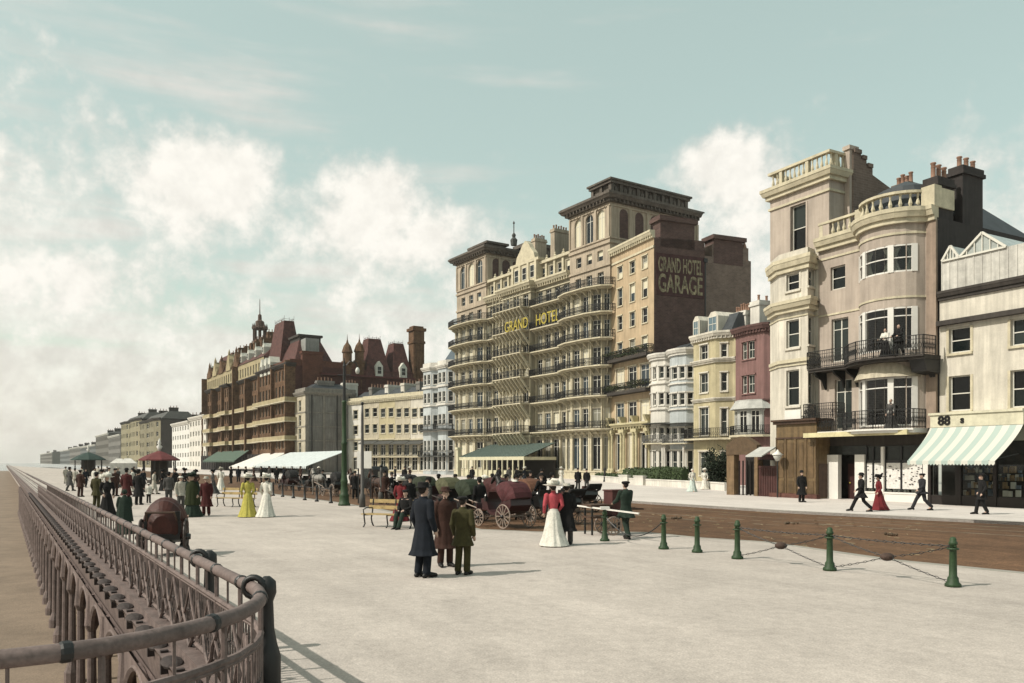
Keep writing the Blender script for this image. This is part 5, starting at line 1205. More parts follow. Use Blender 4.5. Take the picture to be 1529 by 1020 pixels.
def gateway():
    b = RB; xl = b.s(1085, -1.6); S = lambda px, off=-1.6: b.s(px, off)-xl; Z = lambda px, py: b.z(px, py, -1.6); L = S(1159.5)
    root = empty('brown_gateway', b.world(xl, -1.6), b.rz, 'brown gateway with arched sign board, left of the brown shop', 'gateway')
    top = Z(1095, 679); x1 = S(1131); zt = Z(1108, 655)
    q = MB(); q.box(0, S(1096), 0, .5, 0, top); q.box(S(1126), x1, 0, .5, 0, top); each(q, 'post', M('ochre_brown_paint', (140, 106, 56), rough=.6, var=.3, streak=.2, scale=2.5), root)
    q = MB(); xm = S(1108); prof = [(0, top), (x1, top), (x1, zt-.45)]+[(x1-(x1)*k/10, zt-.45+.6*math.sin(math.pi*k/10)) for k in range(1, 10)]+[(0, zt-.45)]
    q.extr(prof, -.06, .35, axis='y'); q.build('arched_sign_board', M('sign_brown', (104, 78, 44), var=.25, scale=3), root)
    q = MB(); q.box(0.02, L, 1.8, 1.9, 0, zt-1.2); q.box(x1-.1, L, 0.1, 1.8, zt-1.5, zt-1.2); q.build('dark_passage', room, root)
    red = M('red_hoarding', (92, 46, 40), rough=.7, var=.3, streak=.2, scale=2.5)
    q = MB()
    for k in range(8):
        x = x1+(L-x1)*k/8; q.box(x+.02, x+(L-x1)/8-.02, .1, .2, 0, 1.9); 
    q.box(x1, L, .08, .24, 1.9, 2.05); q.box(x1, L, .04, .3, zt-1.45, zt-1.1); q.build('hoarding', red, root)
    q = MB()
    for k in range(5): x = S(1098)+(S(1126)-S(1098))*k/5; q.box(x, x+.08, .3, .38, 0, 2.4)
    q.build('gate', M('black_gate', (38, 30, 26), var=.2), root)
    # low sloped white canopy over the doorway
    q = MB(); q.loft([[(x1+.1, -1.2, top-.1), (S(1157), -1.2, top-.1), (S(1157), .1, top+.5), (x1+.1, .1, top+.5)], [(x1+.1, -1.2, top-.18), (S(1157), -1.2, top-.18), (S(1157), .1, top+.4), (x1+.1, .1, top+.4)]]); q.build('canopy', MATS['bow_grey'], root)
gateway()
def wall_lamp(px, py, off):
    b = RB; a = b.s(px, off); z = b.z(px, py, off)
    r = empty('wall_lamp', b.world(a, off, z-.9), b.rz, 'white globe lamp at the left corner of the brown shop', 'lamp')
    q = MB(); q.tube([(0, 0, -1.9), (0, 0, .6)], .05, 8); q.tube([(0, 0, .6), (.0, .0, .75)], [.05, .1], 8); q.build('bracket', iron, r)
    q = MB(); q.lathe([(.12, .7), (.26, .95), (.3, 1.1)], (0,0,0), 12); q.build('glass', M('opal_glass', (222, 222, 210), rough=.2, bump=0), r, True)
    q = MB(); q.lathe([(.34, 1.08), (.36, 1.14), (.12, 1.3), (.03, 1.45)], (0,0,0), 12); q.build('cap', whitep, r, True)
wall_lamp(1161, 684, -2.0)
# ================================================================== ground
def px_poly(pts, z=0): return [G(x, y, z) for x, y in pts]
RZ = -.12
skerb = [G(x, y).to_2d() for x, y in ((1454, 849.5), (1328, 837), (1140, 810), (1043, 804), (965, 796), (880, 794), (800, 795), (710, 791), (640, 778), (560, 760), (494, 749.5), (422, 740), (350, 730.5), (300, 724), (200, 711), (120, 701.5))]
d0 = (skerb[0]-skerb[1]).normalized(); skerb = [skerb[0]+d0*30, skerb[0]+d0*6]+skerb
nkerb = [G(x, y).to_2d() for x, y in ((1454, 776.3), (1160, 762), (852, 742.5), (700, 733), (560, 724), (420, 714.5), (250, 705), (120, 698))]
d0 = (nkerb[0]-nkerb[1]).normalized(); nkerb = [nkerb[0]+d0*40]+nkerb
# railing line: straight down the front, then rounding the projecting corner on which the viewer stands
rail_px = [(92, 734), (128, 752), (164, 772), (205, 791.5), (243, 809), (294, 834), (340, 859), (385, 881)]
RH = 1.15
def railpt(px, py): d = F*(EYE-RH)/(py-HY); return Vector(((px-CX)/F*d, d))
rail = [railpt(*p) for p in rail_px]
A = rail[0]; Bq = rail[6]; dr = (A-Bq).normalized()
rail = [Bq+dr*t for t in (620, 300, 160, 100, 70, 50, 40, 32)]+[Bq+dr*t for t in (26, 20, 14, 8, 4)]+[rail[6], railpt(385, 883)]
rail += [Vector((-2.06, 6.4)), Vector((-2.15, 5.7)), Vector((-2.55, 5.0)), Vector((-3.25, 4.55)), Vector((-4.1, 4.3)), Vector((-5.6, 3.9)), Vector((-7.2, 3.2)), Vector((-8.6, 1.8)), Vector((-9.2, 0)), Vector((-9, -3)), Vector((-7, -8)), Vector((0, -14))]
def smooth_line(P, step):
    out = [P[0]]
    for i in range(len(P)-1):
        p0 = P[max(i-1, 0)]; p1 = P[i]; p2 = P[i+1]; p3 = P[min(i+2, len(P)-1)]; n = max(1, int((p2-p1).length/step))
        for k in range(1, n+1):
            t = k/n; out.append(.5*((2*p1)+(-p0+p2)*t+(2*p0-5*p1+4*p2-p3)*t*t+(-p0+3*p1-3*p2+p3)*t**3))
    return out
near = smooth_line(rail[8:23], .25)
railfull = rail[:8]+near+rail[23:]
def groundmat(name, rgb, var, rut=.0):
    """worn ground: broad patches, stains, long scuffed paths that follow the street, fine grit"""
    m = bpy.data.materials.new(name); m.use_nodes = True; nt = m.node_tree; L = nt.links.new
    p = nt.nodes['Principled BSDF']; p.inputs['Roughness'].default_value = .92; p.inputs['Specular IOR Level'].default_value = .2
    tc = N(nt, 'ShaderNodeTexCoord'); f = None
    def mul(a, b):
        if a is None: return b
        q = N(nt, 'ShaderNodeMath', operation='MULTIPLY'); L(a, q.inputs[0]); L(b, q.inputs[1]); return q.outputs[0]
    def layer(scale, lo, hi, a, b, detail=5, sc=None, rot=0):
        n = N(nt, 'ShaderNodeTexNoise'); n.inputs['Scale'].default_value = scale; n.inputs['Detail'].default_value = detail; n.inputs['Roughness'].default_value = .62
        src = tc.outputs['Object']
        if sc:
            mr_ = N(nt, 'ShaderNodeMapping'); mr_.inputs['Rotation'].default_value = (0, 0, rot); L(src, mr_.inputs[0])
            ms = N(nt, 'ShaderNodeMapping'); ms.inputs['Scale'].default_value = sc; L(mr_.outputs[0], ms.inputs[0]); src = ms.outputs[0]
        L(src, n.inputs['Vector']); r = N(nt, 'ShaderNodeMapRange'); L(n.outputs['Fac'], r.inputs[0])
        for i, v in enumerate((lo, hi, a, b)): r.inputs[i+1].default_value = v
        return r.outputs[0]
    f = mul(f, layer(.12, .35, .65, 1-var*.8, 1+var*.5)); f = mul(f, layer(.9, .3, .7, 1-var*.7, 1+var*.5)); f = mul(f, layer(7, .3, .7, 1-var*.7, 1+var*.7)); f = mul(f, layer(38, .3, .7, 1-var*1.2, 1+var*1.2, 2))
    f = mul(f, layer(.5, .62, .70, 1, 1-var*1.1, 7)); f = mul(f, layer(1.0, .3, .7, 1-var*.6-rut*.5, 1+var*.4+rut*.4, 5, (1.6, .07, 1), R(-31)))
    c = N(nt, 'ShaderNodeVectorMath', operation='SCALE'); c.inputs[0].default_value = tuple(v*.78 for v in lin(rgb)); L(f, c.inputs['Scale'])
    L(c.outputs[0], p.inputs['Base Color'])
    b = N(nt, 'ShaderNodeBump'); b.inputs['Strength'].default_value = .35; b.inputs['Distance'].default_value = .03; n = N(nt, 'ShaderNodeTexNoise'); n.inputs['Scale'].default_value = 12; n.inputs['Detail'].default_value = 6
    L(tc.outputs['Object'], n.inputs['Vector']); L(n.outputs['Fac'], b.inputs['Height']); L(b.outputs[0], p.inputs['Normal']); return m
asph = groundmat('promenade_asphalt', (192, 182, 174), .16)
roadm = groundmat('brown_road', (106, 80, 60), .34, rut=.1)
pavem = groundmat('pavement_flags', (214, 206, 200), .13)
kerbm = M('kerb_stone', (164, 158, 144), var=.15)
def ground():
    mb = MB(); pts = [(p.x, p.y) for p in railfull]+[(30, -14)]+[(p.x, p.y) for p in skerb]
    mb.prism(pts, -1.2, 0); o = mb.build('promenade', asph); tag(o, kind='structure')
    mb = MB(); W = [(p.x, p.y) for p in skerb]; X = [(p.x, p.y) for p in nkerb]
    a, z = W[0], X[0]; mb.prism([(p[0]-.1, p[1]-.1) for p in W][::-1]+[(p[0]+.3, p[1]+.3) for p in X], RZ-.4, RZ); o = mb.build('road', roadm); tag(o, kind='structure')
    # kerbs
    for nm, line, s in (('south', skerb, -1), ('north', nkerb, 1)):
        mb = MB(); L = offs([(p.x, p.y) for p in line], .0); q = offs([(p.x, p.y) for p in line], .28)
        for i in range(len(line)-1):
            o_ = .0
            mb.loft([[(L[i].x, L[i].y, -.14), (q[i].x, q[i].y, -.14), (q[i].x, q[i].y, .006), (L[i].x, L[i].y, .006)], [(L[i+1].x, L[i+1].y, -.14), (q[i+1].x, q[i+1].y, -.14), (q[i+1].x, q[i+1].y, .006), (L[i+1].x, L[i+1].y, .006)]])
        o = mb.build('kerb', kerbm); tag(o, kind='structure')
    mb = MB(); far = [(p.x, p.y) for p in nkerb]; end = far[-1]
    mb.prism(far+[(end[0]+60, end[1]+200), (end[0]+1500, end[1]+300), (1500, -60), (60, -60)], -.6, 0); o = mb.build('pavement', pavem); tag(o, kind='structure')
    # beach and sea
    mb = MB(); e = railfull[0]; n_ = Vector((-dr.y, dr.x)); n_ = n_ if n_.x < 0 else -n_; a_ = Bq-dr*150; c_ = Bq+dr*700
    P4 = lambda p, o, z: (*(p+n_*o), z)
    mb.quad(P4(a_, -30, -4.2), P4(a_, 12, -4.2), P4(c_, 12, -4.2), P4(c_, -5, -4.2)); mb.quad(P4(a_, 12, -4.2), P4(a_, 60, -5.6), P4(c_, 60, -5.6), P4(c_, 12, -4.2))
    o = mb.build('beach', M('shingle', (150, 126, 100), rough=.95, var=.2, scale=.4, bump=.6, fine=12)); tag(o, kind='structure')
    mb = MB(); mb.quad((-4500, -600, -5.2), (4500, -600, -5.2), (4500, 5200, -5.2), (-4500, 5200, -5.2)); o = mb.build('sea', M('sea_water', (96, 124, 120), rough=.15, var=.1, scale=.05, bump=.6, spec=.5)); tag(o, kind='structure')
    mb = MB(); mb.quad((-500+e.x*0+0, 900, -.7), (4500, 500, -.7), (4500, 5200, -.7), (-500, 5200, -.7)); o = mb.build('ground', pavem); tag(o, kind='structure')
    # worn wheel tracks on the road
    rnd = random.Random(2)
ground()
def road_tracks():
    mb = MB(); rnd = random.Random(11); P = [p for p in nkerb[:4]]
    tm = M('track_dust', (134, 112, 84), var=.3, scale=1.2, rough=.95)
    for off in (1.6, 3.1, 5.2, 6.8):
        seg = smooth_line([Vector((p.x, p.y)) for p in nkerb[:4]], 1.0)
        run = 0
        for i in range(len(seg)-1):
            run -= 1
            if run < -rnd.randint(4, 16): run = rnd.randint(5, 22)
            if run <= 0: continue
            d = (seg[i+1]-seg[i]).normalized(); n = Vector((-d.y, d.x)); sgn = 1 if n.dot(Vector((-1, -1))) > 0 else -1
            o = off+.12*math.sin(i*.13+off); a = seg[i]+n*sgn*o; c = seg[i+1]+n*sgn*o; w = rnd.uniform(.06, .14)
            mb.quad((*(a-n*w), RZ+.005), (*(c-n*w), RZ+.005), (*(c+n*w), RZ+.005), (*(a+n*w), RZ+.005))
    o = mb.build('wheel_tracks', tm); tag(o, kind='structure')
road_tracks()

# ================================================================== cast-iron railing with its arcade
def promenade_railing():
    root = empty('promenade_railing', (0, 0, 0), 0, 'long pinkish iron railing with tubular handrail beside the sea', 'railing')
    P = railfull[0:-2]; pl = [(p.x, p.y) for p in P]
    # order: far -> near ; sea side is to the left of the view, find the sign
    mb = MB(); mb.tube([(p.x, p.y, RH) for p in P], .058, 10); mb.build('handrail', ironr, root, True)
    # arc-length walk
    def walk(step, dmax=60):
        out = []; acc = 0
        for i in range(len(P)-1):
            a, b = P[i], P[i+1]; L = (b-a).length; u = (b-a)/L
            while acc < L:
                q = a+u*acc
                if q.length < dmax: out.append((q, u))
                acc += step
            acc -= L
        return out
    def seaside(u): n = Vector((u.y, -u.x)); return n
    c0 = MB(); n = 12; c0.tube([(-.035, 0, 0), (-.02, 0, 0), (.02, 0, 0), (.035, 0, 0)], [.06, .068, .068, .06], 12); cm_ = c0.mesh('collar', iron)
    for q, u in walk(1.05, 90):
        t = Vector((u.x, u.y, 0)); z = Vector((0, 0, 1)); o = Vector((q.x, q.y, RH)); n = 12
        inst('collar', cm_, root, o, math.atan2(u.y, u.x))
    r2 = MB()
    for z, w in ((.84, .05), (.80, .03), (.16, .06)): r2.tube([(p.x, p.y, z) for p in P], w*.6, 6)
    r2.build('rail', ironr, root)
    b = MB(); w1 = walk(.1, 48)
    for i, (q, u) in enumerate(w1):
        k = i % 10; x = Vector((q.x, q.y, 0)); t = Vector((u.x, u.y, 0))
        if k == 0:
            b.tube([x+Vector((0,0,.0)), x+Vector((0,0,RH-.05))], .024, 6)
        else:
            b.tube([x+Vector((0,0,.16)), x+Vector((0,0,.8))], .011, 5)
        if k == 5: b.tube([x+Vector((0,0,.84)), x+Vector((0,0,RH-.05))], .012, 5)
    b.build('baluster', ironr, root)
    # pointed ogee tracery between the posts
    tr = MB(); ws = walk(1.04, 60)
    for i in range(len(ws)-1):
        a, u = ws[i]; c_ = ws[i+1][0]; 
        if (c_-a).length > 1.3: continue
        A3 = Vector((a.x, a.y, 0)); C3 = Vector((c_.x, c_.y, 0)); n = seaside(u)*.05; n3 = Vector((n.x, n.y, 0))
        def at(s, z): return A3.lerp(C3, s)+n3+Vector((0, 0, z))
        for sgn in (0, 1):
            f = (lambda s: s) if sgn == 0 else (lambda s: 1-s)
            tr.tube([at(f(.0), .72), at(f(.1), .5), at(f(.28), .36), at(f(.36), .2), at(f(.5), .1)], .022, 6)
            tr.tube([at(f(.0), .3), at(f(.16), .42), at(f(.34), .6), at(f(.5), .8)], .016, 6)
    tr.build('tracery', ironr, root)

    # kick plate of pierced iron behind the tracery
    kp = MB(); kp.tube([(p.x, p.y, .5) for p in P], .018, 5); kp.tube([(p.x, p.y, .33) for p in P], .014, 5); kp.build('rail', M('dark_ironwork', (70, 58, 56), var=.3), root)
    # outward cornice beam with dark ovals, brackets and arches below
    fz = MB(); pp = [(p.x, p.y) for p in P]; n_ = len(pp); 
    sgn = 1 if offs(pp, 1)[10].x < pp[10][0] else -1
    def B(z0, z1, o0, o1, i0=0): 
        a = offs(pp, -.05*sgn); o_ = offs(pp, o0*sgn); q = offs(pp, o1*sgn)
        fz.loft([[(a[i].x, a[i].y, z0), (o_[i].x, o_[i].y, z0), (q[i].x, q[i].y, z1), (a[i].x, a[i].y, z1)] for i in range(n_)])
    B(-.02, .1, .16, .16); B(-.14, -.02, .28, .34); B(-.34, -.14, .22, .24); B(-.75, -.34, .12, .2); fz.build('edge_beam', ironr, root)
    so0 = MB(); so0.tube([(-.27, 0, 0), (-.2, 0, 0), (-.08, 0, 0), (.08, 0, 0), (.2, 0, 0), (.27, 0, 0)], [.02, .09, .125, .125, .09, .02], 10); so0.bar((.5, .12*0, -.5), (.5, 0, .08), .07, .09); dki = M('dark_ironwork', (70, 58, 56), var=.3); sm_ = so0.mesh('shade_oval', dki)  # solid dark ovals that imitate the shade inside hollow sockets
    for q, u in walk(1.05, 70):
        n = seaside(u)*sgn; t = Vector((u.x, u.y, 0)); n3 = Vector((n.x, n.y, 0))
        o = Vector((q.x, q.y, -.03))+n3*.27
        inst('shade_oval', sm_, root, o, math.atan2(u.y, u.x), sc=(1, 1, .5))
    # arcade
    ar = MB(); ws = walk(3.1, 120)
    for i in range(len(ws)-1):
        a, u = ws[i]; c_ = ws[i+1][0]; n = seaside(u)*sgn*.2; A3 = Vector((a.x+n.x, a.y+n.y, 0)); C3 = Vector((c_.x+n.x, c_.y+n.y, 0))
        if (C3-A3).length < 2.2 or (C3-A3).length > 3.4: continue
        ar.tube([A3+Vector((0,0,-4.2)), A3+Vector((0,0,-3.9)), A3+Vector((0,0,-3.6)), A3+Vector((0,0,-1.6)), A3+Vector((0,0,-1.45)), A3+Vector((0,0,-.75))], [.22, .22, .11, .09, .16, .1], 10)
        k = 14; up = []; 
        for j in range(k+1):
            s = j/k; z = -1.6+.8*math.sin(math.pi*s)**.6; up.append(A3.lerp(C3, s)+Vector((0, 0, z)))
        for j in range(k):
            nn = Vector((n.x, n.y, 0)).normalized()*.05
            ar.add([up[j]-nn, up[j+1]-nn, Vector((up[j+1].x, up[j+1].y, -.7))-nn, Vector((up[j].x, up[j].y, -.7))-nn, up[j]+nn, up[j+1]+nn, Vector((up[j+1].x, up[j+1].y, -.7))+nn, Vector((up[j].x, up[j].y, -.7))+nn], [(0,1,2,3),(4,5,6,7),(0,1,5,4)])
        ar.tube(up, .07, 6)
    ar.build('arcade', ironr, root)
    bw = MB(); o_ = offs(pp, -1.6*sgn); bw.loft([[(p.x, p.y, -4.3), (p.x, p.y, -.8)] for p in o_], closed=False, cap=False); bw.build('retaining_wall', M('retaining_brick', (96, 84, 76), var=.3, streak=.3), root)
    # stout standards standing inside the rail
    st = MB()
    for px, py in ((294, 834), (375, 877), (236, 806)):
        q = railpt(px, py); q = q+Vector((.12, .08)); h = RH+.06
        if px == 236: continue
        st.lathe([(.1, 0), (.13, .02), (.13, .5), (.1, .6), (.07, .75), (.06, h-.2), (.09, h-.12), (.085, h-.02), (.03, h+.03)], (q.x, q.y, 0), 10)
        st.ring((q.x-.1, q.y-.07, RH), .09, .03, 'y', 14, 6)
    each(st, 'standard', iron, root, True)
promenade_railing()

# ================================================================== bollards and chains
def bollards():
    def make(h=.9, label='', dist=False):
        r = empty('bollard', (0,0,0), 0, label, 'bollard', 'green bollards along the kerb')
        q = MB(); q.lathe([(.14, 0), (.14, .05), (.1, .09), (.095, .16), (.07, .2), (.058, h-.13), (.075, h-.12), (.075, h-.08), (.058, h-.06), (.058, h-.02), (.04, h+.01), (.01, h+.02)], (0,0,0), 14); q.build('post', green_iron, r, True)
        q = MB(); q.ring((0, 0, h-.2), .09, .018, 'z', 14, 6); q.tube([(0, -.1, h-.15), (0, .1, h-.15)], .02, 6); q.build('chain_ring', green_iron, r)
        return r
    pos = [(1423, 876), (1239, 852), (1101, 834.5), (1041, 825), (991, 820), (903, 808)]
    looks = ['nearest green bollard, at the right end of the chain line', 'second green bollard from the right, with a chain on each side', 'third green bollard from the right, where the long chain ends', 'green bollard between the third and fifth from the right, standing alone', 'green bollard just right of the man with the red handcart', 'cream-capped bollard in front of the red handcart']
    P = []; src = None
    for i, (p, lab) in enumerate(zip(pos, looks)):
        g = G(*p); P.append(g)
        if src is None: src = make(.9, lab); src.location = g
        else: dup(src, g, 0, lab)
    r = empty('cart_rail', P[5], 0, 'pale wooden rail carried on the cream-capped bollard beside the handcart', 'rail')
    q = MB(); q.box(-.13, .13, -.13, .13, .92, 1.0); q.build('cap', whitep, r)
    e = G(862, 797)-P[5]; q = MB(); q.bar((e.x, e.y, .9), (.9, -.6, .84), .035, .045); q.build('rail', whitep, r)
    ext = P[0]+(P[0]-P[1]).normalized()*3.4; dup(src, ext, 0, 'green bollard beyond the right edge of the view, past the nearest one') if False else None
    def chain(a, b, lab):
        r = empty('chain', a, 0, lab, 'chain'); d = b-a; q = MB(); n = 40
        m = d*.5; 
        def line(p0, p1, sag, rr=.014):
            L = (p1-p0).length; k = max(4, int(L/.09)); pts = [p0.lerp(p1, t/k)-Vector((0,0,sag*4*(t/k)*(1-t/k))) for t in range(k+1)]
            for t in range(k):
                c = (pts[t]+pts[t+1])/2; dd = (pts[t+1]-pts[t]); s = Vector((0,0,1)) if t % 2 else Vector((-d.y, d.x, 0)).normalized()
                q.tube([pts[t]-dd*.15, c+s*.02, pts[t+1]+dd*.15], rr*.7, 5); q.tube([pts[t]-dd*.15, c-s*.02, pts[t+1]+dd*.15], rr*.7, 5)
        top = Vector((0,0,.75)); low = Vector((0,0,.07)); mid = m+Vector((0,0,.42))
        line(top, d+top, .03, .012); line(top, mid, .03, .01); line(mid, d+top, .03, .01); line(low, mid, .02, .009); line(mid, d+low, .02, .009)
        q.build('links', iron, r); q = MB(); q.ball(mid, .11, 10, 7, 1.3, 1, .75); q.build('weight', M('rust_weight', (84, 60, 48), var=.3), r, True)
    chain(P[1], P[0], 'iron chain with a hanging weight between the two rightmost bollards'); chain(P[2], P[1], 'weighted chain between the second and third bollards from the right')
    q = MB(); a = P[4]; c = P[5]; m = (a+c)/2; r = empty('chain', c, 0, 'slack chain between the cream-capped bollard and the next green one', 'chain')
    pts = [(a-c)*t/16+Vector((0,0,.75-.5*4*(t/16)*(1-t/16))) for t in range(17)]; q.tube(pts, .016, 5); q.build('links', iron, r)
    # thin posts of the far kerb fence and its rail
    far = [(422, 742), (438, 744), (455, 747), (473, 749), (494, 751.5), (408, 740.5), (396, 739)]
    far.sort(); names = ['leftmost', 'second from left', 'third from left', 'fourth from left', 'fifth from left', 'sixth from left', 'rightmost']
    src2 = None; Q = []
    for i, p in enumerate(far):
        g = G(*p); Q.append(g); lab = 'thin dark kerb post, %s of the seven by the green lamp standard' % names[i]
        if src2 is None:
            q = MB(); q.lathe([(.12, 0), (.12, .08), (.07, .12), (.06, .85), (.08, .88), (.03, .95)], (0,0,0), 8); src2 = q.build('kerb_post', iron, None, True, g); tag(src2, lab, 'post', 'thin posts at the far kerb')
        else: o = src2.copy(); COL.objects.link(o); o.location = g; o['label'] = lab
    q = MB(); q.tube([g+Vector((0,0,.8)) for g in Q], .022, 5); o = q.build('kerb_rail', iron); tag(o, 'thin rail linking the dark kerb posts left of the green lamp standard', 'rail')
bollards()

# ================================================================== lamp standards, kiosks, benches
def lamp_standard():
    g = G(514, 755); r = empty('lamp_standard', g, 0, 'tall tapering green iron lamp standard in the middle distance', 'lamp post')
    q = MB(); q.lathe([(.32, 0), (.32, .1), (.27, .14), (.24, .5), (.26, .55), (.2, .62), (.17, 1.2), (.2, 1.25), (.18, 1.35), (.15, 1.45), (.13, 3.2), (.16, 3.24), (.16, 3.32), (.12, 3.4), (.1, 5.4), (.14, 5.45), (.1, 5.55)], (0,0,0), 16); q.build('shaft', green_iron, r, True)
    q = MB(); q.lathe([(.09, 5.5), (.065, 7.3), (.09, 7.35), (.05, 7.5), (.02, 7.8)], (0,0,0), 10); q.tube([(-.35, 0, 6.9), (.35, 0, 6.9)], .03, 6); q.tube([(0, 0, 7.3), (.3, 0, 7.62), (.62, 0, 7.55), (.7, 0, 7.3)], .025, 6); q.build('arm', iron, r)
    q = MB(); q.lathe([(.04, 7.3), (.1, 7.22), (.12, 7.12), (.08, 6.98), (.02, 6.95)], (.7, 0, 0), 12); q.build('lamp', M('opal_glass', (222, 222, 210)), r, True)
    for px, py, h, lab in ((541, 757.5, 5.2, 'slender grey iron pole just right of the green lamp standard'), (569, 752, 2.0, 'short grey pole behind the bench with the seated man')):
        g = G(px, py); r = empty('iron_pole', g, 0, lab, 'pole'); q = MB(); q.lathe([(.16, 0), (.15, .6), (.09, .7), (.07, h*.9), (.05, h)], (0,0,0), 10); q.build('shaft', M('grey_pole', (92, 88, 84), rough=.5), r, True); q = MB(); q.ball((0, 0, h+.08), .09); q.build('finial', iron, r, True)
lamp_standard()
def kiosk(px, py, w, label, roofm, hw, ht):
    g = G(px, py); r = empty('shelter', g, R(30), label, 'shelter')
    q = MB(); q.lathe([(w*.5, hw), (w*.5, hw+.12), (w*.36, hw+ht*.45), (w*.16, hw+ht*.82), (.12, hw+ht)], (0,0,0), 8); q.build('roof', roofm, r)
    q = MB(); q.lathe([(.12, hw+ht), (.16, hw+ht+.2), (.3, hw+ht+.45), (.1, hw+ht+.65), (.2, hw+ht+.8), (.02, hw+ht+1.3)], (0,0,0), 8); q.build('finial', MATS['white_paint'], r, True)
    q = MB()
    for k in range(8):
        a = 2*math.pi*(k+.5)/8; q.lathe([(.12, 0), (.08, .3), (.06, hw)], (w*.4*math.cos(a), w*.4*math.sin(a), 0), 6)
    q.build('post', iron, r)
    q = MB(); q.box(-w*.2, w*.2, -w*.03, w*.03, 0, hw); q.box(-w*.03, w*.03, -w*.2, w*.2, 0, hw); q.lathe([(w*.3, 0), (w*.3, .45)], (0,0,0), 8); q.build('screen', M('shelter_screen', (70, 62, 54), var=.3), r)
kiosk(238, 723, 4.0, 'eight-sided shelter with a dull red roof and white finial', M('red_roof', (122, 40, 40), var=.2), 2.45, 1.0)
kiosk(132, 711, 5.2, 'small shelter with a dark green roof, far left', M('dark_green_roof', (44, 74, 66), var=.2), 2.6, 1.3)
def tents():
    for i, (px, py, lab) in enumerate(((178, 707, 'left one of two white canvas tents beside the red-roofed shelter'), (191, 708, 'right one of two white canvas tents beside the red-roofed shelter'))):
        g = G(px, py); r = empty('tent', g, .4, lab, 'tent', 'white tents'); q = MB(); q.loft([[(-1.6,-1.6,0),(1.6,-1.6,0),(1.6,1.6,0),(-1.6,1.6,0)], [(-1.6,-1.6,2.1),(1.6,-1.6,2.1),(1.6,1.6,2.1),(-1.6,1.6,2.1)], [(-.5,-.5,3.0),(.5,-.5,3.0),(.5,.5,3.0),(-.5,.5,3.0)]]); q.build('canvas', MATS['white_canvas'], r); q = MB(); q.tube([(0,0,2.9),(0,0,3.5)], .05, 6); q.build('pole', iron, r)
tents()
def bench(label, loc, rz, src=None):
    if src: return dup(src, loc, rz, label)
    r = empty('bench', loc, rz, label, 'bench', 'yellow slatted promenade benches')
    ym = M('yellow_bench_paint', (196, 160, 70), rough=.6, var=.25, scale=3)
    q = MB()
    for k in range(4): q.box(-1.1, 1.1, -.24+.125*k, -.14+.125*k, .44, .475)
    q.build('seat', ym, r)
    q = MB()
    for z, y in ((.62, .27), (.84, .33)): q.box(-1.1, 1.1, y, y+.03, z, z+.13)
    q.build('backrest', ym, r)
    for x in (-.95, .95, 0):
        q = MB(); q.tube([(x, -.3, 0), (x, -.2, .12), (x, -.24, .3), (x, -.26, .43)], .028, 6); q.tube([(x, .34, 0), (x, .24, .14), (x, .2, .3), (x, .27, .5), (x, .34, .98)], .028, 6); q.tube([(x, -.26, .43), (x, .22, .42)], .025, 6)
        if x: q.tube([(x, -.26, .43), (x, -.3, .62), (x, -.1, .68), (x, .28, .66)], .022, 6)
        q.build('iron_leg', iron, r)
    return r
B1 = bench('yellow slatted bench on which the man in dark clothes sits', G(583, 788)+Vector((0, .1, 0)), R(-24))
bench('second yellow bench, half hidden behind the woman in the yellow dress', G(352, 757), R(-20), B1)
# ================================================================== people
skin = M('skin', (206, 160, 132), rough=.6, var=.06, bump=0, fine=0)
CL = {}
def cloth(name, rgb): return M('cloth_'+name, rgb, rough=.95, var=.2, scale=5, bump=.2, sat=.9)
navy = cloth('navy', (24, 30, 40)); brownc = cloth('brown', (66, 42, 34)); olivec = cloth('olive', (66, 62, 32)); blackc = cloth('black', (26, 25, 26)); greyc = cloth('grey', (84, 82, 80))
darkg = cloth('dark_green', (38, 54, 44)); maroon = cloth('maroon', (82, 34, 34)); redc = cloth('rose_red', (190, 74, 84)); crimson = cloth('crimson', (118, 34, 40)); whitec = cloth('white', (228, 224, 212)); yellowc = cloth('yellow', (188, 178, 72)); palec = cloth('pale', (186, 180, 166)); aqua = cloth('aqua_white', (206, 220, 212))
bootm = M('boot_leather', (28, 24, 22), rough=.5, var=.1)
hairm = M('dark_hair', (44, 32, 24), rough=.8, var=.2)
strawm = M('straw', (220, 206, 160), var=.15)
def limb(mb, pts, rs, n=12): mb.tube(pts, rs, n, round_=True)
def hand(mb, w, d, side, curl=.5):
    """palm, four unequal bent fingers and a thumb leaving the side of the palm; w = wrist, d = direction of the forearm"""
    w = Vector(w); d = Vector(d).normalized(); up = Vector((0, -1, 0)) if abs(d.y) < .8 else Vector((0, 0, 1))
    lat = d.cross(up).normalized(); pal = d.cross(lat).normalized()        # lat: across the palm, pal: palm normal
    limb(mb, [w, w+d*.04, w+d*.085], [.026, .034, .033], 8)
    for i, (o, L) in enumerate(((-.027, .062), (-.009, .074), (.009, .07), (.026, .055))):
        b = w+d*.085+lat*o; m = b+d*L*.55+pal*curl*.012; t = m+d*L*.4*(1-curl*.3)+pal*curl*.03; limb(mb, [b, m, t], [.0105, .0095, .008], 6)
    b = w+d*.03-lat*.03; limb(mb, [b, b+d*.035-lat*.022+pal*.01, b+d*.066-lat*.024+pal*.022], [.012, .011, .009], 6)
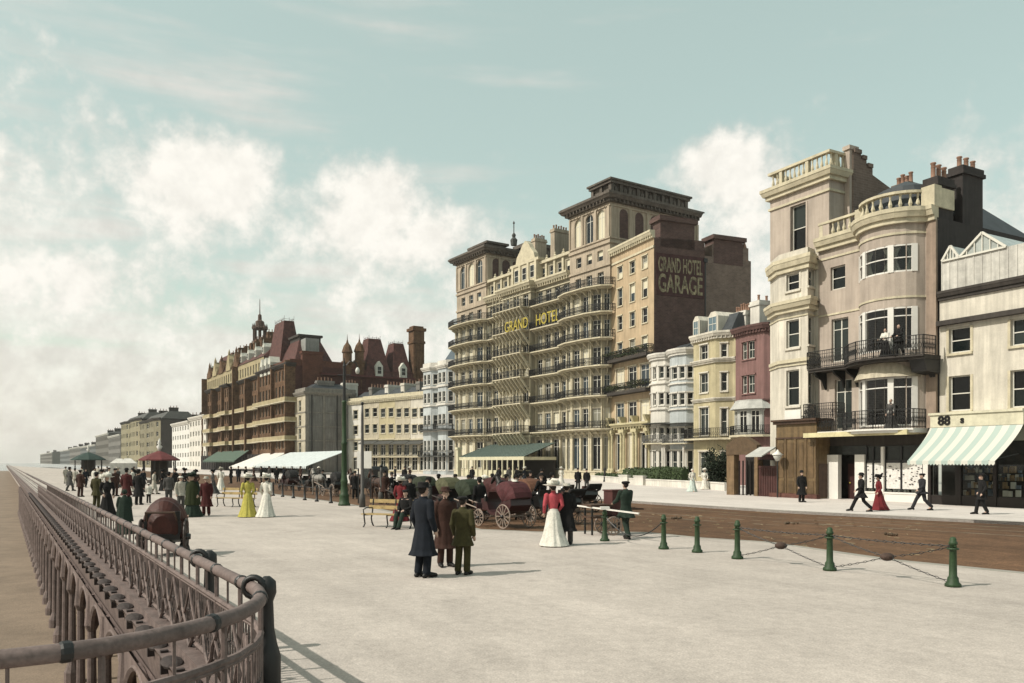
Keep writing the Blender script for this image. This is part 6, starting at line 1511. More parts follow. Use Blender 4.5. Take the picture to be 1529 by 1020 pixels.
POSES = {
 'stand': dict(hip=(0,0,.92), legs=[((-.09,0,.92),(-.10,-.03,.5),(-.11,.02,.09)), ((.09,0,.92),(.10,-.02,.5),(.11,.03,.09))], feet=[(-.13,-.19,.035),(.14,-.18,.035)],
               arms=[((-.19,0,1.42),(-.25,.03,1.14),(-.24,-.08,.9)), ((.19,0,1.42),(.25,.03,1.14),(.24,-.08,.9))]),
 'stride': dict(hip=(0,0,.9), legs=[((-.08,0,.9),(-.09,-.24,.52),(-.09,-.42,.12)), ((.08,0,.9),(.09,.08,.5),(.09,.4,.17))], feet=[(-.09,-.62,.06),(.09,.22,.03)],
               arms=[((-.19,0,1.42),(-.25,.16,1.17),(-.22,.12,.92)), ((.19,0,1.42),(.25,-.1,1.15),(.2,-.3,1.0))]),
 'amble': dict(hip=(0,0,.91), legs=[((-.08,0,.91),(-.09,-.14,.5),(-.09,-.2,.09)), ((.08,0,.91),(.09,.0,.5),(.09,.18,.12))], feet=[(-.10,-.4,.035),(.10,.0,.03)],
               arms=[((-.19,0,1.42),(-.25,.08,1.15),(-.16,-.08,.97)), ((.19,0,1.42),(.26,.05,1.15),(.24,-.1,.93))]),
 'push': dict(hip=(0,.05,.9), legs=[((-.08,.04,.9),(-.09,-.1,.5),(-.09,-.02,.09)), ((.08,.04,.9),(.09,.1,.5),(.09,.3,.1))], feet=[(-.10,-.22,.035),(.10,.12,.03)],
               arms=[((-.19,0,1.42),(-.24,-.1,1.17),(-.2,-.36,1.08)), ((.19,0,1.42),(.24,-.1,1.17),(.2,-.36,1.08))]),
 'sit': dict(hip=(0,.0,.52), legs=[((-.09,0,.54),(-.11,-.44,.52),(-.11,-.5,.09)), ((.09,0,.54),(.12,-.42,.54),(.1,-.62,.1))], feet=[(-.12,-.7,.035),(.12,-.82,.05)],
               arms=[((-.19,.02,1.03),(-.25,-.04,.76),(-.12,-.28,.66)), ((.19,.02,1.03),(.26,-.06,.76),(.13,-.3,.68))]),
}
BODY = {}
def body_mesh(pose, female=False):
    key = (pose, female)
    if key in BODY: return BODY[key]
    p = POSES[pose]; dz = p['hip'][2]-.92; mb = MB(); hy = p['hip'][1]
    w = .88 if female else 1
    mb.lathe([(.11*w, .84), (.17*w, .92), (.165*w, 1.0), (.135*w, 1.12), (.16*w, 1.26), (.19*w, 1.38), (.165*w, 1.45), (.07, 1.49)], (0, hy*.5, dz), 16, 1, .64)
    limb(mb, [(0, 0, 1.45+dz), (0, -.012, 1.56+dz)], [.056, .052])
    hc = Vector((0, -.02, 1.645+dz))
    mb.ball(hc+Vector((0, .012, .018)), .088, 14, 10, .86, 1.05, 1.08); mb.ball(hc+Vector((0, -.016, -.036)), .068, 12, 8, .84, .95, 1.05)
    limb(mb, [hc+Vector((0, -.07, -.085)), hc+Vector((0, -.062, -.075))], [.022, .022], 8)
    limb(mb, [hc+Vector((0, -.082, .008)), hc+Vector((0, -.107, -.028))], [.010, .015], 8)          # nose
    for s in (-1, 1):
        mb.ball(hc+Vector((s*.078, .012, -.012)), .022, 8, 6, .5, .8, 1.3)                          # ear
        mb.ball(hc+Vector((s*.034, -.076, -.022)), .02, 8, 6, 1, .7, .8)                            # cheek
    mb.tube([hc+Vector((-.05, -.078, .03)), hc+Vector((0, -.09, .026)), hc+Vector((.05, -.078, .03))], [.008, .011, .008], 6, round_=True)   # brow
    mb.tube([hc+Vector((-.022, -.083, -.056)), hc+Vector((0, -.09, -.055)), hc+Vector((.022, -.083, -.056))], [.006, .009, .006], 6, round_=True)  # lips
    for L, ft in zip(p['legs'], p['feet']):
        limb(mb, [L[0], (Vector(L[0])+Vector(L[1]))/2, L[1], (Vector(L[1])*.65+Vector(L[2])*.35), L[2]], [.088, .078, .056, .058, .038])
        limb(mb, [L[2], (Vector(L[2])+Vector(ft))/2, ft], [.042, .04, .032])
    for s, A in zip((-1, 1), p['arms']):
        limb(mb, [A[0], (Vector(A[0])+Vector(A[1]))/2, A[1], A[2]], [.058, .05, .04, .027]); hand(mb, A[2], Vector(A[2])-Vector(A[1]), s)
    me = remesh(mb, .0105, skin, 'body', 3); BODY[key] = me; return me
def rings(mb, L, n=28, folds=9, seed=0):
    """stacked elliptical rings: (z, rx, ry, y, fold depth)"""
    R_ = []
    for z, rx, ry, y, fd in L:
        R_.append([((rx*(1+fd*math.sin(folds*t+seed)+fd*.6*math.sin((folds-4)*t+2*seed)))*math.cos(t), y+(ry*(1+fd*math.sin(folds*t+seed)))*math.sin(t), z) for t in [2*math.pi*j/n for j in range(n)]])
    mb.loft(R_)
GAR = {}
def garment(kind, pose):
    key = (kind, pose)
    if key in GAR: return GAR[key]
    p = POSES[pose]; dz = p['hip'][2]-.92; hy = p['hip'][1]; mb = MB(); mat = blackc; sm = 2; vox = .013
    def sleeves(r0=.075, r1=.05, frac=.97, puff=0):
        for A in p['arms']:
            a, e, w = Vector(A[0]), Vector(A[1]), Vector(A[2]); e2 = e+(w-e)*frac
            limb(mb, [a, (a+e)/2, e, e2], [r0+puff, r0-.005+puff*.8, (r0+r1)/2+.005, r1])
    if kind in ('long_coat', 'coat', 'jacket'):
        hem = {'long_coat': .42, 'coat': .66, 'jacket': .8}[kind]
        if pose == 'sit': rings(mb, [(.5, .21, .2, -.02, .03), (.62, .19, .15, 0, .03), (.74, .18, .125, 0, .02), (.88, .195, .13, 0, .01), (1.0, .2, .125, 0, 0), (1.06, .14, .1, 0, 0), (1.1, .075, .075, 0, 0)]); limb(mb, [(-.09, 0, .56), (-.11, -.36, .56)], [.125, .1]); limb(mb, [(.09, 0, .56), (.12, -.34, .57)], [.125, .1])
        else:
            k = .92-hem; sw = .09 if pose in ('stride', 'push') else .0
            rings(mb, [(hem+dz, .22+k*.19+sw*.3, .17+k*.19+sw, hy*.5, .05), (hem+.1+dz, .2+k*.12+sw*.25, .15+k*.12+sw*.7, hy*.5, .045), (.9+dz, .19, .14, hy*.5, .025), (1.04+dz, .17, .125, hy*.4, .01), (1.16+dz, .18, .13, hy*.5, .01), (1.3+dz, .21, .142, hy*.5, 0), (1.4+dz, .213, .138, hy*.5, 0), (1.455+dz, .165, .118, hy*.5, 0), (1.5+dz, .085, .09, hy*.25, 0), (1.54+dz, .074, .078, -.005, 0)])
        for q in (-.0,): pass
        sleeves()
    elif kind == 'trousers':
        for L in p['legs']:
            a, k, f = map(Vector, L); limb(mb, [a, (a+k)/2, k, (k+f)/2, f+Vector((0,0,.02))], [.105, .098, .082, .08, .078])
        rings(mb, [(.86+dz, .15, .12, hy*.8, 0), (.98+dz, .165, .12, hy*.5, 0), (1.03+dz, .15, .11, 0, 0)])
    elif kind == 'boots':
        for L, ft in zip(p['legs'], p['feet']):
            f = Vector(L[2]); t = Vector(ft); d = (t-f); d.z = 0; d.normalize(); h = f-d*.05; h.z = t.z+.005
            limb(mb, [f+Vector((0,0,.06)), f+Vector((0,0,-.02))], [.06, .062]); limb(mb, [h, h+d*.06+Vector((0,0,.03)), (h+t)/2+d*.04+Vector((0,0,.012)), t+d*.015], [.05, .056, .054, .04])
    elif kind == 'dress':
        rings(mb, [(.02, .42, .44, .09, .05), (.1, .385, .4, .08, .055), (.3, .31, .32, .05, .05), (.55, .245, .24, .03, .045), (.8, .2, .185, .02, .03), (.95, .17, .15, .015, .015), (1.03, .125, .11, .01, 0), (1.08, .118, .102, 0, 0)], folds=11)
        if 1: pass
    elif kind == 'bodice':
        rings(mb, [(1.02, .125, .108, .005, 0), (1.1, .13, .112, -.005, .02), (1.2, .165, .135, -.02, .03), (1.3, .18, .14, -.02, .02), (1.4, .175, .115, 0, 0), (1.46, .12, .085, 0, 0), (1.5, .062, .066, 0, 0), (1.56, .055, .06, -.005, 0)], folds=8)
        sleeves(.062, .04, .95, .016)
    elif kind == 'cape':
        rings(mb, [(.5, .33, .3, .03, .05), (.8, .29, .25, .02, .045), (1.1, .26, .21, .01, .03), (1.3, .24, .17, 0, .01), (1.42, .2, .13, 0, 0), (1.48, .1, .09, 0, 0), (1.53, .07, .07, 0, 0)])
    elif kind == 'hair': 
        mb.ball((0, .02, 1.672+dz), .096, 14, 8, .9, 1.02, .98); mb.ball((0, .09, 1.65+dz), .05, 10, 6); mb2 = mb; mb.v = [(x, max(y, -.052) if z < 1.69+dz else y, z) for x, y, z in mb.v]
    elif kind == 'short_hair':
        mb.ball((0, .022, 1.672+dz), .093, 14, 8, .9, 1.0, .98); mb.v = [(x, max(y, -.045) if z < 1.70+dz else y, z) for x, y, z in mb.v]
    elif kind == 'bowler':
        mb.lathe([(.135, 1.715), (.15, 1.725), (.14, 1.732), (.1, 1.73), (.104, 1.77), (.092, 1.81), (.06, 1.835), (.01, 1.842)], (0, 0, dz), 20, 1, 1.18); sm = -1
    elif kind == 'trilby':
        mb.lathe([(.15, 1.705), (.16, 1.712), (.14, 1.722), (.1, 1.722), (.1, 1.78), (.085, 1.815), (.05, 1.81), (.01, 1.8)], (0, 0, dz), 20, 1, 1.18); sm = -1
    elif kind == 'boater':
        mb.lathe([(.15, 1.715), (.155, 1.722), (.1, 1.724), (.1, 1.79), (.01, 1.793)], (0, 0, dz), 20, 1, 1.12); sm = -1
    elif kind == 'flat_cap':
        mb.lathe([(.09, 1.7), (.12, 1.72), (.128, 1.745), (.1, 1.775), (.01, 1.785)], (0, .01, dz), 18, 1, 1.15); mb.tube([(-.06, -.1, 1.71+dz), (0, -.135, 1.705+dz), (.06, -.1, 1.71+dz)], [.012, .018, .012], 8); sm = -1
    elif kind == 'picture_hat':
        mb.lathe([(.09, 1.71), (.2, 1.705), (.29, 1.735), (.3, 1.745), (.2, 1.735), (.12, 1.745), (.125, 1.82), (.09, 1.85), (.01, 1.86)], (0, 0, dz), 24, 1, 1.0)
        rr = random.Random(4)
        for k in range(14): a = k*.45; mb.ball((.13*math.cos(a), .13*math.sin(a), 1.79+dz+.03*rr.random()), .05+.02*rr.random(), 7, 5)
        limb(mb, [(.1, .05, 1.82+dz), (.05, .16, 1.89+dz), (-.08, .2, 1.86+dz)], [.03, .05, .03], 8); sm = -1
    elif kind == 'bonnet':
        mb.ball((0, .02, 1.69+dz), .115, 14, 8, .95, 1.05, .95); mb.v = [(x, max(y, -.06) if z < 1.7+dz else y, z) for x, y, z in mb.v]; sm = -1
    elif kind == 'apron':
        rings(mb, [(.14, .28, .2, -.16, .04), (.5, .19, .13, -.1, .03), (.95, .13, .07, -.06, 0), (1.1, .1, .05, -.06, 0), (1.3, .1, .05, -.1, 0)])
    elif kind == 'beard':
        mb.ball((0, -.065, 1.575+dz), .05, 10, 7, 1, .7, 1.1); sm = -1
    if sm == -1: me = mb.mesh(kind, mat, True)
    else: me = remesh(mb, vox, mat, kind, sm)
    GAR[key] = me; return me
def person(loc, rz, label, pose='stand', wear=(), sc=1., female=False, group=None):
    r = empty('person', loc, rz, label, 'person', group, sc)
    inst('body', body_mesh(pose, female), r)
    for kind, mat in wear:
        pz = pose
        o = inst(kind, garment(kind, pz), r); o.material_slots[0].link = 'OBJECT'; o.material_slots[0].material = mat
    return r
def man(px, py, face, label, coat=blackc, kind='coat', pose='stand', hat='bowler', hatm=None, tr=None, sc=1., z=0., group=None, extra=()):
    loc = G(px, py) if py else px; loc = Vector(loc); loc.z = z
    return person(loc, R(face), label, pose, [(kind, coat), ('trousers', tr or coat), ('boots', bootm), ('short_hair', hairm), (hat, hatm or blackc)]+list(extra), sc, group=group)
def woman(px, py, face, label, skirt=blackc, top=None, hat='picture_hat', hatm=whitec, sc=.95, pose='amble', cape=None, z=0., group=None, extra=()):
    loc = G(px, py); loc.z = z
    w = [('dress', skirt), ('bodice', top or skirt), ('hair', hairm), (hat, hatm)]+([('cape', cape)] if cape else [])+list(extra)
    return person(loc, R(face), label, pose, w, sc, True, group=group)
# foreground group
man(632, 862, 140, 'man in long navy overcoat and dark hat in the front group', navy, 'long_coat', 'stand', 'trilby', blackc, sc=1.05)
man(665, 846, 20, 'bearded man in long brown overcoat in the front group', brownc, 'long_coat', 'stand', 'trilby', brownc, sc=.97, extra=[('beard', hairm)])
man(691, 858, 160, 'short man in olive coat and flat cap in the front group', olivec, 'coat', 'stand', 'flat_cap', blackc, tr=olivec, sc=.9)
woman(826, 815, 190, 'woman in a rose-red jacket, long white skirt and big white hat', whitec, redc, sc=.97)
man(846, 814, 170, 'figure in black coat and pale hat beside the woman in rose red', blackc, 'long_coat', 'amble', 'boater', palec, tr=greyc, sc=.96)
man(934, 804, 205, 'man in dark green coat and cap leaning on the red handcart', darkg, 'coat', 'push', 'flat_cap', blackc, tr=darkg, sc=.98)
o = bpy.data.objects; bw = B1.matrix_world if False else None
bl_ = Vector(B1.location); br = B1.rotation_euler.z; sp = bl_+Matrix.Rotation(br, 3, 'Z') @ Vector((.62, -.02, 0)); sp.z = -.055
r = man(sp, None, math.degrees(br), 'man in dark clothes and cap seated on the yellow bench', blackc, 'jacket', 'sit', 'flat_cap', blackc, tr=darkg, z=-.04)
woman(370, 772, 200, 'woman in a long yellow dress and broad white hat', yellowc, yellowc, sc=.97)
woman(398, 772, 165, 'woman in a long white dress and broad white hat', whitec, whitec, sc=.97)
man(308, 770, 10, 'man in a long maroon coat, right of the bulky dark green figure', maroon, 'long_coat', 'stand', 'trilby', palec, sc=.93)
woman(287, 772, 10, 'bulky figure in a wide dark green cape with yellowish trim', darkg, darkg, 'picture_hat', darkg, sc=1.0, cape=cloth('bottle_green', (44, 52, 24)))
man(270, 764, 40, 'man in pale jacket behind the dark green caped figure', palec, 'jacket', 'stand', 'boater', whitec, tr=greyc, sc=.92)
man(252, 753, 200, 'man in grey suit standing by the red-roofed shelter', greyc, 'jacket', 'stand', 'bowler', sc=.97)
man(222, 751, 190, 'small boy in white shirt and dark shorts by the red-roofed shelter', whitec, 'jacket', 'stand', 'boater', whitec, tr=blackc, sc=.62)
man(207, 754, 180, 'tall man in a long black coat, centre of the crowd by the rail', blackc, 'long_coat', 'stand', 'bowler', sc=1.05)
man(189, 752, 185, 'man in a long dark maroon coat, left of the tall man in black', maroon, 'long_coat', 'stand', 'bowler', sc=1.08)
woman(186, 797, 200, 'woman in a spreading dark green dress and cape close to the rail', darkg, darkg, 'bonnet', darkg, sc=.8, cape=darkg)
woman(160, 772, 30, 'woman in a big white hat and dark dress near the rail', blackc, blackc, sc=.98)
man(144, 760, 170, 'man in olive coat by the rail, left of the white-hatted woman', olivec, 'coat', 'stand', 'trilby', sc=1.)
man(120, 742, 175, 'man in brown coat at the far left of the rail', brownc, 'coat', 'stand', 'flat_cap', sc=1.)
# right-hand pavement
man(1197, 750, 10, 'man in a black overcoat standing before the brown shop', blackc, 'long_coat', 'stand', 'bowler', sc=1.)
man(1286, 764, 268, 'man in black frock coat striding left past the shop door', blackc, 'coat', 'stride', 'bowler', sc=1.)
woman(1312, 762, 262, 'woman in a crimson coat and dark skirt walking behind the striding man', crimson, crimson, 'picture_hat', blackc, sc=.93)
man(1377, 762, 272, 'man in dark suit taking a long stride in front of the striped awning', cloth('charcoal', (46, 46, 50)), 'jacket', 'stride', 'flat_cap', blackc, sc=1.)
man(1466, 768, 265, 'man in a black coat at the right edge, under the striped awning', blackc, 'coat', 'amble', 'bowler')
woman(1034, 734.5, 20, 'nursemaid in white with pale aqua skirt by the hedge', aqua, whitec, 'bonnet', whitec, sc=1.)
woman(1052, 731, -20, 'woman in white standing nearer the shrub', whitec, whitec, 'picture_hat', whitec, sc=.95)
man(863, 732, 10, 'man in black, left of the two men on the far pavement', blackc, 'coat', 'stand', 'bowler', sc=1.)
man(876, 732.5, 0, 'man with a pale stick, right of the two men on the far pavement', blackc, 'jacket', 'stand', 'bowler', sc=.97, tr=greyc)
man(792, 748, 30, 'man in brown coat beyond the black carriage', brownc, 'long_coat', 'stand', 'bowler', sc=1.04, z=RZ)
man(809, 744, 0, 'man in dark coat right of the brown-coated man beyond the carriages', blackc, 'coat', 'stand', 'bowler', sc=1.08, z=RZ)
man(705, 722, 0, 'dark figure standing before the hotel verandah', blackc, 'coat', 'stand', 'bowler')
for px, py, lab, m, fem in ((838, 722, 'woman in white on the forecourt below the pillars', whitec, 1), (940, 722, 'stooping pale figure by the white gate piers', palec, 0)):
    (woman(px, py, 0, lab, m, m) if fem else man(px, py, 0, lab, m, 'coat', 'push', 'boater', whitec))
# people gathered about the cab rank
for px, py, lab, m, kk, z in ((716, 776, 'cabman in black standing beside the dark red carriage', blackc, 'coat', RZ), (640, 776, 'man in grey waiting behind the navy-coated man', greyc, 'coat', RZ), (574, 752, 'man in brown standing by the short grey pole', brownc, 'coat', 0),
                          (585, 748, 'man in black leaning towards the farthest carriage of the rank', blackc, 'jacket', RZ), (770, 764, 'man in navy between the carriage hoods', navy, 'coat', RZ), (735, 757, 'man in pale jacket beyond the red hood', palec, 'jacket', RZ)):
    man(px, py, (px*37) % 360, lab, m, kk, 'stand', 'bowler', z=z)
for px, py, lab, m, kk in ((612, 770, 'man in black third from the bench among the carriages', blackc, 'coat'), (655, 758, 'man in dark green between the olive and deep green hoods', darkg, 'coat'), (680, 760, 'man in brown behind the dark green hood', brownc, 'coat'), (700, 764, 'man in black left of the red hood', blackc, 'jacket'),
                           (756, 760, 'man in maroon behind the rust brown hood', maroon, 'coat'), (776, 756, 'man in black right of the rust brown hood', blackc, 'coat'), (824, 752, 'man in black standing just right of the coachman', blackc, 'long_coat'), (482, 735, 'man in black left of the grey horse', blackc, 'coat'), (530, 742, 'man in black right of the green lamp standard', blackc, 'coat')):
    man(px, py, (px*53) % 360, lab, m, kk, 'amble' if px % 2 else 'stand', 'bowler', z=RZ)
woman(598, 778, 160, 'woman with red jacket and white sash standing behind the bench', crimson, crimson, 'picture_hat', whitec, sc=.93)
woman(724, 762, 20, 'woman in white seen between the red hood and the black carriage', whitec, whitec, sc=.95, z=RZ)
# on the upper balcony of the bow-fronted house
fz = RB.z(1300, 538, -1.6)
for px, off, lab, w in ((1322, -1.9, 'woman in white blouse on the upper iron balcony', 1), (1342, -1.9, 'man in black leaning on the upper iron balcony', 0), (1330, -1.9, 'woman in grey on the lower iron balcony', 2)):
    a = RB.s(px, off); q = RB.world(a, off)
    if w == 0: person(Vector((q.x, q.y, fz)), RB.rz, lab, 'push', [('jacket', blackc), ('trousers', blackc), ('boots', bootm), ('short_hair', hairm)])
    else: person(Vector((q.x, q.y, fz if w == 1 else 4.18)), RB.rz, lab, 'push' if w == 1 else 'stand', [('dress', blackc if w == 1 else greyc), ('bodice', whitec if w == 1 else greyc), ('hair', hairm)], .94, True)
# the distant crowd on the left promenade and under the awnings
rnd = random.Random(21)
spots = [(104, 733), (112, 727), (128, 728), (140, 729), (152, 735), (163, 731), (172, 741), (176, 729), (198, 735), (214, 735), (230, 738), (243, 733), (262, 739), (276, 735), (292, 738), (318, 737), (330, 732), (98, 722), (122, 719), (147, 720), (200, 724), (160, 719)]
desc = ['in black', 'in grey', 'in brown', 'in pale clothes', 'in navy', 'in white']
cm = [blackc, greyc, brownc, palec, navy, whitec]; placed = []
near_names = lambda px: 'left of the green shelter' if px < 118 else 'between the two shelters' if px < 200 else 'around the red shelter' if px < 270 else 'right of the red shelter'
ranks = ['leftmost', 'second', 'third', 'fourth', 'fifth', 'sixth', 'seventh', 'eighth', 'ninth', 'tenth', 'eleventh']
for i, (px, py) in enumerate(spots):
    k = rnd.randrange(6); fem = rnd.random() < .35; m = cm[k]; zone = near_names(px)
    rk = sorted(p for p, _ in spots if near_names(p) == zone).index(px)
    lab = '%s distant %s %s, %s' % ('leftmost' if rk == 0 else ranks[rk]+' from left', 'woman' if fem else 'man', desc[k], zone)
    f = rnd.uniform(0, 360)
    if fem: woman(px, py, f, lab, m, m, 'picture_hat', rnd.choice([whitec, blackc, palec]), sc=rnd.uniform(.92, 1.0), group='people along the far promenade')
    else: man(px, py, f, lab, m, rnd.choice(['coat', 'long_coat', 'jacket']), rnd.choice(['stand', 'amble', 'stride', 'amble']), rnd.choice(['bowler', 'trilby', 'boater']), sc=rnd.uniform(.95, 1.05), group='people along the far promenade')
aw = [(345, 722), (356, 720), (367, 722), (379, 719), (390, 721), (402, 720), (413, 722), (424, 719), (436, 721), (449, 720), (462, 723), (476, 721), (515, 724), (590, 720), (604, 722), (612, 719), (745, 723), (760, 722), (772, 724), (783, 721)]
places = lambda px: ('under the left half of the white awning' if px < 395 else 'under the right half of the white awning' if px < 455 else 'before the grey corner house' if px < 520 else 'before the cream terrace' if px < 620 else 'before the verandah of the hotel')
seen = {}
ordn = ['leftmost', 'second', 'third', 'fourth', 'fifth', 'sixth']
for i, (px, py) in enumerate(aw):
    k = [0, 4, 0, 2, 0, 1][i % 6]; pl_ = places(px); n = seen.get(pl_, 0); seen[pl_] = n+1
    lab = '%s far figure %s %s' % (ordn[n]+(' from left' if n else ''), desc[k], pl_); f = rnd.uniform(0, 360)
    if i % 4 == 3: woman(px, py, f, lab, cm[k], cm[k], 'picture_hat', whitec, group='people on the far pavement')
    else: man(px, py, f, lab, cm[k], 'coat', 'stand', 'bowler', group='people on the far pavement')

# ================================================================== carriages, horses, carts
def wheel(parent, loc, rad, mat, hubm, spokes=12, axis_rot=0):
    key = ('wheel', round(rad, 2))
    if key not in GAR:
        q = MB(); q.ring((0,0,0), rad-.03, .028, 'y', 28, 6)
        for k in range(spokes):
            a = 2*math.pi*k/spokes; q.bar((.05*math.cos(a), 0, .05*math.sin(a)), ((rad-.03)*math.cos(a), 0, (rad-.03)*math.sin(a)), .03)
        h = MB(); h.loft([[(.075*c*math.cos(t), y, .075*c*math.sin(t)) for t in [2*math.pi*j/12 for j in range(12)]] for c, y in ((.4, -.13), (.8, -.11), (1, -.05), (1, .05), (.8, .1))])
        GAR[key] = (q.mesh('wheel', mat), h.mesh('hub', hubm, True))
    w, h = GAR[key]; o = inst('wheel', w, parent, loc); o.material_slots[0].link = 'OBJECT'; o.material_slots[0].material = mat; inst('hub', h, o); return o
cblack = M('carriage_black', (26, 24, 24), rough=.3, var=.1, bump=.03, spec=.6); cred = M('carriage_red', (72, 26, 28), rough=.35, var=.15, bump=.05, spec=.5)
wheelm = M('wheel_pale', (164, 140, 122), rough=.5, var=.15); wheeld = M('wheel_dark', (66, 50, 44), rough=.5, var=.15); leatherm = M('seat_leather', (92, 50, 40), rough=.5)
def victoria(loc, rz, label, bodym, hoodm, wm, raised=True):
    """open carriage facing +x: boat-shaped body, driver's box, hooded seat"""
    r = empty('carriage', loc, rz, label, 'carriage', 'carriages on the cab rank', .9)
    q = MB(); prof = [(-1.15, 1.18), (-1.2, .95), (-1.0, .7), (-.7, .58), (-.2, .5), (.25, .52), (.45, .62), (.55, .95), (.62, 1.0), (.5, 1.02), (.36, .72), (.15, .62), (-.15, .62), (-.3, .84), (-.95, .86), (-1.02, 1.2)]
    q.extr([(x, z) for x, z in prof], -.5, .5, axis='y')
    for y in (-.52, .5): q.extr([(-1.17, 1.2), (-1.2, .95), (-1.0, .7), (-.7, .58), (-.45, .56), (-.35, .9), (-.55, 1.06), (-.85, 1.1)], y, y+.03, axis='y')
    q.build('body', bodym, r)
    q = MB(); q.box(-.98, -.32, -.46, .46, .86, .98); q.extr([(-1.08, .98), (-.9, .98), (-1.0, 1.42), (-1.12, 1.42)], -.46, .46, axis='y'); q.build('seat', leatherm, r)
    q = MB(); q.box(.62, 1.05, -.4, .4, .98, 1.16); q.box(.58, 1.0, -.38, .38, .68, .98); q.extr([(1.1, .72), (1.4, .6), (1.5, .95), (1.46, .97), (1.36, .66), (1.12, .76)], -.38, .38, axis='y'); q.extr([(.58, 1.16), (.66, 1.16), (.6, 1.45), (.54, 1.45)], -.38, .38, axis='y'); q.build('driver_box', bodym, r)
    q = MB()
    if raised:
        n = 8; R_ = []
        for k in range(n+1):
            a = R(168-k*16); c = (-.62, 1.08); L = .78 if k < n else .8; bul = .52+.03*(k % 2)
            ex, ez = c[0]+L*math.cos(a), c[1]+L*math.sin(a)*1.05
            R_.append([(c[0], -bul, c[1]), (c[0]+(ex-c[0])*.6, -bul, c[1]+(ez-c[1])*.62), (ex, -bul*.8, ez), (ex+.02*math.cos(a), 0, ez+.03), (ex, bul*.8, ez), (c[0]+(ex-c[0])*.6, bul, c[1]+(ez-c[1])*.62), (c[0], bul, c[1])])
        q.loft(R_, closed=False, cap=False)
    else:
        for k in range(5): q.tube([(-1.15-.05*k, -.5, 1.15+.02*k), (-1.4-.04*k, -.42, 1.3+.05*k), (-1.42-.04*k, .42, 1.3+.05*k), (-1.15-.05*k, .5, 1.15+.02*k)], .06, 6)
    q.build('hood', hoodm, r)
    wheel(r, (-.85, -.66, .5), .5, wm, cblack); wheel(r, (-.85, .66, .5), .5, wm, cblack); wheel(r, (.95, -.6, .37), .37, wm, cblack, 10); wheel(r, (.95, .6, .37), .37, wm, cblack, 10)
    q = MB(); q.tube([(-.85, -.66, .5), (-.85, .66, .5)], .03, 6); q.tube([(.95, -.6, .37), (.95, .6, .37)], .03, 6); q.tube([(-1.35, -.4, .62), (-.85, -.4, .52), (-.4, -.4, .6)], .025, 6); q.tube([(-1.35, .4, .62), (-.85, .4, .52), (-.4, .4, .6)], .025, 6); q.tube([(-.8, 0, .5), (0, 0, .42), (.95, 0, .42)], .035, 6)
    q.tube([(.95, -.35, .45), (1.5, -.35, .75), (3.3, -.3, 1.05)], .028, 6); q.tube([(.95, .35, .45), (1.5, .35, .75), (3.3, .3, 1.05)], .028, 6); q.build('undercarriage', wm, r)
    for y in (-.5, .5):
        q = MB(); q.box(.5, .62, y-.06, y+.06, 1.05, 1.25); q.lathe([(.05, 1.25), (.07, 1.28), (.03, 1.36)], (.56, y, 0), 8); q.build('carriage_lamp', cblack, r)
    return r
def horse(loc, rz, label, mat):
    if 'horse' not in GAR:
        q = MB(); T = lambda p, r_, n=12: q.tube(p, r_, n, round_=True)
        T([(-.72, 0, 1.2), (-.5, 0, 1.26), (-.1, 0, 1.18), (.3, 0, 1.2), (.55, 0, 1.25)], [.22, .29, .29, .3, .24], 16)
        T([(.5, 0, 1.3), (.78, 0, 1.6), (.92, 0, 1.82)], [.2, .13, .1]); T([(.88, 0, 1.86), (1.08, 0, 1.74), (1.28, 0, 1.55)], [.1, .09, .06]); T([(1.2, 0, 1.6), (1.3, 0, 1.5)], [.065, .055])
        for y in (-.05, .05): T([(.88, y, 1.93), (.86, y*1.2, 2.03)], [.03, .012], 6)
        for y in (-.15, .15):
            T([(.48, y, 1.15), (.5, y, .85), (.48, y, .5), (.49, y, .14)], [.13, .075, .048, .036]); T([(.49, y, .13), (.53, y, .04)], [.045, .055])
            T([(-.62, y, 1.2), (-.5, y, .88), (-.74, y, .55), (-.7, y, .16)], [.19, .12, .055, .04]); T([(-.7, y, .13), (-.66, y, .04)], [.045, .055])
        GAR['horse'] = remesh(q, .022, mat, 'horse', 4)
        q = MB(); T = lambda p, r_, n=12: q.tube(p, r_, n, round_=True)
        T([(-.92, 0, 1.3), (-1.05, 0, 1.1), (-1.05, 0, .6)], [.05, .07, .04], 8)
        for k in range(9): t = k/8; q.add([(.5+.4*t, 0, 1.48+.42*t), (.42+.38*t, .06, 1.4+.36*t), (.36+.38*t, .08, 1.28+.38*t), (.44+.4*t, 0, 1.42+.42*t)], [(0,1,2,3)])
        GAR['mane'] = q.mesh('mane_and_tail', hairm)
        q = MB(); q.ring((.5, 0, 1.3), .3, .04, 'x', 20, 6); q.tube([(.5, -.3, 1.25), (-.6, -.3, 1.15)], .015, 5); q.tube([(.5, .3, 1.25), (-.6, .3, 1.15)], .015, 5); q.ring((.1, 0, 1.2), .31, .02, 'x', 20, 5); q.tube([(1.2, -.06, 1.6), (.5, -.2, 1.45), (-.9, -.2, 1.3)], .01, 5)
        GAR['harness'] = q.mesh('harness', iron)
    r = empty('horse', loc, rz, label, 'horse', 'cab horses')
    o = inst('body', GAR['horse'], r); o.material_slots[0].link = 'OBJECT'; o.material_slots[0].material = mat; inst('mane_and_tail', GAR['mane'], r); inst('harness', GAR['harness'], r); return r
hb = M('bay_coat', (78, 48, 32), rough=.6, var=.15); hk = M('black_coat', (34, 28, 26), rough=.5, var=.1); hg = M('grey_coat', (150, 144, 134), rough=.6, var=.15)
def hoodmat(n, c): return M('hood_'+n, c, rough=.8, var=.3, scale=5)
HEAD = math.atan2(.80, -.60)     # along the kerb, away from the viewer
def gp(px, py): v = G(px, py, RZ); return v
